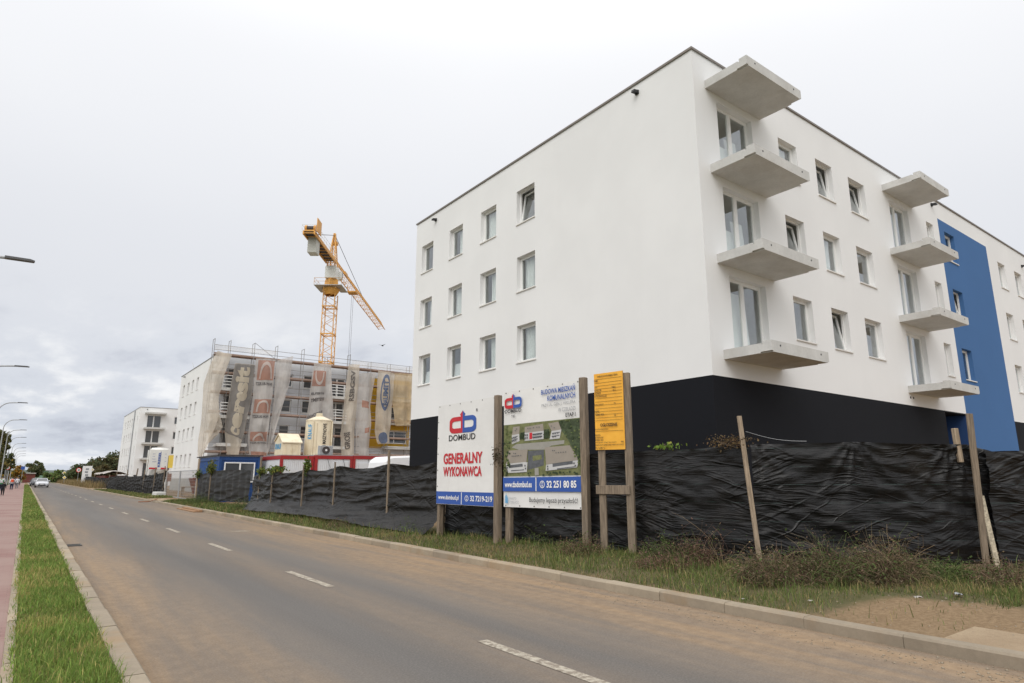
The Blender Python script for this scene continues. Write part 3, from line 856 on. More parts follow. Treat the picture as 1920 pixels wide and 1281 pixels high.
facade(A, (0, 0, 0), R(-90), [('gable_wall', 'white_plaster', -17.22, 0, PL, TOP), ('base_wall', 'black_plaster', -17.22, 0, 0, PL)], go)
for o in go: add_window(A, (0, 0, 0), R(-90), o)
shell(A, xr, 17.22, TOP, 'white_plaster')
for z in SLABZ:
    balcony(A, 15.12 - bx0, 18.05 - bx0, 0, z)
    balcony(A, 26.93 - bx0, 29.80 - bx0, 0, z)
spout(A, (0, 12.53 - by0, 14.0), R(-90)); spout(A, (0, 25.61 - by0, 13.95), R(-90)); spout(A, (32.1 - bx0, 0, 13.98), 0)
spout(A, (44.6 - bx0, 0, 13.55), 0)
for dx in (27.05, 27.31): MB().tube((dx - bx0, 0.004, 4.63), (dx - bx0, -0.012, 4.63), 0.045, 10).build('vent_hole', 'black_plastic', A, world=False)

# ---- block under scaffolding ---------------------------------------
cx0, cy0, cdz = 14.45, 70.6, -0.13
B = thing('apartment_building', 'unfinished grey four-storey block with an ochre bay standing behind scaffolding and nets', 'building', (cx0, cy0, 0))
BT = TOP + cdz
fo2 = []
G0 = (3.05, 4.5)
for i, (z0, z1) in enumerate([G0] + ROWS):
    z0 += cdz; z1 += cdz
    if i: fo2 += [O(15.66 - bx0, 17.4 - bx0, SLABZ[i - 1] + cdz + 0.265, z1, kind='door'), O(26.9 - bx0, 28.7 - bx0, SLABZ[i - 1] + cdz + 0.265, z1, kind='door')]
    else: fo2 += [O(15.66 - bx0, 17.4 - bx0, 2.1, z1, kind='door'), O(26.9 - bx0, 28.7 - bx0, 2.1, z1, kind='door')]
    for a, b_ in ((19.05, 20.2), (21.45, 22.6), (23.8, 24.95)): fo2.append(O(a - bx0, b_ - bx0, z0, z1))
lx0, lx1 = 31.7 - bx0, 37.2 - bx0
for z in (2.3, 5.6, 8.5, 11.3):
    fo2.append(O(lx0 + 1.9, lx1 - 0.25, z, z + 1.5, kind='fixed', mullion=True))
facade(B, (0, 0, 0), 0, [('front_wall', 'primer_plaster', 0, lx0, 0.9, BT), ('ochre_bay', 'ochre_plaster', lx0, lx1, 5.0, BT - 0.9), ('front_wall', 'primer_plaster', lx0, lx1, 0.9, 5.0), ('front_wall', 'primer_plaster', lx0, lx1, BT - 0.9, BT),
                         ('front_wall', 'primer_plaster', lx1, 27, 0.9, BT), ('base_wall', 'plinth_grey', 0, 27, 0, 0.9)], fo2)
for o in fo2: add_window(B, (0, 0, 0), 0, o, fine=False, pane='dark_glass')
go2 = []
for i, (z0, z1) in enumerate([(2.75, 4.2)] + ROWS):
    for a, b_ in ((78.75, 79.85), (81.4, 82.5), (84.0, 85.1), (86.9, 88.0)):
        zz = cdz if i else 0
        go2.append(O(-(b_ - cy0), -(a - cy0), z0 + zz, z1 + zz))
facade(B, (0, 0, 0), R(-90), [('gable_wall', 'far_plaster', -19.3, 0, 1.5, BT), ('base_wall', 'plinth_grey', -19.3, 0, 0, 1.5)], go2)
for o in go2: add_window(B, (0, 0, 0), R(-90), o, fine=False, pane='grey_glass')
shell(B, 27, 19.3, BT, 'far_plaster')
for z in SLABZ[:3]:
    balcony(B, 15.0 - bx0, 17.95 - bx0, 0, z + cdz); balcony(B, 26.2 - bx0, 29.1 - bx0, 0, z + cdz)
for z in SLABZ[1:3]:                        # white guard rails already fitted on two balconies
    for x0 in (15.05 - bx0, 26.3 - bx0):
        r_ = MB()
        for q in range(4): r_.box(x0, x0 + 2.7, -1.42, -1.38, z + 0.45 + q * 0.32, z + 0.52 + q * 0.32)
        for q in range(4): r_.box(x0 + q * 0.885, x0 + q * 0.885 + 0.06, -1.37, -1.33, z + 0.15, z + 1.5)
        r_.build('balcony_railing', 'white_frame', B, world=False)
for z in (5.0, 7.9, 10.7): MB().box(lx0 + 1.9, lx1 + 1.2, -1.1, 0.03, z + cdz, z + cdz + 0.35).build('bay_slab', 'concrete', B, world=False)
spout(B, (0, 16.6, 13.85), R(-90)); MB().tube((0.4, 13.2, BT), (0.15, 14.0, BT + 1.1), 0.035, 6).build('roof_pipe', 'galv', B, world=False)

# ---- furthest block -------------------------------------------------
dx0, dy0 = 15.65, 136.5
Cb = thing('apartment_building', 'farthest white block with four stacked balconies facing the road', 'building', (dx0, dy0, 0))
fo3 = []; 
for i, (z0, z1) in enumerate(ROWS):
    fo3 += [O(16.95 - dx0, 19.3 - dx0, SLABZ[i] + 0.3, z1 + 0.12, kind='door'), O(21.5 - dx0, 22.1 - dx0, z0, z1)]
fo3.append(O(17.1 - dx0, 19.2 - dx0, 1.6, 4.3, kind='door'))
facade(Cb, (0, 0, 0), 0, [('front_wall', 'far_plaster', 0, 16, 0, 14.5)], fo3)
for o in fo3: add_window(Cb, (0, 0, 0), 0, o, fine=False, pane='dark_glass')
go3 = []
for i, (z0, z1) in enumerate([(2.4, 3.9)] + ROWS):
    for a, b_ in ((9.3, 10.5), (12.5, 13.7), (16.0, 17.2), (20.0, 21.2)): go3.append(O(-b_, -a, z0, z1))
    go3.append(O(-3.0, -2.2, z0, z1))
facade(Cb, (0, 0, 0), R(-90), [('gable_wall', 'far_plaster', -25, 0, 0, 14.5)], go3)
for o in go3: add_window(Cb, (0, 0, 0), R(-90), o, fine=False, pane='grey_glass')
shell(Cb, 16, 25, 14.5, 'far_plaster')
for z in SLABZ: balcony(Cb, 16.45 - dx0, 19.95 - dx0, 0, z)
spout(Cb, (16.8 - dx0, 0, 14.1), 0)
MB().tube((-0.12, 6.4, 0.1), (-0.12, 6.4, 14.4), 0.10, 8).build('rain_pipe', 'galv', Cb, world=False)

# ================================================================== scaffold in front of the unfinished block
SC = thing('scaffold', 'steel tube scaffold with brown decks along the unfinished block', 'scaffold', (14.0, 69.3, 0))
sx = [13.85, 15.4, 17.8, 20.2, 23.1, 25.8, 28.5, 31.1, 33.6, 36.2, 38.8]
yo, yi = 69.3, 70.15
for i, x in enumerate(sx):
    top = 15.6 if i in (0, 1, 2, 3, 4, 6) else 15.0
    for y in (yo, yi):
        MB().tube((x, y, 0.1), (x, y, top), 0.032, 6).build('standard', 'scaffold_steel', SC)
    tm = cached('transom', lambda: MB().tube((0, 0, 0), (0, yi - yo, 0), 0.026, 5).mesh('transom', 'scaffold_steel'))
    for z in (2.0, 4.0, 6.0, 8.0, 10.0, 12.0, 13.9) + ((top - 0.03,) if top > 15.2 else ()):
        link('transom', tm, SC, (x - 14.0, 0, z))
for z in (2.0, 4.0, 6.0, 8.0, 10.0, 12.0, 13.9):
    for i in range(len(sx) - 1):
        a, b_ = sx[i] + 0.04, sx[i + 1] - 0.04
        MB().box(a, b_, yo + 0.05, yi - 0.05, z + 0.03, z + 0.09).build('deck_plank', 'scaffold_plank', SC)
        MB().box(a, b_, yo - 0.02, yo + 0.012, z + 0.10, z + 0.26).build('toe_board', 'toe_board', SC)
    for dz in (0.55, 1.05):
        MB().tube((sx[0], yo - 0.01, z + dz), (sx[-1], yo - 0.01, z + dz), 0.026, 5).build('guard_rail', 'scaffold_steel', SC)
MB().tube((17.8, yo - 0.04, 15.6), (20.2, yo - 0.04, 13.95), 0.024, 5).build('brace', 'scaffold_steel', SC)
for i in (1, 4, 7): MB().tube((sx[i], yo - 0.05, 2.0), (sx[i + 1], yo - 0.05, 6.0), 0.024, 5).build('brace', 'scaffold_steel', SC)

# ---- debris nets: lofted between a left and a right edge, with hanging folds
def pl(pts, t):
    t = np.asarray(t) * (len(pts) - 1); i = np.clip(np.floor(t).astype(int), 0, len(pts) - 2); f = (t - i)
    f = f * f * (3 - 2 * f) * 0.5 + f * 0.5
    P = np.array(pts, float)
    return P[i] * (1 - f)[..., None] + P[i + 1] * f[..., None]
NETS = []
def net(label, L, Rr, mt, seed, y=68.98, fold=0.24, nu=44, nv=70):
    def S(s, t, off=0.0):
        s = np.asarray(s, float); t = np.asarray(t, float)
        a = pl(L, t); b_ = pl(Rr, t)
        p = a * (1 - s)[..., None] + b_ * s[..., None]
        w = np.abs(b_[..., 0] - a[..., 0])
        yy = y + fold * np.sin(s * w * 4.2 + 2.5 * fbm(s * 2 + seed, t * 3)) * (0.25 + 0.75 * t) + 0.35 * fbm(s * 3 + seed * 3, t * 5) - off
        zz = p[..., 1] + 0.12 * fbm(s * 4 + seed, t * 9)
        return np.stack([p[..., 0] + 0.08 * fbm(s * 3, t * 8 + seed), yy, zz], -1)
    s, t = np.meshgrid(np.linspace(0, 1, nu), np.linspace(0, 1, nv), indexing='ij')
    V = S(s, t).reshape(-1, 3)
    uv = np.stack([V[:, 0], V[:, 2]], 1)
    o = thing('debris_net', label, 'net', (float(V[:, 0].mean()), y, float(V[:, 2].min())), group='nets hung on the scaffold')
    c = wloc(o); V = V - np.array([c.x, c.y, c.z])
    link('net_sheet', np_mesh('net_sheet', V, grid_faces(nu, nv), mt, uvs=uv, smooth=True), o)
    return o, S, (c.x, c.y, c.z)
def print_on(netd, name, poly_fn, mt, off=0.03, nu=14, nv=14):
    """a printed patch: poly_fn maps unit (a,b) arrays to net (s,t)"""
    o, S, c = netd
    a, b_ = np.meshgrid(np.linspace(0, 1, nu), np.linspace(0, 1, nv), indexing='ij')
    s, t = poly_fn(a, b_); V = S(s, t, off).reshape(-1, 3)
    uv = np.stack([V[:, 0], V[:, 2]], 1)
    link(name, np_mesh(name, V - np.array(c), grid_faces(nu, nv), mt, uvs=uv, smooth=True), o)
def text_on(netd, s_, mt, s0, s1, t0, t1, rot=False, off=0.06, mirror=False):
    """lettering on a net filling the box s0..s1, t0..t1 (t grows downwards); rot: reads upwards"""
    o, S, c = netd
    me = text_mesh('lettering', s_, mt, 1.0, 1.0, 'LEFT', bold=0.05)
    bm = bmesh.new(); bm.from_mesh(me)
    bmesh.ops.triangulate(bm, faces=bm.faces); bmesh.ops.subdivide_edges(bm, edges=[e for e in bm.edges if e.calc_length() > 0.35], cuts=2)
    bm.to_mesh(me); bm.free()
    n = len(me.vertices); co = np.zeros(n * 3, dtype=np.float32); me.vertices.foreach_get('co', co); co = co.reshape(-1, 3)
    x = (co[:, 0] - co[:, 0].min()) / max(1e-6, np.ptp(co[:, 0])); z = (co[:, 2] - co[:, 2].min()) / max(1e-6, np.ptp(co[:, 2]))
    if mirror: x = 1 - x
    if rot: s = s0 + (s1 - s0) * (1 - z); t = t1 - (t1 - t0) * x
    else: s = s0 + (s1 - s0) * x; t = t1 - (t1 - t0) * z
    V = S(s, t, off) - np.array(c)
    me.vertices.foreach_set('co', V.astype(np.float32).ravel()); me.update()
    link('lettering', me, o)
def rect(s0, s1, t0, t1): return lambda a, b_: (s0 + (s1 - s0) * a, t0 + (t1 - t0) * b_)
def arch(s0, s1, t0, t1, th):
    """pointed arch outline: a runs along it, b across its thickness"""
    def f(a, b_):
        u = a * 2 - 1; r = 1 - th * b_
        x = np.sign(u) * (1 - (1 - np.abs(u)) ** 1.6 * 1.0); 
        x = u * (2 - np.abs(u)) ; zz = 1 - np.abs(u) ** 1.7
        return (s0 + s1) / 2 + (s1 - s0) / 2 * x * r, t1 - (t1 - t0) * zz * r
    return f
n1 = net('long beige net trailing off the corner of the scaffold', [(14.05, 14.2), (13.41, 12.5), (13.05, 10.7), (13.2, 7.1), (13.1, 5.1), (13.2, 3.6)],
         [(15.5, 14.0), (14.9, 11.9), (14.6, 9.5), (14.8, 7.7), (14.1, 5.1), (13.6, 3.6)], 'net_beige', 1, y=68.7)
n1b = net('short beige flap of net below the corner of the scaffold', [(14.0, 7.9), (14.0, 7.0), (14.05, 6.0), (14.1, 5.0)], [(14.9, 7.8), (15.3, 6.6), (14.9, 5.8), (14.3, 5.0)], 'net_beige', 2, y=69.05)
n2 = net('dark grey net with big cream upright letters and a beige tail', [(15.9, 13.2), (15.63, 10.0), (15.45, 6.6), (15.99, 3.7)], [(17.9, 13.2), (17.85, 9.8), (17.35, 5.7), (16.94, 3.7)], 'net_beige', 3)
print_on(n2, 'grey_field', rect(0.01, 0.99, 0.01, 0.74), 'net_grey', 0.03, 30, 50)
text_on(n2, 'ceresit', 'ink_cream', 0.16, 0.78, 0.05, 0.72, rot=True, off=0.07)
n3 = net('pale net with four orange arch emblems in a column', [(17.95, 13.9), (17.92, 9.4), (17.8, 5.65), (18.1, 3.7)], [(20.0, 14.0), (19.93, 9.5), (19.75, 5.7), (19.95, 3.5)], 'net_white', 4)
for t0 in (0.02, 0.31, 0.60, 0.89):
    t1 = min(0.995, t0 + 0.148)
    print_on(n3, 'orange_field', rect(0.12, 0.96, t0, t1), 'ink_orange', 0.03, 12, 10)
    if t0 < 0.8:
        print_on(n3, 'arch_emblem', arch(0.24, 0.86, t0 + 0.012, t1 - 0.01, 0.24), 'ink_white', 0.06, 28, 4)
        text_on(n3, 'PAW-RUSZT', 'ink_dark', 0.10, 0.92, t1 + 0.014, t1 + 0.036, mirror=True)
n4 = net('thin pale net gathered towards its lower end beside the arch emblems', [(20.05, 13.9), (20.1, 9.5), (19.98, 6.9), (19.8, 3.8)], [(21.85, 14.6), (21.7, 11.8), (21.0, 9.0), (20.2, 4.6)], 'net_white', 5, y=69.05)
n5 = net('pale net with one orange shield emblem in front of the crane mast', [(24.15, 14.1), (23.9, 10.8), (23.65, 5.8), (23.58, 4.0)], [(26.15, 14.1), (26.4, 11.0), (26.8, 8.0), (26.2, 4.0)], 'net_white', 6)
print_on(n5, 'orange_field', rect(0.06, 0.70, 0.10, 0.25), 'ink_orange', 0.03, 12, 10)
print_on(n5, 'shield_emblem', lambda a, b_: arch(0.16, 0.60, 0.11, 0.235, 0.24)(a, b_)[0:1] + (0.345 - arch(0.16, 0.60, 0.11, 0.235, 0.24)(a, b_)[1],), 'ink_white', 0.06, 28, 4)
text_on(n5, 'SCHEFLER', 'ink_dark', 0.04, 0.66, 0.34, 0.37, mirror=True); text_on(n5, 'SYSTEMY', 'ink_dark', 0.08, 0.66, 0.40, 0.43, mirror=True)
text_on(n5, 'RUSZTOWAŃ', 'ink_dark', 0.02, 0.60, 0.50, 0.53, mirror=True)
print_on(n5, 'orange_field', rect(0.02, 0.58, 0.55, 0.69), 'ink_orange', 0.03, 12, 10)
n6 = net('narrow beige net with faint dark lettering running downwards', [(28.17, 14.3), (27.95, 10.0), (27.62, 6.4), (28.0, 4.0)], [(29.56, 14.5), (29.5, 10.1), (29.4, 7.0), (29.48, 4.0)], 'net_beige', 7)
text_on(n6, 'RSBGSV', 'ink_dark', 0.30, 0.66, 0.07, 0.32, rot=True, off=0.07); text_on(n6, 'GROSS', 'ink_dark', 0.28, 0.60, 0.68, 0.90, rot=True, off=0.07)
n7 = net('greyish net with faint red marks between two beige nets', [(29.62, 13.4), (29.5, 10.1), (29.45, 7.0), (29.7, 4.0)], [(31.7, 13.8), (31.2, 9.7), (31.4, 7.6), (31.25, 4.0)], 'net_white', 8, y=69.06)
print_on(n7, 'red_mark', rect(0.35, 0.85, 0.28, 0.40), 'ink_orange', 0.03, 8, 8); print_on(n7, 'red_mark', rect(0.55, 0.9, 0.70, 0.76), 'ink_orange', 0.03, 8, 8)
n8 = net('tan net with an upright blue oval emblem hung in front of the ochre bay', [(31.94, 14.0), (31.87, 10.3), (31.74, 7.1), (32.2, 5.4)], [(34.04, 13.9), (34.0, 10.5), (33.8, 7.2), (33.7, 5.5)], 'net_beige', 9)
def oval(s0, s1, t0, t1, r0, r1):
    def f(a, b_):
        an = a * 2 * np.pi; r = r0 + (r1 - r0) * b_
        return (s0 + s1) / 2 + (s1 - s0) / 2 * r * np.cos(an), (t0 + t1) / 2 + (t1 - t0) / 2 * r * np.sin(an)
    return f
print_on(n8, 'oval_emblem', oval(0.22, 0.80, 0.04, 0.46, 0.80, 1.0), 'ink_blue', 0.03, 40, 3)
text_on(n8, 'BAUMIT', 'ink_blue', 0.34, 0.66, 0.10, 0.40, rot=True, off=0.07)
print_on(n8, 'oval_emblem', oval(0.20, 0.78, 0.76, 0.985, 0.02, 1.0), 'ink_blue', 0.03, 30, 6)
n9 = net('thick tan net over the upper ochre bay at the right end of the scaffold', [(34.06, 13.9), (33.93, 10.5), (34.2, 8.5), (34.4, 7.6)], [(36.4, 14.0), (36.4, 10.6), (36.42, 8.4), (36.42, 7.7)], 'net_tan', 10)
# a torn strip along the top rail
n10 = net('thin strip of net tied along the top guard rail at the scaffold corner', [(13.9, 14.95), (13.9, 14.4)], [(20.1, 14.95), (20.1, 14.5)], 'net_sheer', 12, y=69.2, fold=0.05, nv=8)
n11 = net('thin strip of net sagging along the top guard rail above the ochre bay', [(28.6, 14.9), (28.6, 14.2)], [(37.5, 14.8), (37.5, 14.1)], 'net_sheer', 13, y=69.2, fold=0.05, nv=8)

# ================================================================== tower crane (local x along the jib)
mx, my = 34.1, 92.0
jang = math.atan2(128.5 - 92.0, 59.9 - 34.1)
K = thing('tower_crane', 'orange-yellow tower crane behind the scaffolded block with its jib pointing away', 'crane', (mx, my, 0), jang)
def lattice(mb, p0, p1, half, n, r=0.05, rb=0.03, horiz=True):
    """square lattice between two points on the z axis or x axis"""
    ax = 2 if abs(p1[2] - p0[2]) > abs(p1[0] - p0[0]) else 0
    cs = [(-half, -half), (half, -half), (half, half), (-half, half)]
    def P(c, t):
        v = [p0[k] + (p1[k] - p0[k]) * t for k in range(3)]
        if ax == 2: v[0] += c[0]; v[1] += c[1]
        else: v[1] += c[0]; v[2] += c[1]
        return v
    for c in cs: mb.bar(P(c, 0), P(c, 1), r * 2, r * 2, (1, 0.01, 0))
    for i in range(n):
        for k in range(4):
            c, d = cs[k], cs[(k + 1) % 4]
            if i % 2: c, d = d, c
            mb.tube(P(c, i / n), P(d, (i + 1) / n), rb, 4)
            if horiz and i % 3 == 0: mb.tube(P(cs[k], i / n), P(cs[(k + 1) % 4], i / n), rb, 4)
mast = MB(); lattice(mast, (0, 0, 0.1), (0, 0, 29.2), 0.88, 27, 0.06, 0.034)
mast.build('mast', 'crane_yellow', K, world=False)
for z in (18.4, 22.7, 27.0):
    MB().box(-0.98, 0.98, -0.98, -0.80, z, z + 0.16).box(-0.98, 0.98, 0.80, 0.98, z, z + 0.16).box(-0.98, -0.80, -0.8, 0.8, z, z + 0.16).box(0.80, 0.98, -0.8, 0.8, z, z + 0.16).build('mast_collar', 'crane_yellow', K, world=False)
MB().lathe([(0.9, 29.0), (1.35, 29.7), (1.35, 30.0), (1.1, 30.25), (0.0, 30.25)], (0, 0, 0), 8).build('slewing_ring', 'crane_yellow', K, world=False)
MB().lathe([(1.15, 30.27), (0.95, 31.55), (0.0, 31.55)], (0, 0, 0), 4).build('turntable', 'crane_yellow', K, world=False)
pf = MB().box(-2.1, 2.1, -2.1, -1.0, 30.05, 30.13).box(-2.1, 2.1, 1.0, 2.1, 30.05, 30.13).box(-2.1, -1.0, -1.0, 1.0, 30.05, 30.13)
pf.build('walkway', 'galv', K, world=False)
rl = MB()
for x, y in [(-2.05, -2.05), (0, -2.05), (2.05, -2.05), (-2.05, 0), (-2.05, 2.05), (0, 2.05), (2.05, 2.05)]: rl.tube((x, y, 30.13), (x, y, 31.2), 0.03, 4)
for z in (30.65, 31.18):
    rl.tube((-2.05, -2.05, z), (2.05, -2.05, z), 0.028, 4).tube((-2.05, 2.05, z), (2.05, 2.05, z), 0.028, 4).tube((-2.05, -2.05, z), (-2.05, 2.05, z), 0.028, 4)
rl.build('railing', 'crane_yellow', K, world=False)
MB().box(-0.9, 0.9, -0.85, 0.85, 31.56, 33.5).build('control_box', 'crane_white', K, world=False, bevel=0.05)
cab = MB().box(0.92, 1.7, -1.3, -0.2, 31.9, 33.2).build('operator_cab', 'crane_white', K, world=False, bevel=0.06)
MB().box(1.2, 1.72, -1.32, -0.18, 32.3, 33.1).build('cab_window', 'dark_glass', cab, world=False)
hd = MB()
apex = (0.3, 0, 39.2)
for x, y in ((-0.85, -0.6), (0.85, -0.6), (0.85, 0.6), (-0.85, 0.6)): hd.bar((x, y, 33.5), (apex[0] + x * 0.12, y * 0.15, apex[2]), 0.15, 0.15, (1, 0, 0.01))
for i in range(7):
    t0, t1 = i / 7, (i + 1) / 7
    def H(x, y, t): return (x + (apex[0] + x * 0.12 - x) * t, y * (1 - 0.85 * t), 33.5 + (apex[2] - 33.5) * t)
    cs = [(-0.85, -0.6), (0.85, -0.6), (0.85, 0.6), (-0.85, 0.6)]
    for k in range(4):
        hd.tube(H(*cs[k], t0), H(*cs[(k + 1) % 4], t1), 0.035, 4); hd.tube(H(*cs[k], t0), H(*cs[(k + 1) % 4], t0), 0.03, 4)
hd.build('tower_head', 'crane_yellow', K, world=False)
MB().box(0.4, 1.2, -0.4, 0.4, 37.5, 37.95).build('head_platform', 'crane_yellow', K, world=False)
# jib: triangular truss
jb = MB(); JL = 44.5; z0, z1, hw = 34.0, 35.35, 0.68; n = 30
jb.bar((1.0, -hw, z0), (JL, -hw, z0), 0.11, 0.11).bar((1.0, hw, z0), (JL, hw, z0), 0.11, 0.11).bar((1.0, 0, z1), (JL - 1.0, 0, z1), 0.12, 0.12)
for i in range(n):
    x = 1.0 + (JL - 1.0) * i / n; x2 = 1.0 + (JL - 1.0) * (i + 1) / n; xm = min((x + x2) / 2, JL - 1.0)
    for s in (-1, 1): jb.tube((x, s * hw, z0), (xm, 0, z1), 0.03, 4).tube((xm, 0, z1), (x2, s * hw, z0), 0.03, 4)
    jb.tube((x, -hw, z0), (x2, hw, z0) if i % 2 else (x, hw, z0), 0.032, 4)
jb.build('jib', 'crane_yellow', K, world=False)
MB().box(4.5, 6.2, -0.95, -0.7, 33.85, 34.4).box(13.6, 15.4, -0.8, 0.8, 33.55, 33.8).build('trolley', 'crane_yellow', K, world=False)
rp = MB()
for s in (-0.15, 0.15): rp.tube((14.5, s, 33.6), (14.5, s * 0.7, 9.0), 0.022, 4)
rp.build('hoist_rope', 'crane_dark', K, world=False)
hk = MB().box(14.2, 14.8, -0.2, 0.2, 8.2, 9.0).tube((14.5, 0, 8.2), (14.5, 0, 7.6), 0.08, 6); hk.build('hook_block', 'crane_yellow', K, world=False)
# counter-jib with deck, ballast, hoist winch and perforated orange panel
cj = MB(); CL = -13.0
cj.bar((-0.8, -0.75, 34.1), (CL, -0.75, 34.1), 0.16, 0.5).bar((-0.8, 0.75, 34.1), (CL, 0.75, 34.1), 0.16, 0.5)
for i in range(10):
    x = -0.8 + (CL + 0.8) * i / 9; cj.bar((x, -0.67, 34.0), (x, 0.67, 34.0), 0.1, 0.1)
cj.build('counter_jib', 'crane_yellow', K, world=False)
MB().box(CL, -1.0, -0.66, 0.66, 34.12, 34.17).build('deck', 'crane_dark', K, world=False)
MB().box(-11.2, -9.6, -0.62, 0.62, 31.9, 34.55).build('counterweight', 'crane_concrete', K, world=False, bevel=0.06)
w = MB().tube((-12.2, -0.45, 34.95), (-12.2, 0.45, 34.95), 0.36, 14); w.build('winch_drum', 'crane_dark', K, world=False)
MB().tube((-12.2, -0.8, 34.95), (-12.2, -0.46, 34.95), 0.45, 14).tube((-12.2, 0.46, 34.95), (-12.2, 0.75, 34.95), 0.45, 14).box(-12.8, -11.5, -0.7, 0.7, 34.35, 34.55).build('winch_frame', 'crane_yellow', K, world=False)
MB().box(-13.0, -11.0, -1.12, -1.02, 34.3, 36.2).build('orange_panel', 'crane_yellow', K, world=False)
rl = MB()
for s in (-1, 1):
    for i in range(9): rl.tube((CL + i * 1.4, s * 0.95, 34.1), (CL + i * 1.4, s * 0.95, 35.2), 0.022, 4)
    for z in (34.65, 35.2): rl.tube((CL, s * 0.95, z), (-1.2, s * 0.95, z), 0.022, 4)
rl.tube((CL, -0.95, 35.2), (CL, 0.95, 35.2), 0.022, 4); rl.build('deck_railing', 'crane_white', K, world=False)
MB().tube((0.35, 0.0, 39.0), (22.0, 0, 35.45), 0.045, 5).tube((0.3, -0.1, 38.9), (-11.5, -0.6, 34.4), 0.03, 4).tube((0.3, 0.1, 38.9), (-11.5, 0.6, 34.4), 0.03, 4).build('tie_bar', 'crane_dark', K, world=False)
# ================================================================== fabric fences
def fence(label, pts, zt, zb, mt, posts, seed, wr=0.035, flare=None, pleat=0.0, name='fabric_fence', sag=0.05, dens=13, us=1.0, att=(), group='fabric fence sections along the road'):
    """pts: plan polyline; zt/zb heights at each point; posts: (x, y, top, lean_x, lean_y, w, d, material)"""
    P = np.array(pts, float); seg = np.linalg.norm(np.diff(P, axis=0), axis=1); cum = np.concatenate([[0], np.cumsum(seg)]); L = cum[-1]
    o = thing(name, label, 'fence', (P[0, 0], P[0, 1], 0.1), group=group)
    nu = max(20, int(L * dens)); nv = 44
    u = np.linspace(0, L, nu); t = np.linspace(0, 1, nv)
    U, T = np.meshgrid(u, t, indexing='ij')
    X = np.interp(U, cum, P[:, 0]); Y = np.interp(U, cum, P[:, 1])
    ZT = np.interp(U, cum, zt) + 0.03 * fbm(U * 1.5 + seed, U * 0 + 1.3); ZB = np.interp(U, cum, zb) + 0.06 * fbm(U * 2.0, U * 0 + seed)
    # tangents / outward normal (towards the road: left of travel when walking towards +Y is -X)
    dx = np.gradient(np.interp(u, cum, P[:, 0]), u); dy = np.gradient(np.interp(u, cum, P[:, 1]), u)
    k = np.ones(9) / 9; dx = np.convolve(np.pad(dx, 4, 'edge'), k, 'valid'); dy = np.convolve(np.pad(dy, 4, 'edge'), k, 'valid')
    ln = np.hypot(dx, dy); nx, ny = dy / ln, -dx / ln
    sgn = np.where(nx * -1.0 + ny * -0.6 > 0, 1, -1); nx *= sgn; ny *= sgn
    pu = []
    for q in posts:
        d = np.hypot(np.interp(u, cum, P[:, 0]) - q[0], np.interp(u, cum, P[:, 1]) - q[1]); pu.append(u[d.argmin()])
    pu = pu + list(att); US = U * us
    sagv = np.zeros_like(U)
    if pu:
        dist = np.min(np.abs(U[..., None] - np.array(pu)), -1); sagv = sag * np.clip(dist / 1.2, 0, 1) ** 1.5
    Z = ZB + (ZT - sagv - ZB) * T
    warp = 0.9 * fbm(US * 0.35 + seed, Z * 0.5)
    ridge = lambda q: np.clip(1 - np.abs(q) * 5.5, 0, 1) ** 1.5          # sharp creases
    sg = np.sign(np.sin(U * 0.9 + seed))
    w = wr * 1.1 * fbm(US * 0.55 + seed, Z * 5.0 + warp * 3) + wr * 2.6 * fbm(US * 0.5 + 3 + seed, Z * 0.9)
    w += wr * 0.85 * ridge(fbm(US * 0.42 + seed, Z * 2.6 + US * 0.9 + warp * 2.5, 3)) * (0.4 + fbm(US * 0.6, Z * 0.8 + seed) + 0.5)
    w += wr * 0.55 * ridge(fbm(US * 0.7 + 5 + seed, Z * 5.2 - US * 1.3 + warp * 3, 3)) * np.clip(0.5 + 2 * fbm(US * 0.5 + 7, Z * 0.7 + seed), 0, 1.2)
    w += wr * 0.45 * ridge(fbm(US * 1.1 + 11, Z * 8.0 + warp * 4 + seed, 2))
    for a in pu:                                              # tension folds fanning out below each fixing
        du = U - a; dz = (ZT - Z) + 0.05; r = np.hypot(du, dz); an = np.arctan2(du, dz)
        w += wr * 0.9 * np.abs(np.cos(an * 7 + seed + 0.6 * fbm(US + a, Z))) ** 5 * np.exp(-r / 0.95) * np.clip(r / 0.15, 0, 1)
    if pleat: w += pleat * np.sin(U * 5.2 + 3.0 * fbm(U * 0.9 + seed, Z * 0.4)) * (0.35 + 0.65 * (1 - T))
    if flare: w += flare * np.clip(1 - T * 3.4, 0, 1) ** 1.6 * (0.6 + 1.2 * (fbm(U * 0.8 + seed, U * 0) + 0.5))
    X = X + nx[:, None] * w; Y = Y + ny[:, None] * w
    V = np.stack([X.ravel(), Y.ravel(), Z.ravel()], 1) - np.array([P[0, 0], P[0, 1], 0.1])
    link('fabric_sheet', np_mesh('fabric_sheet', V, grid_faces(nu, nv), mt, uvs=np.stack([U.ravel(), Z.ravel()], 1), smooth=True), o)
    for q in posts:
        x, y, top, lx, ly, pw, pd, pm = q
        link_post(o, (x, y, 0.0), (x + lx, y + ly, top), pw, pd, pm, wloc(o))
    return o
def link_post(parent, a, b_, w, d, pm, org, name='post'):
    me = MB().bar((0, 0, 0), (0, 0, (Vector(b_) - Vector(a)).length), w, d, (1, 0.2, 0)).mesh(name, pm)
    bm = bmesh.new(); bm.from_mesh(me)
    bmesh.ops.recalc_face_normals(bm, faces=bm.faces)
    bmesh.ops.bevel(bm, geom=list(bm.edges), offset=min(w, d) * 0.08, segments=1, affect='EDGES'); bm.to_mesh(me); bm.free()
    o = link(name, me, parent, Vector(a) - org)
    o.rotation_euler = (Vector(b_) - Vector(a)).to_track_quat('Z', 'Y').to_euler()
    return o
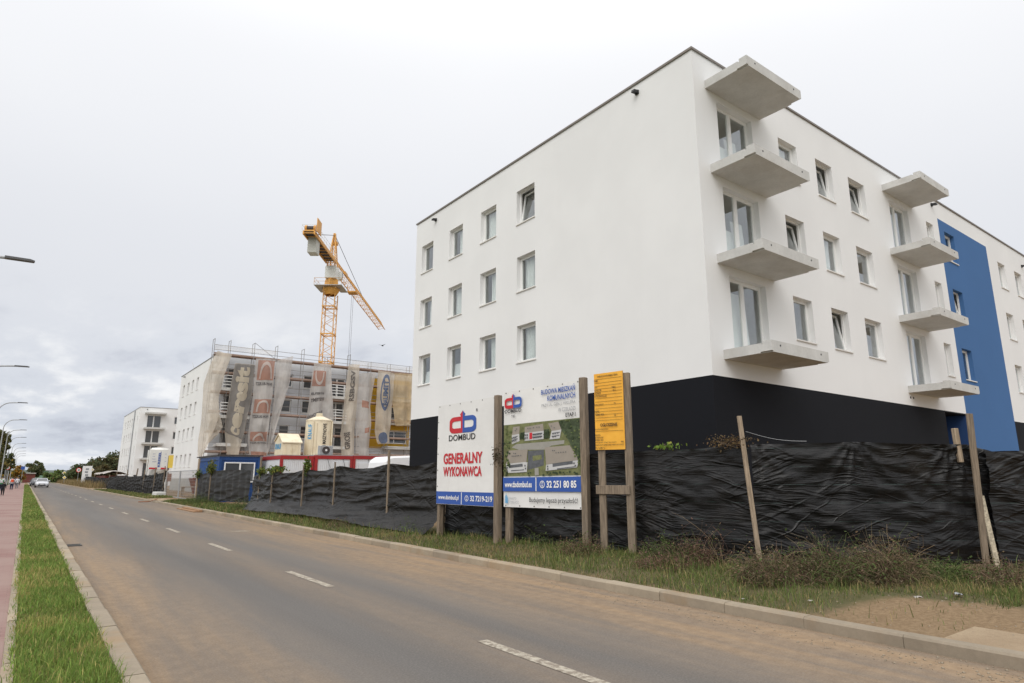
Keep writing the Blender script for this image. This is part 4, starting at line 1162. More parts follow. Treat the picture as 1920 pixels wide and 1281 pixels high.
W = 'post_wood'; WP = 'post_wood_pale'
fence('black fabric fence stretched between the leaning slat and the right-hand plank', [(9.78, 6.32), (11.2, 5.27), (12.75, 4.18), (13.15, 3.90)], [2.16, 2.19, 2.15, 2.02], [0.14, 0.16, 0.2, 0.2], 'black_fabric',
      [(9.70, 6.22, 2.62, -0.14, 0.11, 0.075, 0.035, WP), (12.60, 4.04, 2.66, 0.07, -0.06, 0.11, 0.035, W)], 1, 0.055, dens=40, sag=0.02, att=(1.75, 3.35))
fence('black fabric fence beyond the right-hand plank, ending at the picture edge', [(12.88, 3.92), (14.4, 2.85), (16.2, 1.5)], [2.04, 2.06, 2.05], [0.16, 0.16, 0.16], 'black_fabric', [(16.2, 1.6, 2.3, 0, 0, 0.1, 0.04, W)], 2, 0.05, dens=34, sag=0.02, att=(0.9, 2.6))
fence('black fabric fence behind the three site boards', [(8.98, 14.9), (9.2, 12.0), (9.62, 8.9), (9.78, 6.34)], [2.0, 2.08, 2.12, 2.16], [0.14, 0.14, 0.14, 0.14], 'black_fabric', [(9.12, 13.3, 2.25, 0, 0, 0.08, 0.05, W)], 3, 0.045, dens=26, sag=0.02)
fence('long charcoal fabric fence wrinkled along the verge left of the boards', [(8.98, 14.95), (8.75, 17.5), (8.6, 21.2), (8.55, 24.2), (8.5, 28.6), (8.66, 31.7)], [2.02, 2.0, 1.98, 1.90, 1.86, 1.74], [0.16, 0.2, 0.3, 0.3, 0.24, 0.2], 'grey_fabric',
      [(8.62, 17.6, 2.4, 0, 0.02, 0.07, 0.05, W), (8.42, 21.3, 2.12, 0, 0, 0.05, 0.04, W), (8.38, 24.3, 2.05, 0, 0, 0.05, 0.04, W), (8.34, 28.0, 2.0, 0.02, 0, 0.05, 0.04, W), (8.52, 30.4, 2.5, 0, 0.03, 0.10, 0.06, W), (9.1, 15.15, 2.55, 0, 0, 0.1, 0.06, W)], 4, 0.085, flare=0.42, dens=14, sag=0.10, us=0.30)
fence('dark fabric fence sagging between the site gate and the blue cabin', [(8.7, 32.6), (8.65, 36.0), (8.62, 40.0), (8.7, 44.2)], [2.02, 2.08, 2.05, 1.82], [0.40, 0.40, 0.30, 0.2], 'far_fabric',
      [(8.55, 40.3, 2.6, 0, 0, 0.08, 0.06, W), (8.62, 44.2, 2.75, 0, 0, 0.14, 0.08, WP)], 5, 0.03, pleat=0.05, dens=14, sag=0.08, us=0.3)
fence('pleated dark fabric fence beyond the gate towards the far blocks', [(9.0, 58.2), (8.95, 66), (8.85, 76), (8.7, 88), (8.7, 97.5)], [2.15, 1.95, 1.85, 1.9, 1.85], [0.1, 0.08, 0.08, 0.08, 0.06], 'far_fabric',
      [(8.9, 58.3, 2.5, 0, 0, 0.06, 0.06, W), (8.9, 63, 2.45, 0, 0, 0.08, 0.08, W), (8.88, 69, 2.3, 0, 0, 0.08, 0.08, W), (8.82, 75, 2.5, 0.2, 0, 0.10, 0.10, W), (8.8, 81, 2.4, 0, 0, 0.08, 0.08, W), (8.7, 90, 2.3, 0, 0, 0.08, 0.08, W)], 6, 0.05, pleat=0.22, dens=12, sag=0.15, us=0.3)
fence('low dark fabric fence past the side lane by the white banner', [(9.6, 108), (9.4, 130), (9.3, 152)], [1.55, 1.7, 1.9], [0.05, 0.05, 0.05], 'far_fabric', [(9.6, 108.2, 2.0, 0, 0, 0.1, 0.1, W), (9.4, 130, 2.2, 0, 0, 0.1, 0.1, W)], 7, 0.08, pleat=0.15, dens=7)
# spare rail timber beside the right-hand plank: a pale slat showing through the gap between the sheets
sl = thing('birch_stake', 'pale splintered birch stake standing in the gap beside the right-hand plank', 'stake', (12.82, 3.93, 0.1))
link_post(sl, (12.86, 3.96, 0.1), (12.80, 4.03, 1.30), 0.085, 0.04, 'birch_wood', wloc(sl), 'stake')
st = thing('timber_stub', 'short square timber nailed upright behind the right-hand plank', 'timber', (12.45, 4.35, 1.9))
link_post(st, (12.60, 4.19, 1.85), (12.59, 4.20, 2.42), 0.08, 0.08, WP, wloc(st), 'stub')

# ================================================================== site boards
class Board:
    def __init__(s, label, left, right, zb, zt_l, zt_r, parts_mat='print_white', thick=0.02):
        l, r = Vector((*left, 0)), Vector((*right, 0)); d = r - l
        s.w = d.length; s.ang = math.atan2(d.y, d.x); s.zb = zb; s.ztl = zt_l; s.ztr = zt_r
        s.o = thing('site_board', label, 'sign', (left[0], left[1], 0.1), s.ang); s.k = 0
    def P(s, u, v, off):
        top = s.ztl + (s.ztr - s.ztl) * u
        return (u * s.w, -off, top + (s.zb - top) * v - 0.1)
    def patch(s, name, poly, mt):
        s.k += 1; off = 0.012 + 0.0007 * s.k
        mb = MB().quad(*[s.P(u, v, off) for u, v in poly]); return mb.build(name, mt, s.o, world=False)
    def rect(s, name, u0, u1, v0, v1, mt): return s.patch(name, [(u0, v1), (u1, v1), (u1, v0), (u0, v0)], mt)
    def text(s, str_, mt, u0, u1, v0, v1, bold=0.02, shear=0.0):
        """lettering fitted to the box u0..u1, v0..v1"""
        s.k += 1; off = 0.012 + 0.0007 * s.k
        me = text_mesh('lettering', str_, mt, 1.0, 1.0, 'LEFT', bold)
        n = len(me.vertices); co = np.zeros(n * 3, dtype=np.float32); me.vertices.foreach_get('co', co); co = co.reshape(-1, 3)
        x = (co[:, 0] - co[:, 0].min()) / np.ptp(co[:, 0]); z = (co[:, 2] - co[:, 2].min()) / np.ptp(co[:, 2])
        u = u0 + (u1 - u0) * x; v = v1 - (v1 - v0) * z
        top = s.ztl + (s.ztr - s.ztl) * u
        out = np.stack([u * s.w, np.full(n, -off), top + (s.zb - top) * v - 0.1], 1)
        me.vertices.foreach_set('co', out.astype(np.float32).ravel()); me.update()
        return link('lettering', me, s.o)
    def sheet(s, mt, name='banner', nu=40, nv=40, bulge=0.006):
        U, V = np.meshgrid(np.linspace(0, 1, nu), np.linspace(0, 1, nv), indexing='ij')
        top = s.ztl + (s.ztr - s.ztl) * U
        y = -0.004 - 0 * U
        vv = np.stack([(U * s.w).ravel(), y.ravel(), (top + (s.zb - top) * V - 0.1).ravel()], 1)
        return link(name, np_mesh(name, vv, grid_faces(nu, nv)[:, ::-1], mt, smooth=True), s.o)
    def ply(s, mt, name='backing'):
        pts = [(0, s.zb - 0.1), (s.w, s.zb - 0.1), (s.w, s.ztr - 0.1), (0, s.ztl - 0.1)]
        return MB().prism(pts, 'y', 0.0, 0.022).build(name, mt, s.o, world=False)
    def post(s, x0, x1, zt, mt=W, y0=0.026, d=0.13, zb=-0.25):
        o = MB().box(x0, x1, y0, y0 + d, zb, zt - 0.1).build('post', mt, s.o, world=False, bevel=0.008); return o
    def eyelets(s, n):
        me = cached('eyelet', lambda: MB().tube((0, 0, 0), (0, -0.006, 0), 0.014, 8).mesh('eyelet', 'iron'))
        for i in range(n):
            for v in (0.012, 0.988):
                p = s.P(0.03 + 0.94 * i / (n - 1), v, 0.005); link('eyelet', me, s.o, p)
        for i in range(1, n):
            for u in (0.015, 0.985): link('eyelet', me, s.o, s.P(u, 0.012 + 0.976 * i / n, 0.005))
def banner_mat():
    m, nt, b = new_mat('banner_vinyl'); n = N(nt); p = n.pos()
    a = n.noise(p, 1.2, 5.0, 0.6); c = n.mix(n.smooth(a, 0.35, 0.75), (0.70, 0.695, 0.68), (0.77, 0.765, 0.75))
    st = n.smooth(n.noise(p, 1.0, 5.0, 0.65, (5, 5, 0.5)), 0.55, 0.8)
    c = n.mix(n.math('MULTIPLY', st, 0.22), c, (0.46, 0.43, 0.38))
    n.put(b.inputs['Base Color'], c); b.inputs['Roughness'].default_value = 0.5; b.inputs['Specular IOR Level'].default_value = 0.3
    n.bump(n.noise(p, 2.2, 4.0, 0.55), 0.4, 0.03, b); MATS['banner_vinyl'] = m
banner_mat()
def logo(bd, cu, hw, v0, v1, asp):
    """red d and blue b that share a pointed stem; rounded rings with open counters"""
    def ring(sign, mt):
        out, inn = [], []
        top, bot = v0 + (v1 - v0) * 0.26, v1; iy0, iy1 = v0 + (v1 - v0) * 0.46, v0 + (v1 - v0) * 0.78
        n = 10; ex = 0.02
        def arc(x0, x1, ya, yb, rx, ry):            # path from stem top out round to stem bottom
            p = [(x0, ya)]
            for k in range(n + 1):
                a = k / n * math.pi / 2; p.append((x1 - rx + rx * math.sin(a), ya + ry - ry * math.cos(a)))
            for k in range(n + 1):
                a = k / n * math.pi / 2; p.append((x1 - rx + rx * math.cos(a), yb - ry + ry * math.sin(a)))
            p.append((x0, yb)); return p
        xs = hw * 0.10
        out = arc(0.0, hw, top, bot, hw * 0.36, (v1 - v0) * 0.22); inn = arc(hw * 0.13, hw * 0.80, iy0, iy1, hw * 0.2, (v1 - v0) * 0.10)
        m_ = MB(); bd.k += 1; off = 0.012 + 0.0007 * bd.k
        for k in range(len(out) - 1):
            q = [out[k], out[k + 1], inn[k + 1], inn[k]]
            m_.quad(*[bd.P(cu + sign * a, b_, off) for a, b_ in q])
        # stem: half of the pointed roof
        m_.quad(*[bd.P(cu + sign * a, b_, off) for a, b_ in ((0, v0), (hw * 0.20, v0 + (v1 - v0) * 0.17), (hw * 0.13, top + 0.0), (0.0, top))])
        m_.quad(*[bd.P(cu + sign * a, b_, off) for a, b_ in ((0, top), (hw * 0.13, iy0), (hw * 0.13, iy1), (0, bot))])
        m_.build('logo_half', mt, bd.o, world=False)
    ring(-1, 'print_red'); ring(1, 'print_blue')
def phone_icon(bd, u, v, ru, rv):
    n = 16; m_ = MB(); bd.k += 1; off = 0.012 + 0.0007 * bd.k
    for k in range(n):
        a, b_ = 2 * math.pi * k / n, 2 * math.pi * (k + 1) / n
        m_.quad(*[bd.P(u + ru * r * math.cos(t), v + rv * r * math.sin(t), off) for r, t in ((1, a), (1, b_), (0.8, b_), (0.8, a))])
    m_.quad(*[bd.P(u + ru * x, v + rv * y, off) for x, y in ((-0.3, 0.55), (0.3, 0.55), (0.3, -0.55), (-0.3, -0.55))])
    m_.build('phone_icon', 'print_white', bd.o, world=False)
    bd.rect('phone_screen', u - ru * 0.2, u + ru * 0.2, v - rv * 0.4, v + rv * 0.3, 'print_blue')

b1 = Board('white banner with red and blue house logo above red contractor lettering', (8.55, 14.65), (8.70, 12.22), 0.94, 3.45, 3.48)
b1.sheet('banner_vinyl'); b1.ply('plank_wood')
b1.rect('blue_band', 0.004, 0.996, 0.875, 0.996, 'print_blue')
logo(b1, 0.455, 0.232, 0.084, 0.305, 1)
b1.text('DOMBUD', 'print_black', 0.215, 0.675, 0.318, 0.378, 0.012)
b1.text('R', 'print_black', 0.685, 0.715, 0.085, 0.115, 0.0)
b1.text('GENERALNY', 'print_red', 0.125, 0.795, 0.498, 0.606, 0.032)
b1.text('WYKONAWCA', 'print_red', 0.125, 0.785, 0.632, 0.728, 0.032)
b1.rect('band_divider', 0.452, 0.462, 0.88, 0.992, 'print_white')
b1.text('www.dombud.pl', 'print_white', 0.045, 0.41, 0.91, 0.965, 0.022)
phone_icon(b1, 0.545, 0.935, 0.032, 0.028)
b1.text('32 7219-219', 'print_white', 0.605, 0.955, 0.908, 0.96, 0.025)
b1.eyelets(6)
b1.post(0.0, 0.11, 0.95 + 0.2, W); b1.post(b1.w - 0.02, b1.w + 0.125, 3.50, W, y0=-0.06, d=0.14)

b2 = Board('white banner with an aerial housing picture and a phone number on a blue band', (8.78, 12.02), (9.31, 9.96), 0.95, 3.56, 3.66)
b2.sheet('banner_vinyl'); b2.ply('plank_wood')
def q7(x, y):
    xl = 66 + (y - 175) / 1005 * 12; xr = 727 + (y - 55) / 1167 * 50; u = (x - xl) / (xr - xl)
    top = 175 - 120 * u; bot = 1180 + 42 * u
    return (min(0.997, max(0.003, u)), (y - top) / (bot - top))
mat('pic_lawn', (0.155, 0.165, 0.070), 0.55, 0.35, 9.0); mat('pic_wood', (0.055, 0.075, 0.035), 0.55, 0.55, 14.0)
mat('pic_roof', (0.30, 0.265, 0.225), 0.55, 0.06, 5.0); mat('pic_wall', (0.50, 0.50, 0.50), 0.55, 0.06); mat('pic_shade', (0.10, 0.105, 0.115), 0.55, 0.3, 12.0)
mat('pic_road', (0.30, 0.29, 0.26), 0.55, 0.08, 6.0)
def pp(nm, mt, *pts): b2.patch(nm, [q7(*p) for p in pts], mt)
b2.patch('picture', [(0.003, 0.742), (0.997, 0.742), (0.997, 0.30), (0.003, 0.296)], 'pic_lawn')
pp('picture_trees', 'pic_wood', (700, 720), (762, 885), (757, 410), (560, 432), (585, 520), (640, 600))
pp('picture_trees', 'pic_wood', (222, 600), (270, 590), (268, 530), (224, 540)); pp('picture_trees', 'pic_wood', (437, 590), (492, 590), (480, 505), (437, 510))
pp('picture_road', 'pic_road', (150, 668), (215, 690), (445, 690), (505, 655), (612, 640), (612, 608), (190, 640))
pp('picture_yard', 'pic_shade', (302, 868), (368, 850), (442, 830), (440, 692), (300, 700)); pp('picture_lawn', 'pic_lawn', (345, 790), (425, 775), (420, 735), (342, 745))
def block(roof, wall, shade):
    pp('picture_roof', 'pic_roof', *roof); pp('picture_wall', 'pic_wall', *wall)
    for s_ in shade: pp('picture_windows', 'pic_shade', *s_)
block([(150, 560), (218, 548), (222, 480), (160, 487)], [(150, 640), (222, 612), (218, 548), (150, 560)], [[(160, 585), (205, 572), (205, 565), (160, 577)], [(160, 610), (205, 595), (205, 588), (160, 602)]])
block([(268, 540), (437, 522), (430, 458), (268, 487)], [(268, 612), (437, 595), (437, 522), (268, 540)], [[(345, 560), (425, 550), (425, 538), (345, 548)], [(345, 588), (425, 578), (425, 566), (345, 575)]])
pp('picture_door', 'print_red', (312, 597), (337, 594), (337, 536), (312, 539))
block([(505, 525), (588, 512), (560, 440), (475, 457)], [(490, 600), (575, 592), (588, 512), (505, 525)], [[(510, 550), (575, 540), (576, 532), (510, 542)], [(508, 578), (572, 568), (573, 560), (508, 570)]])
block([(100, 812), (290, 798), (300, 686), (126, 696)], [(124, 892), (296, 885), (300, 800), (268, 798), (100, 814)], [[(130, 850), (258, 838), (255, 812), (128, 824)], [(150, 878), (270, 870), (268, 862), (150, 868)]])
block([(466, 822), (738, 785), (660, 655), (450, 670)], [(462, 878), (724, 852), (738, 787), (466, 824)], [[(522, 845), (690, 822), (688, 795), (520, 815)], [(560, 868), (705, 850), (704, 842), (560, 858)]])
pp('picture_path', 'pic_road', (368, 918), (405, 915), (400, 850), (366, 852))
mat('pic_tree', (0.035, 0.055, 0.022), 0.55, 0.4, 30.0); mat('pic_leaf', (0.12, 0.15, 0.05), 0.55, 0.4, 30.0)
rp_ = random.Random(4)
for mt_, cnt, box in (('pic_tree', 60, (560, 420, 755, 880)), ('pic_leaf', 50, (600, 420, 755, 880)), ('pic_tree', 26, (75, 600, 140, 915)), ('pic_leaf', 30, (80, 470, 150, 900)), ('pic_tree', 24, (310, 890, 740, 920)), ('pic_tree', 14, (225, 545, 268, 600)), ('pic_tree', 14, (440, 515, 490, 590))):
    mbp = MB(); b2.k += 1; off_ = 0.012 + 0.0007 * b2.k          # little tree crowns printed in the aerial picture
    for _ in range(cnt):
        px_, py_ = rp_.uniform(box[0], box[2]), rp_.uniform(box[1], box[3])
        if 560 <= box[0] <= 600 and px_ < 575 + (py_ - 420) * 0.42 - 10: continue
        rr_ = rp_.uniform(5, 13)
        mbp.quad(*[b2.P(*q7(px_ + rr_ * math.cos(-k_ * 1.047) * rp_.uniform(0.7, 1.1), py_ + rr_ * math.sin(-k_ * 1.047) * rp_.uniform(0.7, 1.1)), off_) for k_ in range(6)])
    tag(mbp.build('picture_crowns', mt_, b2.o, world=False), kind='stuff')
mbp = MB(); b2.k += 1; off_ = 0.012 + 0.0007 * b2.k
for x_, y_ in [(175, 720), (190, 722), (160, 745), (175, 745), (190, 744), (205, 742), (220, 741), (240, 740), (520, 700), (535, 700), (550, 720), (570, 718), (590, 716), (610, 715), (630, 714), (300, 500), (320, 498), (350, 494), (380, 490), (400, 488), (505, 480), (530, 495), (185, 520), (195, 505)]:
    mbp.quad(*[b2.P(*q7(x_ + a_, y_ + c_), off_) for a_, c_ in ((-4, 4), (4, 4), (4, -4), (-4, -4))])
tag(mbp.build('picture_vents', 'pic_shade', b2.o, world=False), kind='stuff')
mbp = MB(); b2.k += 1; off_ = 0.012 + 0.0007 * b2.k
for x_, y_, w_q in [(160, 588, 5), (175, 584, 5), (190, 580, 5), (160, 612, 5), (175, 608, 5), (190, 603, 5), (280, 560, 5), (295, 558, 5), (280, 585, 5), (295, 583, 5), (350, 555, 7), (370, 553, 7), (390, 551, 7), (410, 549, 7), (350, 580, 7), (370, 578, 7), (390, 576, 7), (410, 574, 7), (520, 548, 5), (540, 545, 5), (560, 542, 5), (520, 575, 5), (540, 572, 5), (110, 850, 5), (115, 872, 5), (280, 830, 5), (285, 855, 5), (480, 840, 5), (482, 862, 5), (700, 815, 6), (712, 838, 6)]:
    mbp.quad(*[b2.P(*q7(x_ + a_ * w_q / 4, y_ + c_), off_) for a_, c_ in ((-4, 7), (4, 7), (4, -7), (-4, -7))])
tag(mbp.build('picture_windows', 'pic_shade', b2.o, world=False), kind='stuff')
b2.rect('blue_band', 0.003, 0.997, 0.752, 0.868, 'print_blue')
logo(b2, 0.142, 0.118, 0.028, 0.155, 1)
b2.text('DOMBUD', 'print_black', 0.03, 0.255, 0.163, 0.195, 0.012); b2.text('TBS', 'print_black', 0.115, 0.17, 0.215, 0.237, 0.0)
b2.text('BUDOWA MIESZKAŃ', 'print_blue', 0.52, 0.945, 0.022, 0.077, 0.02); b2.text('KOMUNALNYCH', 'print_blue', 0.60, 0.945, 0.092, 0.136, 0.02)
b2.text('PRZY UL. GEN. J. HALLERA', 'print_grey', 0.525, 0.945, 0.155, 0.188, 0.0); b2.text('W CZELADZI', 'print_grey', 0.735, 0.945, 0.205, 0.236, 0.0)
b2.text('ETAP I', 'print_black', 0.825, 0.945, 0.252, 0.283, 0.02)
b2.rect('band_divider', 0.440, 0.450, 0.755, 0.866, 'print_white')
b2.text('www.tbsdombud.eu', 'print_white', 0.03, 0.39, 0.785, 0.835, 0.025); phone_icon(b2, 0.525, 0.811, 0.032, 0.03)
b2.text('32 251 80 85', 'print_white', 0.58, 0.94, 0.782, 0.838, 0.03)
for k in range(6): b2.rect('city_emblem', 0.035 + 0.007 * k, 0.040 + 0.007 * k, 0.965 - 0.08 + 0.012 * abs(2 - k), 0.968, 'print_cyan')
b2.text('MIASTO', 'print_grey', 0.10, 0.19, 0.918, 0.936, 0.0); b2.text('CZELADŹ', 'print_grey', 0.10, 0.22, 0.944, 0.968, 0.0)
b2.text('Budujemy lepszą przyszłość!', 'print_black', 0.36, 0.955, 0.912, 0.965, 0.005)
b2.eyelets(6)
b2.post(0.02, 0.16, 0.95 + 0.2, W); b2.post(b2.w - 0.01, b2.w + 0.135, 3.70, W, y0=-0.06, d=0.14)

def notice_mat():
    m, nt, b = new_mat('notice_yellow'); n = N(nt); p = n.pos(); a = n.noise(p, 3.0, 5.0, 0.6); g = n.noise(p, 5.0, 5.0, 0.6, (1, 1, 14))
    c = n.mix(n.smooth(a, 0.3, 0.75), (0.78, 0.37, 0.026), (0.86, 0.45, 0.045)); c = n.mix(n.math('MULTIPLY', n.smooth(g, 0.5, 0.8), 0.3), c, (0.62, 0.30, 0.03))
    n.put(b.inputs['Base Color'], c); b.inputs['Roughness'].default_value = 0.55; MATS['notice_yellow'] = m
notice_mat(); mat('notice_ink', (0.055, 0.035, 0.02), 0.6, 0.1)
b3 = Board('narrow orange notice board with black lettering on two timber legs', (9.08, 9.31), (9.325, 8.74), 2.14, 3.67, 3.70)
b3.sheet('notice_yellow', 'notice_panel'); b3.ply('plank_wood')
for v in (0.075, 0.125, 0.165, 0.205, 0.245, 0.285, 0.33, 0.375, 0.42, 0.465, 0.505, 0.545, 0.585, 0.62, 0.76): b3.rect('ruled_line', 0.03, 0.96, v, v + 0.0035, 'notice_ink')
b3.text('TABLICA INFORMACYJNA', 'notice_ink', 0.12, 0.84, 0.03, 0.058, 0.02)
for s_, u0, u1, v0 in [('NUMER', 0.02, 0.15, 0.085), ('URZĄD', 0.02, 0.13, 0.172), ('INWESTOR', 0.02, 0.26, 0.214), ('ADRES', 0.02, 0.24, 0.254), ('WYKONAWCZE', 0.02, 0.44, 0.294),
                       ('KIER. ROBÓT', 0.02, 0.33, 0.40), ('INSPEK.', 0.02, 0.18, 0.49), ('TERMIN BUD.', 0.02, 0.34, 0.532), ('TBS', 0.62, 0.76, 0.19), ('TEL 32', 0.66, 0.76, 0.232), ('25', 0.68, 0.74, 0.40), ('12', 0.68, 0.74, 0.55),
                       ('DLA PRAWIDŁOWOŚCI', 0.02, 0.46, 0.722), ('KIEROWN.', 0.02, 0.20, 0.80), ('KOORDYN. BHP', 0.02, 0.29, 0.832), ('INSPEKC. BUD', 0.02, 0.29, 0.864), ('POLICJA 997  STRAŻ 998  POGOT.', 0.02, 0.74, 0.896), ('999', 0.88, 0.97, 0.894),
                       ('OKRĘGOWY INSPEKTORAT PRACY KATOWICE', 0.02, 0.97, 0.93), ('TEL. ALARM. 112', 0.02, 0.34, 0.965)]:
    b3.text(s_, 'notice_ink', u0, u1, v0, v0 + 0.024, 0.012)
b3.text('OGŁOSZENIE', 'notice_ink', 0.20, 0.78, 0.662, 0.704, 0.03)
b3.post(0.03, 0.17, 2.6, W, y0=0.03, d=0.06); b3.post(b3.w - 0.03, b3.w + 0.115, 3.66, W, y0=0.03, d=0.10)
MB().box(-0.02, b3.w + 0.06, -0.012, 0.026, 1.28 - 0.1, 1.45 - 0.1).build('crossbar', W, b3.o, world=False, bevel=0.006)

# ================================================================== containers, silos, van behind the fence
def container(label, x0, x1, y0, y1, z0, z1, frame, panel, group, door=False):
    o = thing('site_container', label, 'container', ((x0 + x1) / 2, y0, z0), group=group)
    f = 0.16
    for x in (x0, x1 - f):
        for y in (y0, y1 - f): MB().box(x, x + f, y, y + f, z0, z1).build('corner_post', frame, o)
    MB().box(x0 + f, x1 - f, y0, y0 + f, z1 - 0.22, z1 - 0.002).box(x0, x0 + f, y0 + f, y1 - f, z1 - 0.22, z1 - 0.002).box(x1 - f, x1, y0 + f, y1 - f, z1 - 0.22, z1 - 0.002).box(x0 + f, x1 - f, y1 - f, y1, z1 - 0.22, z1 - 0.002).build('top_rail', frame, o)
    MB().box(x0 + f, x1 - f, y0, y0 + f, z0, z0 + 0.16).box(x0, x0 + f, y0 + f, y1 - f, z0, z0 + 0.16).build('bottom_rail', frame, o)
    wl_ = MB()
    n = int((x1 - x0 - 2 * f) / 0.12)
    for i in range(n):
        a = x0 + f + (x1 - x0 - 2 * f) * i / n; b_ = x0 + f + (x1 - x0 - 2 * f) * (i + 1) / n; m_ = (a + b_) / 2
        wl_.quad((a, y0 + 0.05, z0 + 0.16), (m_, y0 + 0.035, z0 + 0.16), (m_, y0 + 0.035, z1 - 0.22), (a, y0 + 0.05, z1 - 0.22)).quad((m_, y0 + 0.035, z0 + 0.16), (b_, y0 + 0.05, z0 + 0.16), (b_, y0 + 0.05, z1 - 0.22), (m_, y0 + 0.035, z1 - 0.22))
    n = int((y1 - y0 - 2 * f) / 0.12)
    for i in range(n):
        a = y0 + f + (y1 - y0 - 2 * f) * i / n; b_ = y0 + f + (y1 - y0 - 2 * f) * (i + 1) / n; m_ = (a + b_) / 2
        wl_.quad((x0 + 0.05, b_, z0 + 0.16), (x0 + 0.035, m_, z0 + 0.16), (x0 + 0.035, m_, z1 - 0.22), (x0 + 0.05, b_, z1 - 0.22)).quad((x0 + 0.035, m_, z0 + 0.16), (x0 + 0.05, a, z0 + 0.16), (x0 + 0.05, a, z1 - 0.22), (x0 + 0.035, m_, z1 - 0.22))
    wl_.build('wall_panel', panel, o)
    MB().box(x0 + 0.03, x1 - 0.03, y0 + 0.03, y1 - 0.03, z1 + 0.001, z1 + 0.04).build('roof', 'galv', o)
    return o
RG = 'red-framed site containers in a row'
c1 = container('red-framed white container at the left of its row, beside the cream hopper', 12.1, 14.12, 39.2, 45, 0.15, 2.90, 'container_red', 'container_white', RG)
c2 = container('red-framed white container in the middle of its row, below the cream silo', 14.14, 16.57, 39.0, 45, 0.15, 2.94, 'container_red', 'container_white', RG)
c3 = container('red-framed white container at the right of its row, next to the white van', 16.60, 19.02, 39.0, 45, 0.15, 2.97, 'container_red', 'container_white', RG)
for c_, x in ((c2, 14.9), (c2, 15.9), (c3, 17.6)):
    MB().tube((x, 38.97, 2.75), (x + 0.18, 38.95, 2.2), 0.012, 4).tube((x + 0.18, 38.95, 2.2), (x + 0.05, 38.95, 1.6), 0.012, 4).build('cable', 'black_plastic', c_)
MB().box(15.35, 16.3, 38.99, 39.03, 1.2, 2.55).build('door', 'container_white', c2); MB().box(17.0, 17.9, 38.99, 39.03, 0.4, 2.5).build('door', 'container_white', c3)
cb = container('blue site cabin with a two-pane window behind the sagging fence', 9.3, 11.72, 42.0, 48.0, 0.15, 2.86, 'container_blue', 'container_blue', None)
MB().box(9.2, 11.85, 41.9, 48.1, 2.902, 2.97).build('roof_edge', 'crane_dark', cb)
wf = MB().ring(9.6, 11.4, 1.3, 2.52, 0.07, 41.93, 42.0).box(10.47, 10.56, 41.93, 42.0, 1.37, 2.45).build('window', 'white_frame', cb)
MB().box(9.67, 10.47, 41.96, 41.98, 1.37, 2.45).build('pane', 'dark_glass', wf); MB().box(10.56, 11.33, 41.96, 41.98, 1.37, 2.45).build('pane', 'dark_glass', wf)
ac = thing('air_conditioner', 'grey air-conditioner unit standing on the middle red-framed container', 'air conditioner', (14.9, 39.4, 2.98))
MB().box(14.45, 15.3, 39.2, 39.55, 2.99, 3.55).build('casing', 'galv', ac, bevel=0.02)
MB().tube((14.85, 39.19, 3.27), (14.85, 39.16, 3.27), 0.24, 18).build('fan_grille', 'crane_dark', ac); MB().tube((14.85, 39.16, 3.27), (14.85, 39.15, 3.27), 0.07, 10).build('fan_hub', 'print_white', ac)
# cream silo
S1 = thing('plaster_silo', 'tall cream steel silo with vertical black lettering above the red containers', 'silo', (22.4, 61.3, 0.1))
MB().lathe([(0.25, 1.4), (1.25, 3.4), (1.25, 6.85), (1.28, 6.85), (1.28, 6.95), (0.35, 7.35), (0.35, 7.42), (0, 7.42)], (22.4, 61.3, 0.1), 28).build('vessel', 'silo_cream', S1, smooth=False)
for a in range(4):
    t = math.pi / 4 + a * math.pi / 2; x, y = 22.4 + 1.32 * math.cos(t), 61.3 + 1.32 * math.sin(t)
    MB().box(x - 0.07, x + 0.07, y - 0.07, y + 0.07, 0.1, 6.9).build('leg', 'silo_cream', S1)
MB().tube((21.75, 60.2, 2.0), (21.75, 60.2, 6.7), 0.06, 8).build('fill_pipe', 'silo_cream', S1)
MB().box(22.1, 22.55, 61.0, 61.5, 7.45, 7.75).build('hatch', 'silo_cream', S1)
def silo_text(o, s_, cx, cy, r, a0, z0, z1, hgt, mt, up=True):
    """vertical lettering wrapped on a cylinder"""
    me = text_mesh('lettering', s_, mt, 1.0, 1.0, 'LEFT', 0.02)
    bm = bmesh.new(); bm.from_mesh(me); bmesh.ops.triangulate(bm, faces=bm.faces); bm.to_mesh(me); bm.free()
    n = len(me.vertices); co = np.zeros(n * 3, dtype=np.float32); me.vertices.foreach_get('co', co); co = co.reshape(-1, 3)
    x = (co[:, 0] - co[:, 0].min()) / np.ptp(co[:, 0]); z = (co[:, 2] - co[:, 2].min()) / np.ptp(co[:, 2])
    ang = a0 + (0.5 - z) * hgt / r * 1.0
    c = wloc(o)
    out = np.stack([cx + (r + 0.03) * np.cos(ang) - c.x, cy + (r + 0.03) * np.sin(ang) - c.y, z0 + (z1 - z0) * x - c.z], 1)
    me.vertices.foreach_set('co', out.astype(np.float32).ravel()); me.update(); link('lettering', me, o)
silo_text(S1, 'TYNKI MASZYNOWE', 22.4, 61.3, 1.25, R(-85), 3.75, 6.7, 0.36, 'print_black')
silo_text(S1, 'KNAUF', 22.4, 61.3, 1.25, R(-150), 5.2, 6.6, 0.55, 'print_cyan')
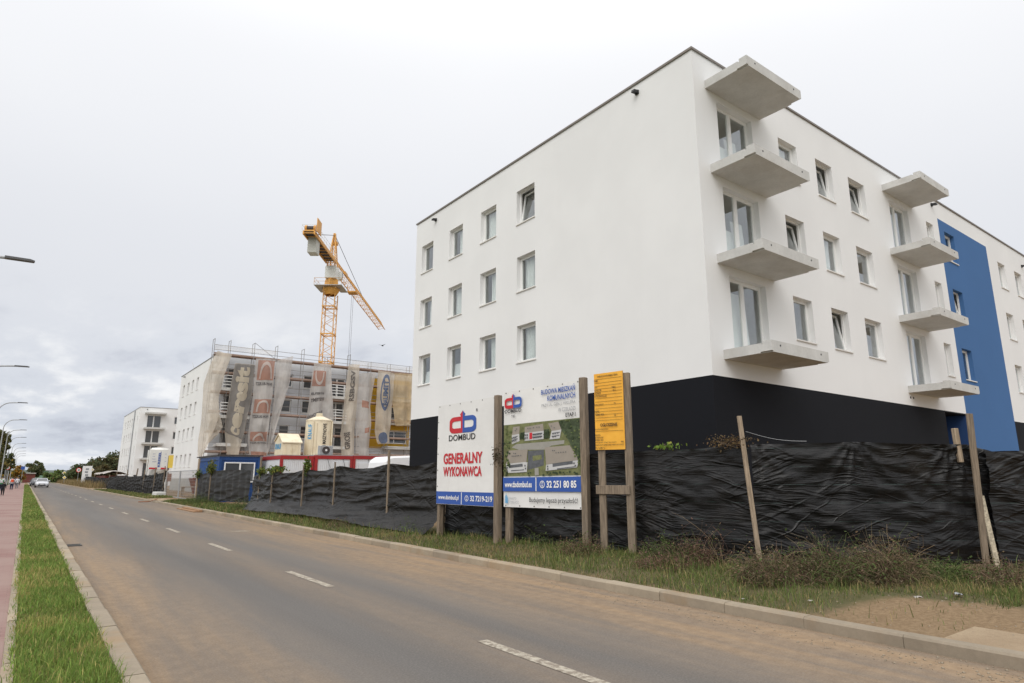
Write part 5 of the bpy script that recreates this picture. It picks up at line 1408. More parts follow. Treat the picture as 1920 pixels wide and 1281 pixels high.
# cream hopper with a sloping lid
H1 = thing('plaster_hopper', 'squat cream steel hopper with a sloping lid left of the silo', 'hopper', (19.4, 60.0, 0.1))
MB().prism([(60.0, 0.6), (62.3, 0.6), (62.3, 4.9), (61.2, 5.5), (60.0, 4.72)], 'x', 18.6, 20.3).build('body', 'silo_cream', H1)
MB().prism([(59.9, 4.72), (61.2, 5.56), (62.4, 4.92), (62.4, 5.0), (61.2, 5.66), (59.9, 4.82)], 'x', 18.5, 20.4).build('lid', 'silo_cream', H1)
for x in (18.9, 19.45, 20.0): MB().box(x - 0.03, x + 0.03, 59.95, 60.0, 0.6, 4.6).build('rib', 'silo_cream', H1)
me = text_mesh('lettering', 'KNAUF', 'print_cyan', 0.5, 1.0, 'CENTER', 0.03, width=1.7); lo = link('lettering', me, H1, (18.57 - 19.4, 61.25 - 60.0, 4.1)); lo.rotation_euler = (0, 0, R(-90))
me = text_mesh('lettering', 'TYNKI', 'print_cyan', 0.3, 1.0, 'CENTER', 0.03, width=1.5); lo = link('lettering', me, H1, (18.57 - 19.4, 61.2 - 60.0, 2.5)); lo.rotation_euler = (0, 0, R(-90))
# white silo near the far block
S2 = thing('plaster_silo', 'white steel silo with blue lettering and red band in front of the far block', 'silo', (10.55, 73.0, 0.1))
MB().lathe([(0.2, 0.9), (0.85, 2.1), (0.88, 2.2), (0.88, 4.2), (0.7, 4.4), (0, 4.45)], (10.5, 73.0, 0.1), 24).build('vessel', 'silo_white', S2)
for x in (9.62, 11.2):
    for y in (72.2, 73.8): MB().box(x - 0.05, x + 0.05, y - 0.05, y + 0.05, 0.1, 4.3).build('leg', 'silo_white', S2)
MB().box(9.58, 11.24, 72.08, 72.12, 2.38, 4.30).build('banner_plate', 'silo_white', S2)
MB().box(9.6, 10.3, 72.06, 72.075, 2.40, 2.56).build('red_band', 'print_red', S2); MB().box(10.62, 11.1, 72.06, 72.075, 2.40, 2.56).build('red_band', 'print_red', S2)
me = text_mesh('lettering', 'KREISEL', 'print_blue', 0.22, 1, 'CENTER', 0.03, width=1.5); lo = link('lettering', me, S2, (10.52 - 10.55, 72.05 - 73.0, 3.25)); lo.rotation_euler = (0, R(-90), 0)
for z, s_, u in ((3.75, 'tynki', 9.9), (3.5, 'kleje', 9.9), (3.25, 'zaprawy', 9.95), (3.0, 'posadzki', 9.98), (3.75, 'tel.', 10.95), (3.4, 'fax', 10.95), (3.05, 'mail', 10.95)):
    me = text_mesh('lettering', s_, 'print_blue', 0.08, 1, 'CENTER', 0.0); link('lettering', me, S2, (u - 10.55, 72.05 - 73.0, z))
# white panel van, side towards the road, mostly behind the fence
V = thing('panel_van', 'white panel van parked behind the fence at the rear corner of the near building', 'van', (17.0, 30.8, 0.1))
prof = [(14.35, 0.55), (14.3, 1.25), (14.45, 2.45), (14.8, 2.66), (17.2, 2.78), (18.2, 2.74), (18.7, 2.4), (19.25, 1.6), (20.1, 1.35), (20.3, 0.9), (20.3, 0.5)]
vb = MB().prism(prof, 'y', 30.0, 31.95).build('body', 'van_white', V, bevel=0.10, smooth=False)
MB().quad((18.3, 29.98, 1.62), (19.1, 29.98, 1.62), (18.65, 29.98, 2.3), (18.3, 29.98, 2.3)).build('side_window', 'dark_glass', V)
for x in (15.4, 19.2):
    for y in (29.97, 31.75):
        w_ = MB().tube((x, y, 0.44), (x, y + 0.22, 0.44), 0.34, 18).build('wheel', 'tyre', V); MB().tube((x, y - 0.01, 0.44), (x, y + 0.02, 0.44), 0.2, 14).build('rim', 'rim', w_)

# ================================================================== site gate and what lies around it
gt = thing('site_gate', 'open-mesh steel gate between the two dark fence sections', 'gate', (9.0, 57.5, 0.1))
ga, gb = Vector((8.95, 57.4, 0)), Vector((8.72, 45.0, 0))
for f0, f1 in ((0.0, 0.49), (0.51, 1.0)):
    p0 = ga.lerp(gb, f0); p1 = ga.lerp(gb, f1)
    fr = MB()
    for z in (0.2, 2.05): fr.tube((p0.x, p0.y, z), (p1.x, p1.y, z), 0.03, 6)
    for p in (p0, p1): fr.tube((p.x, p.y, 0.12), (p.x, p.y, 2.08), 0.03, 6)
    fr.build('gate_leaf', 'galv', gt)
    wm = MB()
    for k in range(1, 30):
        p = p0.lerp(p1, k / 30); wm.tube((p.x, p.y, 0.2), (p.x, p.y, 2.05), 0.006, 3, cap=False)
    for k in range(1, 9): wm.tube((p0.x, p0.y, 0.2 + k * 0.2), (p1.x, p1.y, 0.2 + k * 0.2), 0.006, 3, cap=False)
    wm.build('wire_mesh', 'galv', gt)
pt = thing('notice_post', 'tall timber post with an orange-brown panel at the far end of the gate', 'post', (9.05, 58.0, 0.1))
MB().box(9.0, 9.14, 57.9, 58.04, 0.1, 3.3).build('post', 'post_wood', pt); MB().box(9.02, 9.36, 57.84, 57.89, 2.35, 3.35).build('panel', 'sign_yellow', pt)
MB().box(9.02, 9.36, 57.84, 57.89, 1.3, 1.9).build('panel', 'rust', pt); MB().box(9.05, 9.36, 57.84, 57.89, 2.0, 2.15).build('panel', 'print_white', pt)
pal = thing('wrapped_pallet', 'pallet of bags in light blue wrapping behind the site gate', 'pallet', (11.0, 52.0, 0.1))
for k in range(4): MB().box(10.55, 11.65, 51.5 + 0.0, 52.5, 0.28 + k * 0.27, 0.53 + k * 0.27).build('bag_layer', 'light_blue_wrap' if k != 2 else 'print_cyan', pal, bevel=0.06)
MB().box(10.5, 11.7, 51.45, 52.55, 0.1, 0.25).build('pallet_base', 'plank_wood', pal)
tb = thing('work_bench', 'low pale timber bench with planks behind the site gate', 'bench', (10.1, 54.5, 0.1))
MB().box(9.6, 11.9, 54.2, 55.0, 0.86, 0.93).build('top', 'post_wood_pale', tb)
for x in (9.7, 11.8):
    for y in (54.3, 54.9): MB().box(x - 0.05, x + 0.05, y - 0.05, y + 0.05, 0.1, 0.86).build('leg', 'post_wood_pale', tb)
rs = thing('rubble_skip', 'rusty brown skip standing behind the blue pallet', 'skip', (12.2, 56.0, 0.1))
MB().prism([(10.9, 0.3), (13.3, 0.3), (13.7, 1.55), (10.5, 1.55)], 'y', 55.5, 57.2).build('body', 'rust', rs)
MB().box(10.45, 13.75, 55.42, 55.5, 1.45, 1.6).build('rim', 'rust', rs)
cbk = thing('concrete_block', 'long grey concrete block lying at the far gate post', 'block', (8.6, 58.0, 0.1))
MB().prism([(8.2, 0.1), (8.95, 0.1), (8.9, 0.5), (8.25, 0.5)], 'y', 56.6, 58.6).build('block', 'concrete', cbk, bevel=0.03)
for k, (x, y, dx, lab) in enumerate([(6.78, 33.4, 0.0, 'upper brown plank lying in the gutter as a kerb ramp'), (6.62, 33.6, 0.02, 'lower brown plank lying in the gutter beside the kerb ramp')]):
    o = thing('gutter_plank', lab, 'plank', (x, y, 0.004), R(-1.0 + k))
    MB().box(-0.09, 0.09, 0, 4.3, 0.0, 0.10 if k == 0 else 0.045).build('plank', 'plank_wood', o, world=False, bevel=0.006)
o = thing('broken_branch', 'thin broken branch lying on the asphalt by the driveway', 'branch', (6.6, 49.0, 0.0))
MB().tube((6.2, 49.4, 0.03), (6.7, 48.6, 0.06), 0.03, 5).tube((6.7, 48.6, 0.06), (7.25, 49.1, 0.2), 0.025, 5).tube((6.5, 48.9, 0.04), (6.9, 49.9, 0.05), 0.02, 5).build('branch', 'rust', o)
# tarpaulin-roofed store, white banner and road signs further up the road
hs = thing('tarp_store', 'dark timber store under a pale tarpaulin by the side lane', 'shed', (10.6, 122.0, 0.1))
MB().box(9.9, 12.6, 118, 134, 0.1, 1.9).build('wall', 'red_shed', hs)
tv = []
U_, V_ = np.meshgrid(np.linspace(9.6, 13.0, 14), np.linspace(117, 135, 30), indexing='ij')
Zr = 2.15 + 0.45 * np.sin((U_ - 9.6) / 3.4 * np.pi) + 0.5 * fbm(U_ * 1.2, V_ * 0.4)
link('tarpaulin', np_mesh('tarpaulin', np.stack([U_.ravel() - 10.6, V_.ravel() - 122, Zr.ravel() - 0.1], 1), grid_faces(14, 30), 'tarp', smooth=True), hs)
MB().box(10.2, 10.6, 117.96, 117.995, 1.15, 1.4).build('notice', 'print_white', hs)
wb = thing('advert_banner', 'tall white banner with dark marks standing by the side lane', 'banner', (9.4, 147.0, 0.1))
MB().box(8.55, 10.05, 147.0, 147.05, 0.6, 3.75).build('panel', 'print_white', wb)
for k, z in enumerate((1.2, 1.9, 2.45, 3.0)): MB().box(8.95 + 0.1 * (k % 2), 9.45 + 0.1 * (k % 2), 146.975, 146.995, z, z + 0.32).build('mark', 'print_grey', wb)
MB().box(8.52, 8.6, 147.06, 147.14, 0.1, 3.8).build('post', 'galv', wb); MB().box(10.0, 10.08, 147.06, 147.14, 0.1, 3.8).build('post', 'galv', wb)
def sign_post(label, x, y, z, kind, r=0.36):
    o = thing('road_sign', label, 'road sign', (x, y, 0.1))
    MB().tube((x, y + 0.05, 0.1), (x, y + 0.05, z + 0.35), 0.035, 8).build('post', 'galv', o)
    if kind == 'round':
        p = MB().tube((x, y, z), (x, y - 0.02, z), r, 24).build('rim', 'sign_red', o); MB().tube((x, y - 0.021, z), (x, y - 0.03, z), r * 0.74, 24).build('face', 'print_white', o)
        me = text_mesh('lettering', '40', 'print_black', r * 0.7, 0.9, 'CENTER', 0.03); link('lettering', me, o, (0, -0.04, z - 0.1 - r * 0.35))
    elif kind == 'diamond':
        for rr, yy, mt in ((r, 0, 'print_white'), (r * 0.68, -0.022, 'sign_yellow')):
            MB().prism([(x - rr, z), (x, z - rr), (x + rr, z), (x, z + rr)], 'y', y + yy, y + yy - 0.02).build('plate', mt, o)
    elif kind == 'square': MB().box(x - r, x + r, y - 0.02, y, z - r, z + r).build('plate', 'print_blue', o)
    return o
sign_post('round red-rimmed speed limit sign on the right verge', 8.6, 159.0, 3.1, 'round', 0.45)
sign_post('yellow diamond priority sign half hidden by the white banner', 10.25, 152.0, 3.1, 'diamond', 0.55)
sign_post('white and yellow diamond sign in front of the right-hand bushes', 8.7, 222.0, 2.85, 'diamond', 0.55)
sign_post('small tilted diamond sign beside the oncoming car', 7.6, 190.0, 1.6, 'diamond', 0.42)
sign_post('blue square sign above the left-hand path', -0.6, 175.0, 3.6, 'square', 0.35)
sign_post('red-rimmed sign fixed among the left-hand lamp posts', -2.2, 120.0, 3.0, 'round', 0.3)

# ================================================================== street lamps
def lamp(label, x, y):
    o = thing('street_lamp', label, 'street lamp', (x, y, 0.06), group='street lamps along the footpath')
    if 'lamp' not in CACHE:
        p = MB().tube((0, 0, 0), (0, 0, 1.2), 0.095, 10, 0.085).tube((0, 0, 1.2), (0, 0, 6.9), 0.075, 10, 0.05).mesh('pole', 'lamp_steel')
        a = MB(); pts = []
        for k in range(9):
            t = k / 8 * math.pi / 2; pts.append((0.9 * (1 - math.cos(t)), 0, 6.9 + 1.0 * math.sin(t)))
        pts.append((1.35, 0, 7.94))
        for k in range(len(pts) - 1): a.tube(pts[k], pts[k + 1], 0.045, 8, cap=False)
        h = MB().prism([(1.30, 7.91), (2.0, 7.925), (2.02, 7.96), (1.9, 7.99), (1.3, 7.98)], 'y', -0.10, 0.10).mesh('lamp_head', 'lamp_head')
        CACHE['lamp'] = (p, a.mesh('arm', 'lamp_steel'), h)
    p, a, h = CACHE['lamp']
    link('pole', p, o); link('arm', a, o); link('lamp_head', h, o)
ORD = ['nearest street lamp, only its head and arm in view', 'second street lamp from the camera with a curved arm', 'third street lamp from the camera with a curved arm', 'fourth street lamp from the camera, its arm above the trees', 'fifth street lamp from the camera among the tree tops',
       'sixth street lamp from the camera beside the trees', 'seventh street lamp from the camera beside the path', 'eighth street lamp from the camera beyond the walkers', 'ninth street lamp from the camera near the yellow tree', 'tenth street lamp from the camera near the yellow tree', 'farthest street lamp at the end of the row']
for k, y in enumerate((23.4, 46.9, 70.2, 91.3, 111.0, 131.5, 155.0, 178.0, 200.0, 222.0, 244.0)):
    lamp(ORD[k], -2.62 if k else -2.60, y)
# ================================================================== cars
mat('car_silver', (0.60, 0.62, 0.65), 0.28, 0.03, spec=0.6, metal=0.25); mat('car_dark', (0.05, 0.055, 0.065), 0.3, 0.05, spec=0.6)
mat('headlamp', (0.75, 0.77, 0.80), 0.12, 0.02, spec=0.8); mat('plate_white', (0.7, 0.7, 0.68), 0.5, 0.02)
def car(label, x, y, paint, rz):
    """hatchback facing -y: body lofted from cross sections, cabin glass, lights, wheels"""
    o = thing('car', label, 'car', (x, y, 0.0), rz)
    # sections along the length: (y, half width, sill z, bonnet/belt z)
    sec = [(-2.12, 0.62, 0.34, 0.62), (-2.02, 0.80, 0.24, 0.76), (-1.75, 0.89, 0.20, 0.86), (-1.1, 0.91, 0.20, 0.98), (-0.5, 0.91, 0.20, 1.03), (0.8, 0.91, 0.20, 1.05), (1.7, 0.90, 0.22, 1.06), (2.05, 0.84, 0.28, 1.02), (2.12, 0.72, 0.40, 0.92)]
    V_, F_ = [], []
    for (yy, hw, z0, z1) in sec:
        m_ = (z0 + z1) / 2
        V_ += [(-hw * 0.88, yy, z0), (-hw, yy, m_ - 0.05), (-hw * 0.97, yy, z1 - 0.10), (-hw * 0.80, yy, z1), (0, yy, z1 + 0.035), (hw * 0.80, yy, z1), (hw * 0.97, yy, z1 - 0.10), (hw, yy, m_ - 0.05), (hw * 0.88, yy, z0)]
    k = 9
    for i in range(len(sec) - 1):
        for j in range(k): F_.append((i * k + j, (i + 1) * k + j, (i + 1) * k + (j + 1) % k, i * k + (j + 1) % k))
    F_.append(tuple(range(k))); F_.append(tuple(range((len(sec) - 1) * k + k - 1, (len(sec) - 1) * k - 1, -1)))
    me = bpy.data.meshes.new('body'); me.from_pydata(V_, [], F_); me.materials.append(MATS[paint])
    bm = bmesh.new(); bm.from_mesh(me); bmesh.ops.recalc_face_normals(bm, faces=bm.faces)
    for f in bm.faces: f.smooth = len(f.verts) == 4
    bm.to_mesh(me); bm.free(); body = link('body', me, o)
    # cabin: pillars + roof in paint, glass set just inside
    cab = [(-0.98, 1.00, 0.76), (-0.18, 1.44, 0.60), (0.9, 1.50, 0.60), (1.75, 1.40, 0.58), (2.02, 1.06, 0.72)]
    rf = MB()
    for i in range(1, 3):
        a, b_ = cab[i], cab[i + 1]; rf.quad((-a[2], a[0], a[1]), (a[2], a[0], a[1]), (b_[2], b_[0], b_[1]), (-b_[2], b_[0], b_[1]))
        for s in (-1, 1): rf.quad((s * a[2], a[0], a[1]), (s * b_[2], b_[0], b_[1]), (s * (b_[2] + 0.06), b_[0], b_[1] - 0.08), (s * (a[2] + 0.06), a[0], a[1] - 0.08))
    for s in (-1, 1):
        rf.bar((s * 0.78, -0.98, 1.0), (s * 0.62, -0.18, 1.43), 0.07, 0.06).bar((s * 0.72, 2.02, 1.05), (s * 0.58, 1.75, 1.4), 0.10, 0.06).bar((s * 0.83, 0.55, 1.03), (s * 0.65, 0.55, 1.43), 0.09, 0.05)
    rf.build('roof', paint, o, world=False)
    MB().quad((-0.75, -0.97, 1.005), (0.75, -0.97, 1.005), (0.60, -0.19, 1.425), (-0.60, -0.19, 1.425)).build('windscreen', 'dark_glass', o, world=False)
    MB().quad((-0.70, 2.01, 1.06), (-0.57, 1.75, 1.39), (0.57, 1.75, 1.39), (0.70, 2.01, 1.06)).build('rear_window', 'dark_glass', o, world=False)
    for s in (-1, 1):
        MB().quad((s * 0.82, -0.85, 1.02), (s * 0.84, 1.95, 1.05), (s * 0.63, 1.70, 1.38), (s * 0.65, -0.2, 1.40)).build('side_window', 'dark_glass', o, world=False)
        MB().prism([(-1.98, 0.62), (-1.55, 0.82), (-1.5, 0.70), (-1.92, 0.54)], 'x', s * 0.60, s * 0.87).build('headlight', 'headlamp', o, world=False)
        MB().box(s * 0.95 - 0.12, s * 0.95 + 0.12, -0.72, -0.60, 0.98, 1.12).build('mirror', paint, o, world=False, bevel=0.03)
        MB().tube((s * 0.62, -2.09, 0.40), (s * 0.62, -2.04, 0.40), 0.07, 10).build('fog_lamp', 'headlamp', o, world=False)
        for yy in (-1.32, 1.30):
            w_ = MB().tube((s * 0.70, yy, 0.32), (s * 0.915, yy, 0.32), 0.32, 18).build('wheel', 'tyre', o, world=False)
            MB().tube((s * 0.90, yy, 0.32), (s * 0.925, yy, 0.32), 0.20, 14).build('rim', 'rim', w_, world=False)
    MB().box(-0.42, 0.42, -2.15, -2.08, 0.52, 0.62).box(-0.52, 0.52, -2.13, -2.05, 0.30, 0.44).build('grille', 'chrome_dark', o, world=False)
    MB().box(-0.26, 0.26, -2.165, -2.15, 0.45, 0.56).build('number_plate', 'plate_white', o, world=False)
    MB().tube((0, -2.155, 0.60), (0, -2.175, 0.60), 0.06, 12).build('badge', 'headlamp', o, world=False)
    return o
car('silver-white hatchback coming towards the camera in the left lane', 2.35, 133.0, 'car_silver', 0)
car('dark car following close behind the silver-white hatchback', 1.75, 146.0, 'car_dark', 0)

# ================================================================== people on the footpath
mat('skin', (0.50, 0.31, 0.22), 0.6, 0.05); mat('hair_dark', (0.035, 0.025, 0.02), 0.7, 0.2, 30); mat('hair_fair', (0.30, 0.20, 0.09), 0.7, 0.2, 30)
mat('cloth_black', (0.014, 0.014, 0.018), 0.9, 0.2, 5); mat('cloth_navy', (0.02, 0.025, 0.06), 0.9, 0.2, 5); mat('cloth_grey', (0.16, 0.16, 0.17), 0.9, 0.15, 5)
mat('cloth_orange', (0.70, 0.09, 0.03), 0.8, 0.1, 5); mat('cloth_green', (0.10, 0.35, 0.16), 0.8, 0.1, 5); mat('cloth_white', (0.62, 0.62, 0.64), 0.9, 0.1, 5); mat('cloth_brown', (0.10, 0.05, 0.035), 0.9, 0.2, 5)
mat('cloth_lilac', (0.30, 0.22, 0.36), 0.9, 0.15, 5); mat('shoe_white', (0.6, 0.6, 0.6), 0.8, 0.1)
def person(label, x, y, h, top, legs, hair, stride=0.16, facing=1.0, bag=None, coat=0.0, shoe='shoe_white'):
    """one continuous skinned body, walking; facing +1 looks down the road away from the camera"""
    s = h
    J = {'pel': (0, 0, .52), 'chest': (0, 0.01, .70), 'neck': (0, 0.0, .84), 'head': (0, -0.008, .90), 'crown': (0, 0.0, .965),
         'shL': (-.105, 0, .80), 'shR': (.105, 0, .80), 'elL': (-.135, -.02 - stride * .25, .645), 'elR': (.135, -.02 + stride * .25, .645), 'haL': (-.14, .02 - stride * .45, .515), 'haR': (.14, .03 + stride * .45, .515),
         'hiL': (-.052, 0, .50), 'hiR': (.052, 0, .50), 'knL': (-.055, .03 + stride * .30, .28), 'knR': (.055, .03 - stride * .20, .28), 'anL': (-.055, stride * .55, .045), 'anR': (.055, -stride * .6, .06), 'toL': (-.06, stride * .55 + .07, .02), 'toR': (.06, -stride * .6 + .065, .022)}
    Rr = {'pel': .085, 'chest': .10, 'neck': .034, 'head': .056, 'crown': .040, 'shL': .045, 'shR': .045, 'elL': .030, 'elR': .030, 'haL': .022, 'haR': .022, 'hiL': .066, 'hiR': .066, 'knL': .043, 'knR': .043, 'anL': .028, 'anR': .028, 'toL': .022, 'toR': .022}
    E_ = [('pel', 'chest'), ('chest', 'neck'), ('neck', 'head'), ('head', 'crown'), ('chest', 'shL'), ('chest', 'shR'), ('shL', 'elL'), ('shR', 'elR'), ('elL', 'haL'), ('elR', 'haR'), ('pel', 'hiL'), ('pel', 'hiR'), ('hiL', 'knL'), ('hiR', 'knR'), ('knL', 'anL'), ('knR', 'anR'), ('anL', 'toL'), ('anR', 'toR')]
    ks = list(J)
    me = bpy.data.meshes.new('t'); me.from_pydata([(J[k][0] * s, J[k][1] * s * facing, J[k][2] * s) for k in ks], [(ks.index(a), ks.index(b_)) for a, b_ in E_], [])
    ob = bpy.data.objects.new('t', me); COL.objects.link(ob)
    ob.modifiers.new('Skin', 'SKIN'); sb = ob.modifiers.new('S', 'SUBSURF'); sb.levels = 1; sb.render_levels = 1
    for i, k in enumerate(ks):
        r = Rr[k] * s; ob.data.skin_vertices[0].data[i].radius = (r, r * (0.72 if k in ('pel', 'chest') else 1.0)); ob.data.skin_vertices[0].data[i].use_root = (k == 'pel')
    dg = bpy.context.evaluated_depsgraph_get(); dg.update()
    bm_ = bpy.data.meshes.new_from_object(ob.evaluated_get(dg)); bpy.data.objects.remove(ob, do_unlink=True)
    bm_.materials.clear()
    for mt in (top, legs, 'skin', hair, shoe): bm_.materials.append(MATS[mt])
    for p in bm_.polygons:
        c = p.center; z = c.z / s; p.use_smooth = True
        if z > .925 or (z > .865 and c.y * facing < -0.012 * s): i = 3
        elif z > .835: i = 2
        elif z < .055: i = 4
        elif abs(c.x) / s > .115 and z < .535: i = 2
        elif z > .50 - coat: i = 0
        else: i = 1
        p.material_index = i
    o = thing('person', label, 'person', (x, y, 0.087)); bm_.name = 'body'; link('body', bm_, o)
    # face: nose, eyes and ears
    f = MB(); d = facing
    f.prism([(-.006 * s, .895 * s), (.006 * s, .895 * s), (0, .918 * s)], 'y', d * .044 * s, d * .066 * s); f.build('nose', 'skin', o, world=False)
    for q in (-1, 1):
        MB().box(q * .02 * s - .006 * s, q * .02 * s + .006 * s, d * .046 * s, d * .052 * s, .916 * s, .922 * s).build('eye', 'hair_dark', o, world=False)
        MB().box(q * .054 * s - .006 * s, q * .054 * s + .006 * s, -.008 * s, .008 * s, .893 * s, .918 * s).build('ear', 'skin', o, world=False)
    if bag:
        MB().box(-.085 * s, .085 * s, -d * .075 * s, -d * .155 * s, .60 * s, .80 * s).build('backpack', bag, o, world=False, bevel=0.02 * s)
    return o
person('child in black clothes walking alone in front of the group', -1.33, 68.3, 1.22, 'cloth_black', 'cloth_black', 'hair_dark', 0.12, 1.0)
person('person with a round red-orange bag at the front of the walking group', -1.15, 98.0, 1.62, 'cloth_white', 'cloth_navy', 'hair_dark', 0.16, 1.0, 'cloth_orange')
person('person in a green top at the left edge of the walking group', -2.05, 92.0, 1.55, 'cloth_green', 'cloth_navy', 'hair_fair', 0.15, 1.0, 'cloth_white')
person('person in white at the back of the walking group', -2.2, 104.0, 1.68, 'cloth_white', 'cloth_navy', 'hair_dark', 0.14, 1.0)
person('person in a pale shirt walking beside the red-orange bag', -0.75, 112.0, 1.60, 'cloth_white', 'cloth_grey', 'hair_fair', 0.15, 1.0)
person('person in a brown coat walking ahead near the lamp posts', -1.55, 143.0, 1.72, 'cloth_brown', 'cloth_black', 'hair_dark', 0.16, 1.0, None, 0.1)
person('person with a lilac backpack in the farther pair', -1.2, 150.0, 1.68, 'cloth_black', 'cloth_navy', 'hair_dark', 0.16, 1.0, 'cloth_lilac')
person('person in black to the right of the lilac backpack', -0.75, 151.5, 1.70, 'cloth_black', 'cloth_black', 'hair_dark', 0.16, 1.0)

# ================================================================== plants
def quads_mesh(name, C, U_, V_, cols, mt, bend=None):
    """leaf quads at centres C with half-axes U_, V_ (n,3), colour per quad"""
    n = len(C)
    P = np.stack([C - U_ - V_, C + U_ - V_, C + U_ + V_, C - U_ + V_], 1).reshape(-1, 3)
    F = np.arange(n * 4).reshape(n, 4)
    return np_mesh(name, P, F, mt, cols=np.repeat(cols, 4, axis=0))
def rand_axes(r, n, su, sv, droop=0.0):
    a = r.normal(size=(n, 3)); a /= np.linalg.norm(a, axis=1)[:, None]
    b_ = r.normal(size=(n, 3)); b_ -= (b_ * a).sum(1)[:, None] * a; b_ /= np.linalg.norm(b_, axis=1)[:, None]
    return a * su[:, None], b_ * sv[:, None]
def shade(r, base, n, v=0.3, tint=None, tfrac=0.0):
    c = np.array(base)[None] * (1 + v * (r.rand(n, 1) * 2 - 1)) * (1 + 0.10 * (r.rand(n, 3) * 2 - 1))
    if tint is not None:
        m_ = r.rand(n) < tfrac; c[m_] = np.array(tint)[None] * (1 + v * (r.rand(m_.sum(), 1) * 2 - 1))
    return np.clip(c, 0, 1)
def tree(label, x, y, h, rx, base, seed, n=2600, leaf=0.20, trunk=0.35, tint=None, tfrac=0.0, group=None, clusters=34, name='broadleaf_tree', z0=0.06, low=0.25):
    r = np.random.RandomState(seed); o = thing(name, label, 'tree' if 'tree' in name else 'bush', (x, y, z0), group=group)
    cz = h * (0.5 + low / 2); rz_ = h * (0.5 - low / 2)
    tb = MB(); tb.tube((0, 0, -0.1), (0.02 * h, 0, h * 0.45), trunk * 0.5, 8, trunk * 0.32).tube((0.02 * h, 0, h * 0.45), (0, 0.02 * h, h * 0.85), trunk * 0.32, 6, trunk * 0.08)
    cen = []
    for k in range(clusters):
        d = r.normal(size=3); d /= np.linalg.norm(d); rr = r.rand() ** 0.45
        wob = 0.75 + 0.5 * r.rand()
        c = np.array([d[0] * rx * rr * wob, d[1] * rx * rr * wob, cz + d[2] * rz_ * rr * 0.95]); cen.append(c)
        if k % 2 == 0:
            s_ = Vector((0.01 * h, 0, h * (0.2 + 0.45 * r.rand()))); tb.tube(s_, tuple(c), trunk * 0.13, 5, trunk * 0.03, cap=False)
    tb.build('trunk', 'bark', o, world=False)
    cen = np.array(cen); ci = r.randint(0, clusters, n); sz = rx * (0.20 + 0.16 * r.rand(clusters))
    off = r.normal(size=(n, 3)); off /= np.linalg.norm(off, axis=1)[:, None]; off *= (r.rand(n, 1) ** 0.5)
    C = cen[ci] + off * sz[ci][:, None] * np.array([1, 1, 0.8])
    U_, V_ = rand_axes(r, n, leaf * (0.6 + 0.7 * r.rand(n)), leaf * (0.4 + 0.5 * r.rand(n)))
    cl_b = 0.75 + 0.5 * r.rand(clusters)
    cols = shade(r, tuple(c * (1.0 if group and 'left' in group else 1.5) for c in base), n, 0.28, tint, tfrac) * cl_b[ci][:, None]
    link('crown', quads_mesh('crown', C, U_, V_, cols, 'leaf'), o)
    return o
GT = 'trees along the left of the footpath'
tree('tall dull-green tree nearest the camera at the left picture edge', -4.5, 114, 9.2, 2.6, (0.12, 0.125, 0.05), 21, 4600, 0.15, 0.4, (0.19, 0.15, 0.045), 0.25, GT, 44, low=0.10)
tree('dull-green tree behind the nearest one, thinning to yellow', -4.3, 128, 8.2, 2.2, (0.105, 0.115, 0.045), 22, 4200, 0.18, 0.4, (0.20, 0.15, 0.05), 0.2, GT, 40, low=0.08)
tree('dark green tree further along the left of the path', -4.6, 142, 7.4, 2.4, (0.075, 0.09, 0.038), 23, 3800, 0.2, 0.4, None, 0, GT, 36, low=0.05)
tree('dark green tree before the yellow ones', -4.4, 158, 6.6, 2.2, (0.08, 0.095, 0.04), 24, 3000, 0.2, 0.4, (0.25, 0.17, 0.03), 0.2, GT, 30, low=0.05)
tree('bright yellow autumn tree left of the path', -4.0, 185, 5.9, 2.2, (0.38, 0.24, 0.025), 25, 2600, 0.2, 0.3, (0.14, 0.15, 0.04), 0.3, GT, 28, low=0.1)
tree('yellow and orange autumn tree beyond the bright yellow one', -2.0, 212, 4.8, 2.2, (0.36, 0.19, 0.03), 26, 2200, 0.2, 0.3, (0.14, 0.13, 0.04), 0.35, GT, 26, low=0.1)
tree('green tree standing alone above the red-brown shed', 2.1, 268, 6.9, 2.7, (0.075, 0.09, 0.04), 27, 3000, 0.2, 0.3, (0.16, 0.11, 0.05), 0.15, None, 30, low=0.2)
GB = 'bushes between the road and the farthest block'
for k, (lab, x, y, h, rx, c) in enumerate([('round bright green bush beside the road end', 7.2, 235, 3.6, 3.2, (0.085, 0.12, 0.035)), ('low green bush behind the diamond sign', 10.5, 228, 3.6, 2.8, (0.075, 0.095, 0.035)), ('dark green thicket left of the speed limit sign', 13.5, 215, 5.2, 4.0, (0.055, 0.07, 0.03)),
        ('tall dark thicket behind the white banner', 15.0, 195, 6.2, 4.2, (0.05, 0.062, 0.028)), ('dense dark thicket above the tarpaulin store', 17.5, 190, 7.4, 4.6, (0.048, 0.058, 0.026)), ('dense olive thicket touching the farthest block', 14.6, 172, 6.2, 3.2, (0.055, 0.06, 0.026)),
        ('brownish thicket low behind the tarpaulin store', 12.8, 165, 4.2, 2.8, (0.075, 0.066, 0.03)), ('olive thicket on the brow behind the others', 20.5, 205, 8.0, 4.8, (0.052, 0.062, 0.03))]):
    tree(lab, x, y, h, rx, c, 40 + k, 3600, 0.22, 0.25, (0.11, 0.08, 0.03), 0.15, GB, 40, name='thicket_bush', low=0.0)
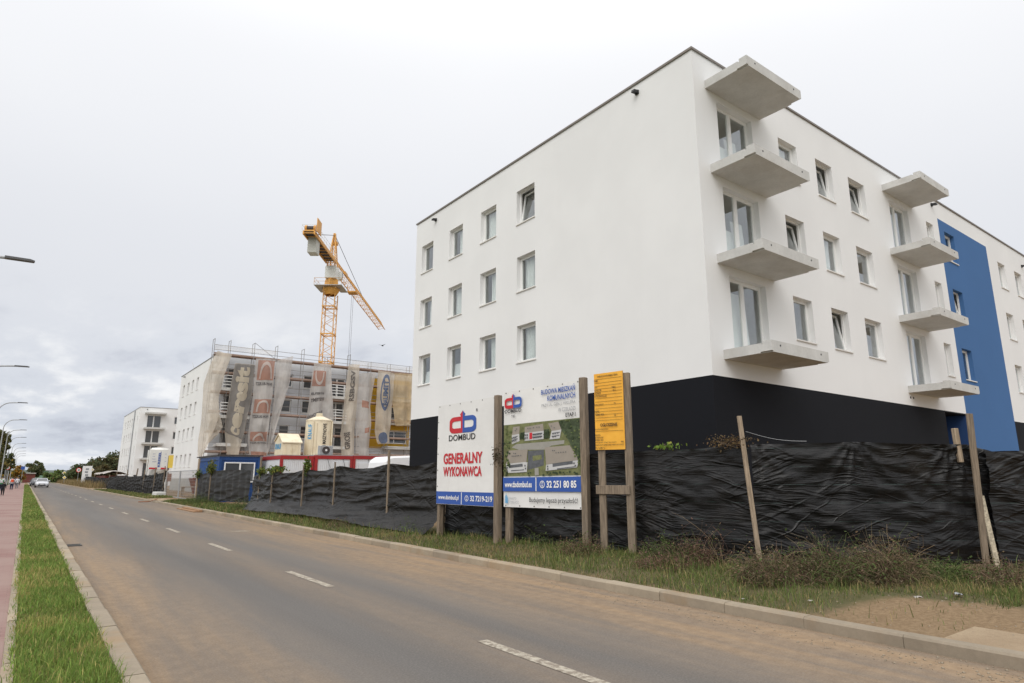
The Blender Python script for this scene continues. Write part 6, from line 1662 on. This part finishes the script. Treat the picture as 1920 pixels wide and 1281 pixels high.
# far scenery beyond the road end
rsd = thing('roadside_shed', 'low red-brown shed with a pale roof edge at the end of the road', 'shed', (-0.6, 262, 0.0))
MB().box(-0.6, 2.6, 262, 268, 0.0, 2.75).build('wall', 'red_shed', rsd); MB().box(0.2, 2.7, 261.7, 268.2, 2.76, 3.1).build('roof', 'tarp', rsd); MB().box(-0.8, 0.2, 261.8, 268, 2.76, 2.95).build('roof', 'red_shed', rsd)
gb_ = thing('green_house', 'pale green rendered house behind the oncoming car', 'house', (4.5, 300, 0.0))
MB().box(2.9, 6.9, 300, 309, 0, 4.1).build('wall', 'green_render', gb_); MB().box(2.7, 7.1, 299.7, 309.3, 4.11, 4.3).build('roof', 'tarp', gb_)
wn_ = MB().box(4.55, 4.95, 299.94, 299.99, 2.4, 3.4).build('window', 'dark_glass', gb_); wn_ = MB().box(5.05, 5.3, 299.94, 299.99, 2.4, 3.4).build('window', 'print_white', gb_)
# dry tall grass on the brow right of the road
def blades(name, X, Y, Z, h, w, cols, r, lean=0.5, segs=2, mt='leaf'):
    """tapering bent blades: two-segment strips"""
    n = len(X); az = r.rand(n) * 2 * np.pi; ld = r.rand(n) * 2 * np.pi; ln = lean * r.rand(n) * h
    bx, by = np.cos(az) * w / 2, np.sin(az) * w / 2
    dx, dy = np.cos(ld) * ln, np.sin(ld) * ln
    P = np.zeros((n, 5, 3))
    P[:, 0] = np.stack([X - bx, Y - by, Z], 1); P[:, 1] = np.stack([X + bx, Y + by, Z], 1)
    mx_, my_, mz_ = X + dx * 0.35, Y + dy * 0.35, Z + h * 0.6
    P[:, 2] = np.stack([mx_ + bx * 0.75, my_ + by * 0.75, mz_], 1); P[:, 3] = np.stack([mx_ - bx * 0.75, my_ - by * 0.75, mz_], 1)
    P[:, 4] = np.stack([X + dx, Y + dy, Z + h * np.clip(1 - 0.3 * (ln / h) ** 2, 0.4, 1)], 1)
    b0 = np.arange(n)[:, None] * 5
    F = np.concatenate([b0 + np.array([[0, 1, 2]]), b0 + np.array([[0, 2, 3]]), b0 + np.array([[3, 2, 4]])], 0)
    return np_mesh(name, P.reshape(-1, 3), F, mt, cols=np.repeat(cols, 5, axis=0))
def zstrip(X, Y): return 0.085 + 0.05 * fbm(X * 3, Y * 1.5) + 0.02 * np.sin((X - 0.12) / 0.65 * math.pi)
r = np.random.RandomState(3)
def grass(name, label, n, xs, ys, zf, hf, wf, base, tint, tfrac, seed, dens=None, lean=0.9):
    r = np.random.RandomState(seed); X = xs(r, n); Y = ys(r, n)
    keep = np.ones(n, bool) if dens is None else r.rand(n) < dens(X, Y)
    X, Y = X[keep], Y[keep]; n = len(X)
    patch = fbm(X * 1.7 + seed, Y * 1.1) + 0.5; h = hf(r, n, X, Y) * (0.35 + 1.2 * patch)
    cols = shade(r, base, n, 0.42, tint, tfrac) * (0.70 + 0.6 * patch[:, None])
    dry = fbm(X * 0.9 + 40, Y * 0.7 + seed) > 0.10
    m_ = dry & (r.rand(n) < 0.45); cols[m_] = np.array(tint)[None] * (0.75 + 0.5 * r.rand(m_.sum(), 1))
    me = blades(name, X, Y, zf(X, Y) - 0.01, h, wf(r, n, Y), cols, r, lean)
    return tag(link(name, me), label, 'grass', kind='stuff')
ynear = lambda a, b_, p: (lambda r, n: a + (b_ - a) * r.rand(n) ** p)
grass('strip_grass', 'green grass filling the strip between path and road', 105000, lambda r, n: 0.085 + 0.70 * r.rand(n) + 0.02 * r.normal(size=n), ynear(3.5, 30, 1.6), zstrip, lambda r, n, X, Y: 0.018 + 0.045 * r.rand(n) + 0.10 * r.rand(n) ** 8, lambda r, n, Y: (0.0035 + 0.004 * r.rand(n)) * (0.7 + Y / 14), (0.165, 0.240, 0.052), (0.38, 0.33, 0.12), 0.10, 1)
grass('strip_grass_far', 'green grass on the far part of the strip beside the path', 26000, lambda r, n: 0.10 + 0.68 * r.rand(n), ynear(30, 170, 1.3), lambda X, Y: np.where(Y < 62, zstrip(X, Y), 0.085), lambda r, n, X, Y: 0.06 + 0.08 * r.rand(n), lambda r, n, Y: 0.015 + Y * 0.0005, (0.155, 0.220, 0.050), (0.34, 0.30, 0.11), 0.10, 2)
def fence_x(Y): return np.interp(Y, [2.7, 4.1, 6.3, 8.9, 12, 15, 17.5, 21, 30, 45, 60], [13.8, 12.6, 9.7, 9.55, 9.15, 8.95, 8.7, 8.6, 8.6, 8.65, 9.0])
def vdens(X, Y):
    t = np.clip((X - 7.13) / np.maximum(0.5, fence_x(Y) - 7.13), 0, 1)
    bare = np.exp(-(((X - 7.95) / 1.15) ** 2 + ((Y - 3.15) / 0.95) ** 2) * 1.3) * 1.5
    d = 0.22 + 0.65 * t + 1.3 * fbm(X * 1.6, Y * 1.3) - bare
    return np.clip(np.maximum(d, 0.52 - bare * 1.1), 0.015 * (X > 7.3), 1) * (X < fence_x(Y) + 0.1)
grass('verge_grass', 'rough green and yellowed grass on the verge in front of the fence', 175000, lambda r, n: 7.13 + (r.rand(n)) * 4.8, ynear(2.74, 32, 1.55), zverge, lambda r, n, X, Y: 0.02 + 0.06 * r.rand(n) + 0.18 * r.rand(n) ** 7, lambda r, n, Y: (0.0045 + 0.005 * r.rand(n)) * (0.8 + Y / 16), (0.115, 0.150, 0.042), (0.28, 0.22, 0.10), 0.20, 3, vdens)
grass('verge_grass_far', 'rough grass on the verge beyond the driveway and by the far fence', 26000, lambda r, n: 7.13 + r.rand(n) * 1.7, ynear(30, 98, 1.2), lambda X, Y: np.where(Y < 62, zverge(X, Y), 0.09), lambda r, n, X, Y: 0.08 + 0.12 * r.rand(n), lambda r, n, Y: 0.02 + Y * 0.0005, (0.110, 0.145, 0.042), (0.26, 0.21, 0.095), 0.2, 4, lambda X, Y: np.where((Y > 46.5) & (Y < 53), 0.0, 1.0))
grass('brow_grass', 'tall dry straw-coloured grass on the brow right of the road', 12000, lambda r, n: 7.4 + r.rand(n) * 9, ynear(108, 235, 1.0), lambda X, Y: 0.09 + 0 * X, lambda r, n, X, Y: 0.5 + 0.8 * r.rand(n), lambda r, n, Y: 0.05 + 0 * Y, (0.20, 0.15, 0.07), (0.26, 0.20, 0.10), 0.4, 5, lean=0.4)
grass('left_grass', 'grass beyond the path under the left-hand trees', 9000, lambda r, n: -2.65 - r.rand(n) * 4.0, ynear(60, 200, 1.0), lambda X, Y: 0.06 + 0 * X, lambda r, n, X, Y: 0.15 + 0.3 * r.rand(n), lambda r, n, Y: 0.05 + 0 * Y, (0.07, 0.10, 0.03), (0.2, 0.16, 0.07), 0.2, 6)
# clumps of dead weeds: tangled stems with seed heads and some green leaves
def stems(name, n, r, x, y, rx, ry, h, wdt, cols, spread=0.5, segs=5):
    V_, F_, Cc = [], [], []
    a = r.rand(n) * 2 * np.pi; q = np.sqrt(r.rand(n)); X0 = rx * q * np.cos(a); Y0 = ry * q * np.sin(a)
    dirx = np.cos(a) * spread * q + r.normal(size=n) * 0.45; diry = np.sin(a) * spread * q + r.normal(size=n) * 0.45
    L = h * (0.35 + 0.75 * r.rand(n)) * (1 - 0.45 * q ** 2)
    pts = np.zeros((n, segs + 1, 3)); pts[:, 0] = np.stack([X0, Y0, zverge(X0 + x, Y0 + y) - 0.02], 1)
    d = np.stack([dirx * 0.6, diry * 0.6, np.ones(n)], 1); d /= np.linalg.norm(d, axis=1)[:, None]
    for k in range(segs):
        d = d + r.normal(size=(n, 3)) * 0.42; d[:, 2] -= 0.10 * k; d /= np.linalg.norm(d, axis=1)[:, None]
        pts[:, k + 1] = pts[:, k] + d * (L / segs)[:, None]
    pts[:, :, 2] = np.maximum(pts[:, :, 2], pts[:, :1, 2] - 0.01)
    side = np.cross(d, r.normal(size=(n, 3))); side /= np.linalg.norm(side, axis=1)[:, None]
    wv = wdt * (0.6 + 0.8 * r.rand(n))
    P = np.zeros((n, segs + 1, 2, 3))
    for k in range(segs + 1):
        ww = (wv * (1 - 0.6 * k / segs))[:, None] * side
        P[:, k, 0] = pts[:, k] - ww; P[:, k, 1] = pts[:, k] + ww
    b0 = (np.arange(n) * (segs + 1) * 2)[:, None]
    F = np.concatenate([b0 + np.array([[2 * k, 2 * k + 1, 2 * k + 3, 2 * k + 2]]) for k in range(segs)], 0)
    return P.reshape(-1, 3), F, np.repeat(cols, (segs + 1) * 2, axis=0), pts
def weed(label, x, y, rx, ry, h, seed, n=700, base=(0.095, 0.068, 0.042), green=0.16, name='dry_weed_clump', leafn=900):
    r = np.random.RandomState(seed)
    o = thing(name, label, 'weeds', (x, y, 0.0), group='weed clumps along the fence foot')
    base = tuple(c * 1.4 for c in base); cols = shade(r, base, n, 0.5, (0.095, 0.12, 0.04), green)
    P, F, Cc, pts = stems('stems', n, r, x, y, rx, ry, h * 1.02, 0.0036, cols)
    link('stems', np_mesh('stems', P, F, 'twig', cols=Cc), o)
    idx = r.randint(0, n, leafn); sg = r.randint(2, 6, leafn); C = pts[idx, sg] + r.normal(size=(leafn, 3)) * 0.03
    U_, V_ = rand_axes(r, leafn, 0.007 + 0.012 * r.rand(leafn), 0.004 + 0.006 * r.rand(leafn))
    link('leaves', quads_mesh('leaves', C, U_, V_, shade(r, tuple(c * 1.15 for c in base), leafn, 0.4, (0.075, 0.115, 0.03), green * 2.2), 'leaf'), o)
    return o
weed('broad heap of brown dead weeds at the foot of the leaning slat', 8.6, 5.35, 0.5, 0.4, 0.75, 1, 1400, leafn=2600)
weed('tall brown weed heap with green tips right of the leaning slat', 9.35, 4.95, 0.45, 0.35, 0.95, 2, 1300, (0.085, 0.062, 0.038), 0.28, leafn=2600)
weed('dense brown weed heap in the middle of the right-hand fence', 10.1, 4.5, 0.5, 0.38, 0.90, 3, 1700, (0.098, 0.070, 0.043), 0.14, leafn=2800)
weed('low trailing weed patch before the gap in the fence', 10.95, 4.05, 0.6, 0.35, 0.45, 4, 800, (0.08, 0.075, 0.035), 0.5, leafn=1600)
weed('low brown weed heap in front of the right-hand plank', 11.25, 3.35, 0.75, 0.42, 0.50, 5, 1400, (0.100, 0.070, 0.044), 0.15, leafn=2200)
weed('brown weed heap at the right picture edge', 12.3, 3.0, 0.7, 0.5, 0.5, 6, 1100, (0.095, 0.065, 0.042), 0.25, leafn=1800)
weed('bushy dark weed clump at the feet of the orange notice board', 9.35, 7.75, 0.45, 0.5, 0.65, 7, 1000, (0.075, 0.052, 0.036), 0.35, leafn=2400)
weed('brown weed clump with seed heads right of the orange notice board', 9.45, 7.15, 0.35, 0.35, 0.9, 8, 380, (0.10, 0.062, 0.042), 0.12, leafn=900)
weed('low reddish weed patch before the orange notice board', 8.7, 7.3, 0.55, 0.55, 0.38, 9, 800, (0.105, 0.062, 0.045), 0.15, leafn=1300)
weed('brown weed clump between the picture banner and the notice board', 8.85, 9.55, 0.42, 0.5, 0.55, 10, 700, (0.105, 0.070, 0.045), 0.25, leafn=1200)
weed('small brown weed patch before the long charcoal fence', 8.1, 19.6, 0.45, 0.9, 0.35, 11, 500, (0.11, 0.075, 0.055), 0.2, leafn=700)
weed('dark green weed clump at the end of the sagging fence', 8.2, 40.5, 0.6, 2.2, 0.9, 12, 700, (0.055, 0.062, 0.026), 0.6, leafn=2600)
weed('green weed clump by the gap beside the blue cabin', 8.25, 31.8, 0.4, 0.8, 0.8, 13, 400, (0.06, 0.075, 0.03), 0.6, leafn=1400)
weed('single leafy weed standing against the black fabric below the picture banner', 8.75, 10.7, 0.12, 0.15, 0.95, 14, 26, (0.09, 0.085, 0.04), 0.5, name='leafy_weed', leafn=140)
weed('single leafy weed standing before the charcoal fence left of the boards', 8.45, 15.9, 0.15, 0.15, 0.65, 15, 30, (0.06, 0.085, 0.03), 0.7, name='leafy_weed', leafn=160)
weed('single dry thistle with a pale head before the black fabric', 9.35, 6.75, 0.06, 0.06, 1.35, 16, 10, (0.20, 0.15, 0.09), 0.0, name='dry_thistle', leafn=30)
# climbing greenery on fence posts
def vine(label, x, y, z, rx, rz_, n, seed, base=(0.085, 0.12, 0.028), leaf=0.045, tint=(0.2, 0.2, 0.04)):
    r = np.random.RandomState(seed); o = thing('climbing_vine', label, 'vine', (x, y, z), group='vines on the fence posts')
    C = r.normal(size=(n, 3)) * np.array([rx * 0.5, rx * 0.8, rz_ * 0.5]); U_, V_ = rand_axes(r, n, leaf * (0.6 + 0.7 * r.rand(n)), leaf * (0.5 + 0.5 * r.rand(n)))
    link('leaves', quads_mesh('leaves', C, U_, V_, shade(r, base, n, 0.4, tint, 0.15), 'leaf'), o)
    tb = MB()
    for k in range(8):
        a = Vector((r.normal() * 0.05, r.normal() * 0.1, -rz_)); b_ = Vector((r.normal() * rx * 0.5, r.normal() * rx * 0.7, rz_ * r.rand())); tb.tube(a, b_, 0.006, 3, cap=False)
    tb.build('stems', 'bark', o, world=False)
vine('green vine cushion on the post in front of the cream hopper', 8.5, 28.0, 1.92, 0.30, 0.14, 360, 1, leaf=0.04); vine('green vine over the fence post left of the hopper', 8.55, 30.3, 1.85, 0.16, 0.16, 140, 2, (0.10, 0.13, 0.03))
vine('upright green vine on the post in front of the red container', 8.5, 24.3, 2.0, 0.11, 0.26, 260, 3, leaf=0.04); vine('green vine on the post in front of the blue cabin', 8.5, 40.2, 2.15, 0.22, 0.40, 260, 4, (0.10, 0.12, 0.03))
vine('green vine at the gate post left of the blue cabin', 8.6, 44.0, 1.8, 0.2, 0.25, 140, 5); vine('bright green leaves poking over the black fabric by the notice board', 9.75, 8.1, 2.18, 0.18, 0.06, 70, 6, (0.14, 0.22, 0.035), 0.028)
vine('dry brown creeper hanging at the top of the leaning slat', 9.62, 6.62, 2.20, 0.26, 0.11, 420, 7, (0.105, 0.068, 0.034), 0.014, (0.16, 0.11, 0.05)); vine('dry creeper on the edge of the contractor banner', 8.66, 12.12, 2.1, 0.08, 0.22, 110, 8, (0.07, 0.055, 0.03), 0.02, (0.12, 0.09, 0.04))
# loose wire from the slat top to the fabric edge
o = thing('loose_wire', 'thin grey wire hanging from the leaning slat to the fence top', 'wire', (9.66, 6.25, 2.3))
wp = [Vector((9.64, 6.28, 2.36)).lerp(Vector((10.5, 5.7, 2.2)), k / 8) - Vector((0, 0, 0.05 * math.sin(math.pi * k / 8))) for k in range(9)]
w_ = MB()
for k in range(8): w_.tube(wp[k], wp[k + 1], 0.004, 4, cap=False)
w_.build('wire', 'galv', o)
# litter and pebbles on the verge
for k, (x, y, s_, lab) in enumerate([(8.75, 3.55, 0.045, 'crumpled white paper scrap on the bare earth'), (7.35, 5.0, 0.022, 'small white scrap beside the kerb near the weeds'), (7.75, 4.35, 0.03, 'pale paper scrap below the dead weeds'), (9.4, 3.35, 0.05, 'grey plastic scrap in the grass by the weeds')]):
    o = thing('litter_scrap', lab, 'litter', (x, y, float(zverge(np.array(x), np.array(y))) + 0.02), rnd.uniform(0, 6))
    rr = np.random.RandomState(k); U_, V_ = np.meshgrid(np.linspace(-1, 1, 6), np.linspace(-1, 1, 6), indexing='ij')
    link('scrap', np_mesh('scrap', np.stack([U_.ravel() * s_, V_.ravel() * s_ * 0.7, rr.rand(36) * s_ * 0.6], 1), grid_faces(6, 6), 'print_grey' if k == 3 else 'tarp'), o)
r = np.random.RandomState(77); n = 700
X = np.where(r.rand(n) < 0.5, 6.3 + 0.6 * r.rand(n), 7.2 + 2.2 * r.rand(n)); Y = 2.0 + 6 * r.rand(n) ** 1.5
Zp = np.where(X < 6.95, 0.003, zverge(X, Y)); sz = 0.006 + 0.012 * r.rand(n) ** 3
oct_ = np.array([(1, 0, 0), (-1, 0, 0), (0, 1, 0), (0, -1, 0), (0, 0, 0.7), (0, 0, -0.7)]); of = np.array([(0, 2, 4), (2, 1, 4), (1, 3, 4), (3, 0, 4), (2, 0, 5), (1, 2, 5), (3, 1, 5), (0, 3, 5)])
Vp = (np.stack([X, Y, Zp], 1)[:, None] + oct_[None] * sz[:, None, None] * (0.7 + 0.6 * r.rand(n, 6, 1))).reshape(-1, 3)
tag(link('pebbles', np_mesh('pebbles', Vp, (np.arange(n)[:, None, None] * 6 + of[None]).reshape(-1, 3), 'kerb_concrete')), 'small pebbles scattered in the gutter and on the bare earth', 'pebbles', kind='stuff')
# a bird in flight right of the crane
o = thing('bird', 'small dark bird flying right of the crane mast', 'bird', (28.1, 60.0, 15.05), R(30))
MB().lathe([(0, -0.2), (0.06, -0.1), (0.075, 0.02), (0.04, 0.14), (0, 0.2)], (0, 0, 0), 8).build('body', 'black_plastic', o, world=False)
o.children[0].rotation_euler = (0, R(90), 0)
for s in (-1, 1): MB().quad((0.08, 0, 0.02), (-0.08, 0, 0.02), (-0.16, s * 0.42, 0.10), (0.02, s * 0.36, 0.13)).build('wing', 'black_plastic', o, world=False)
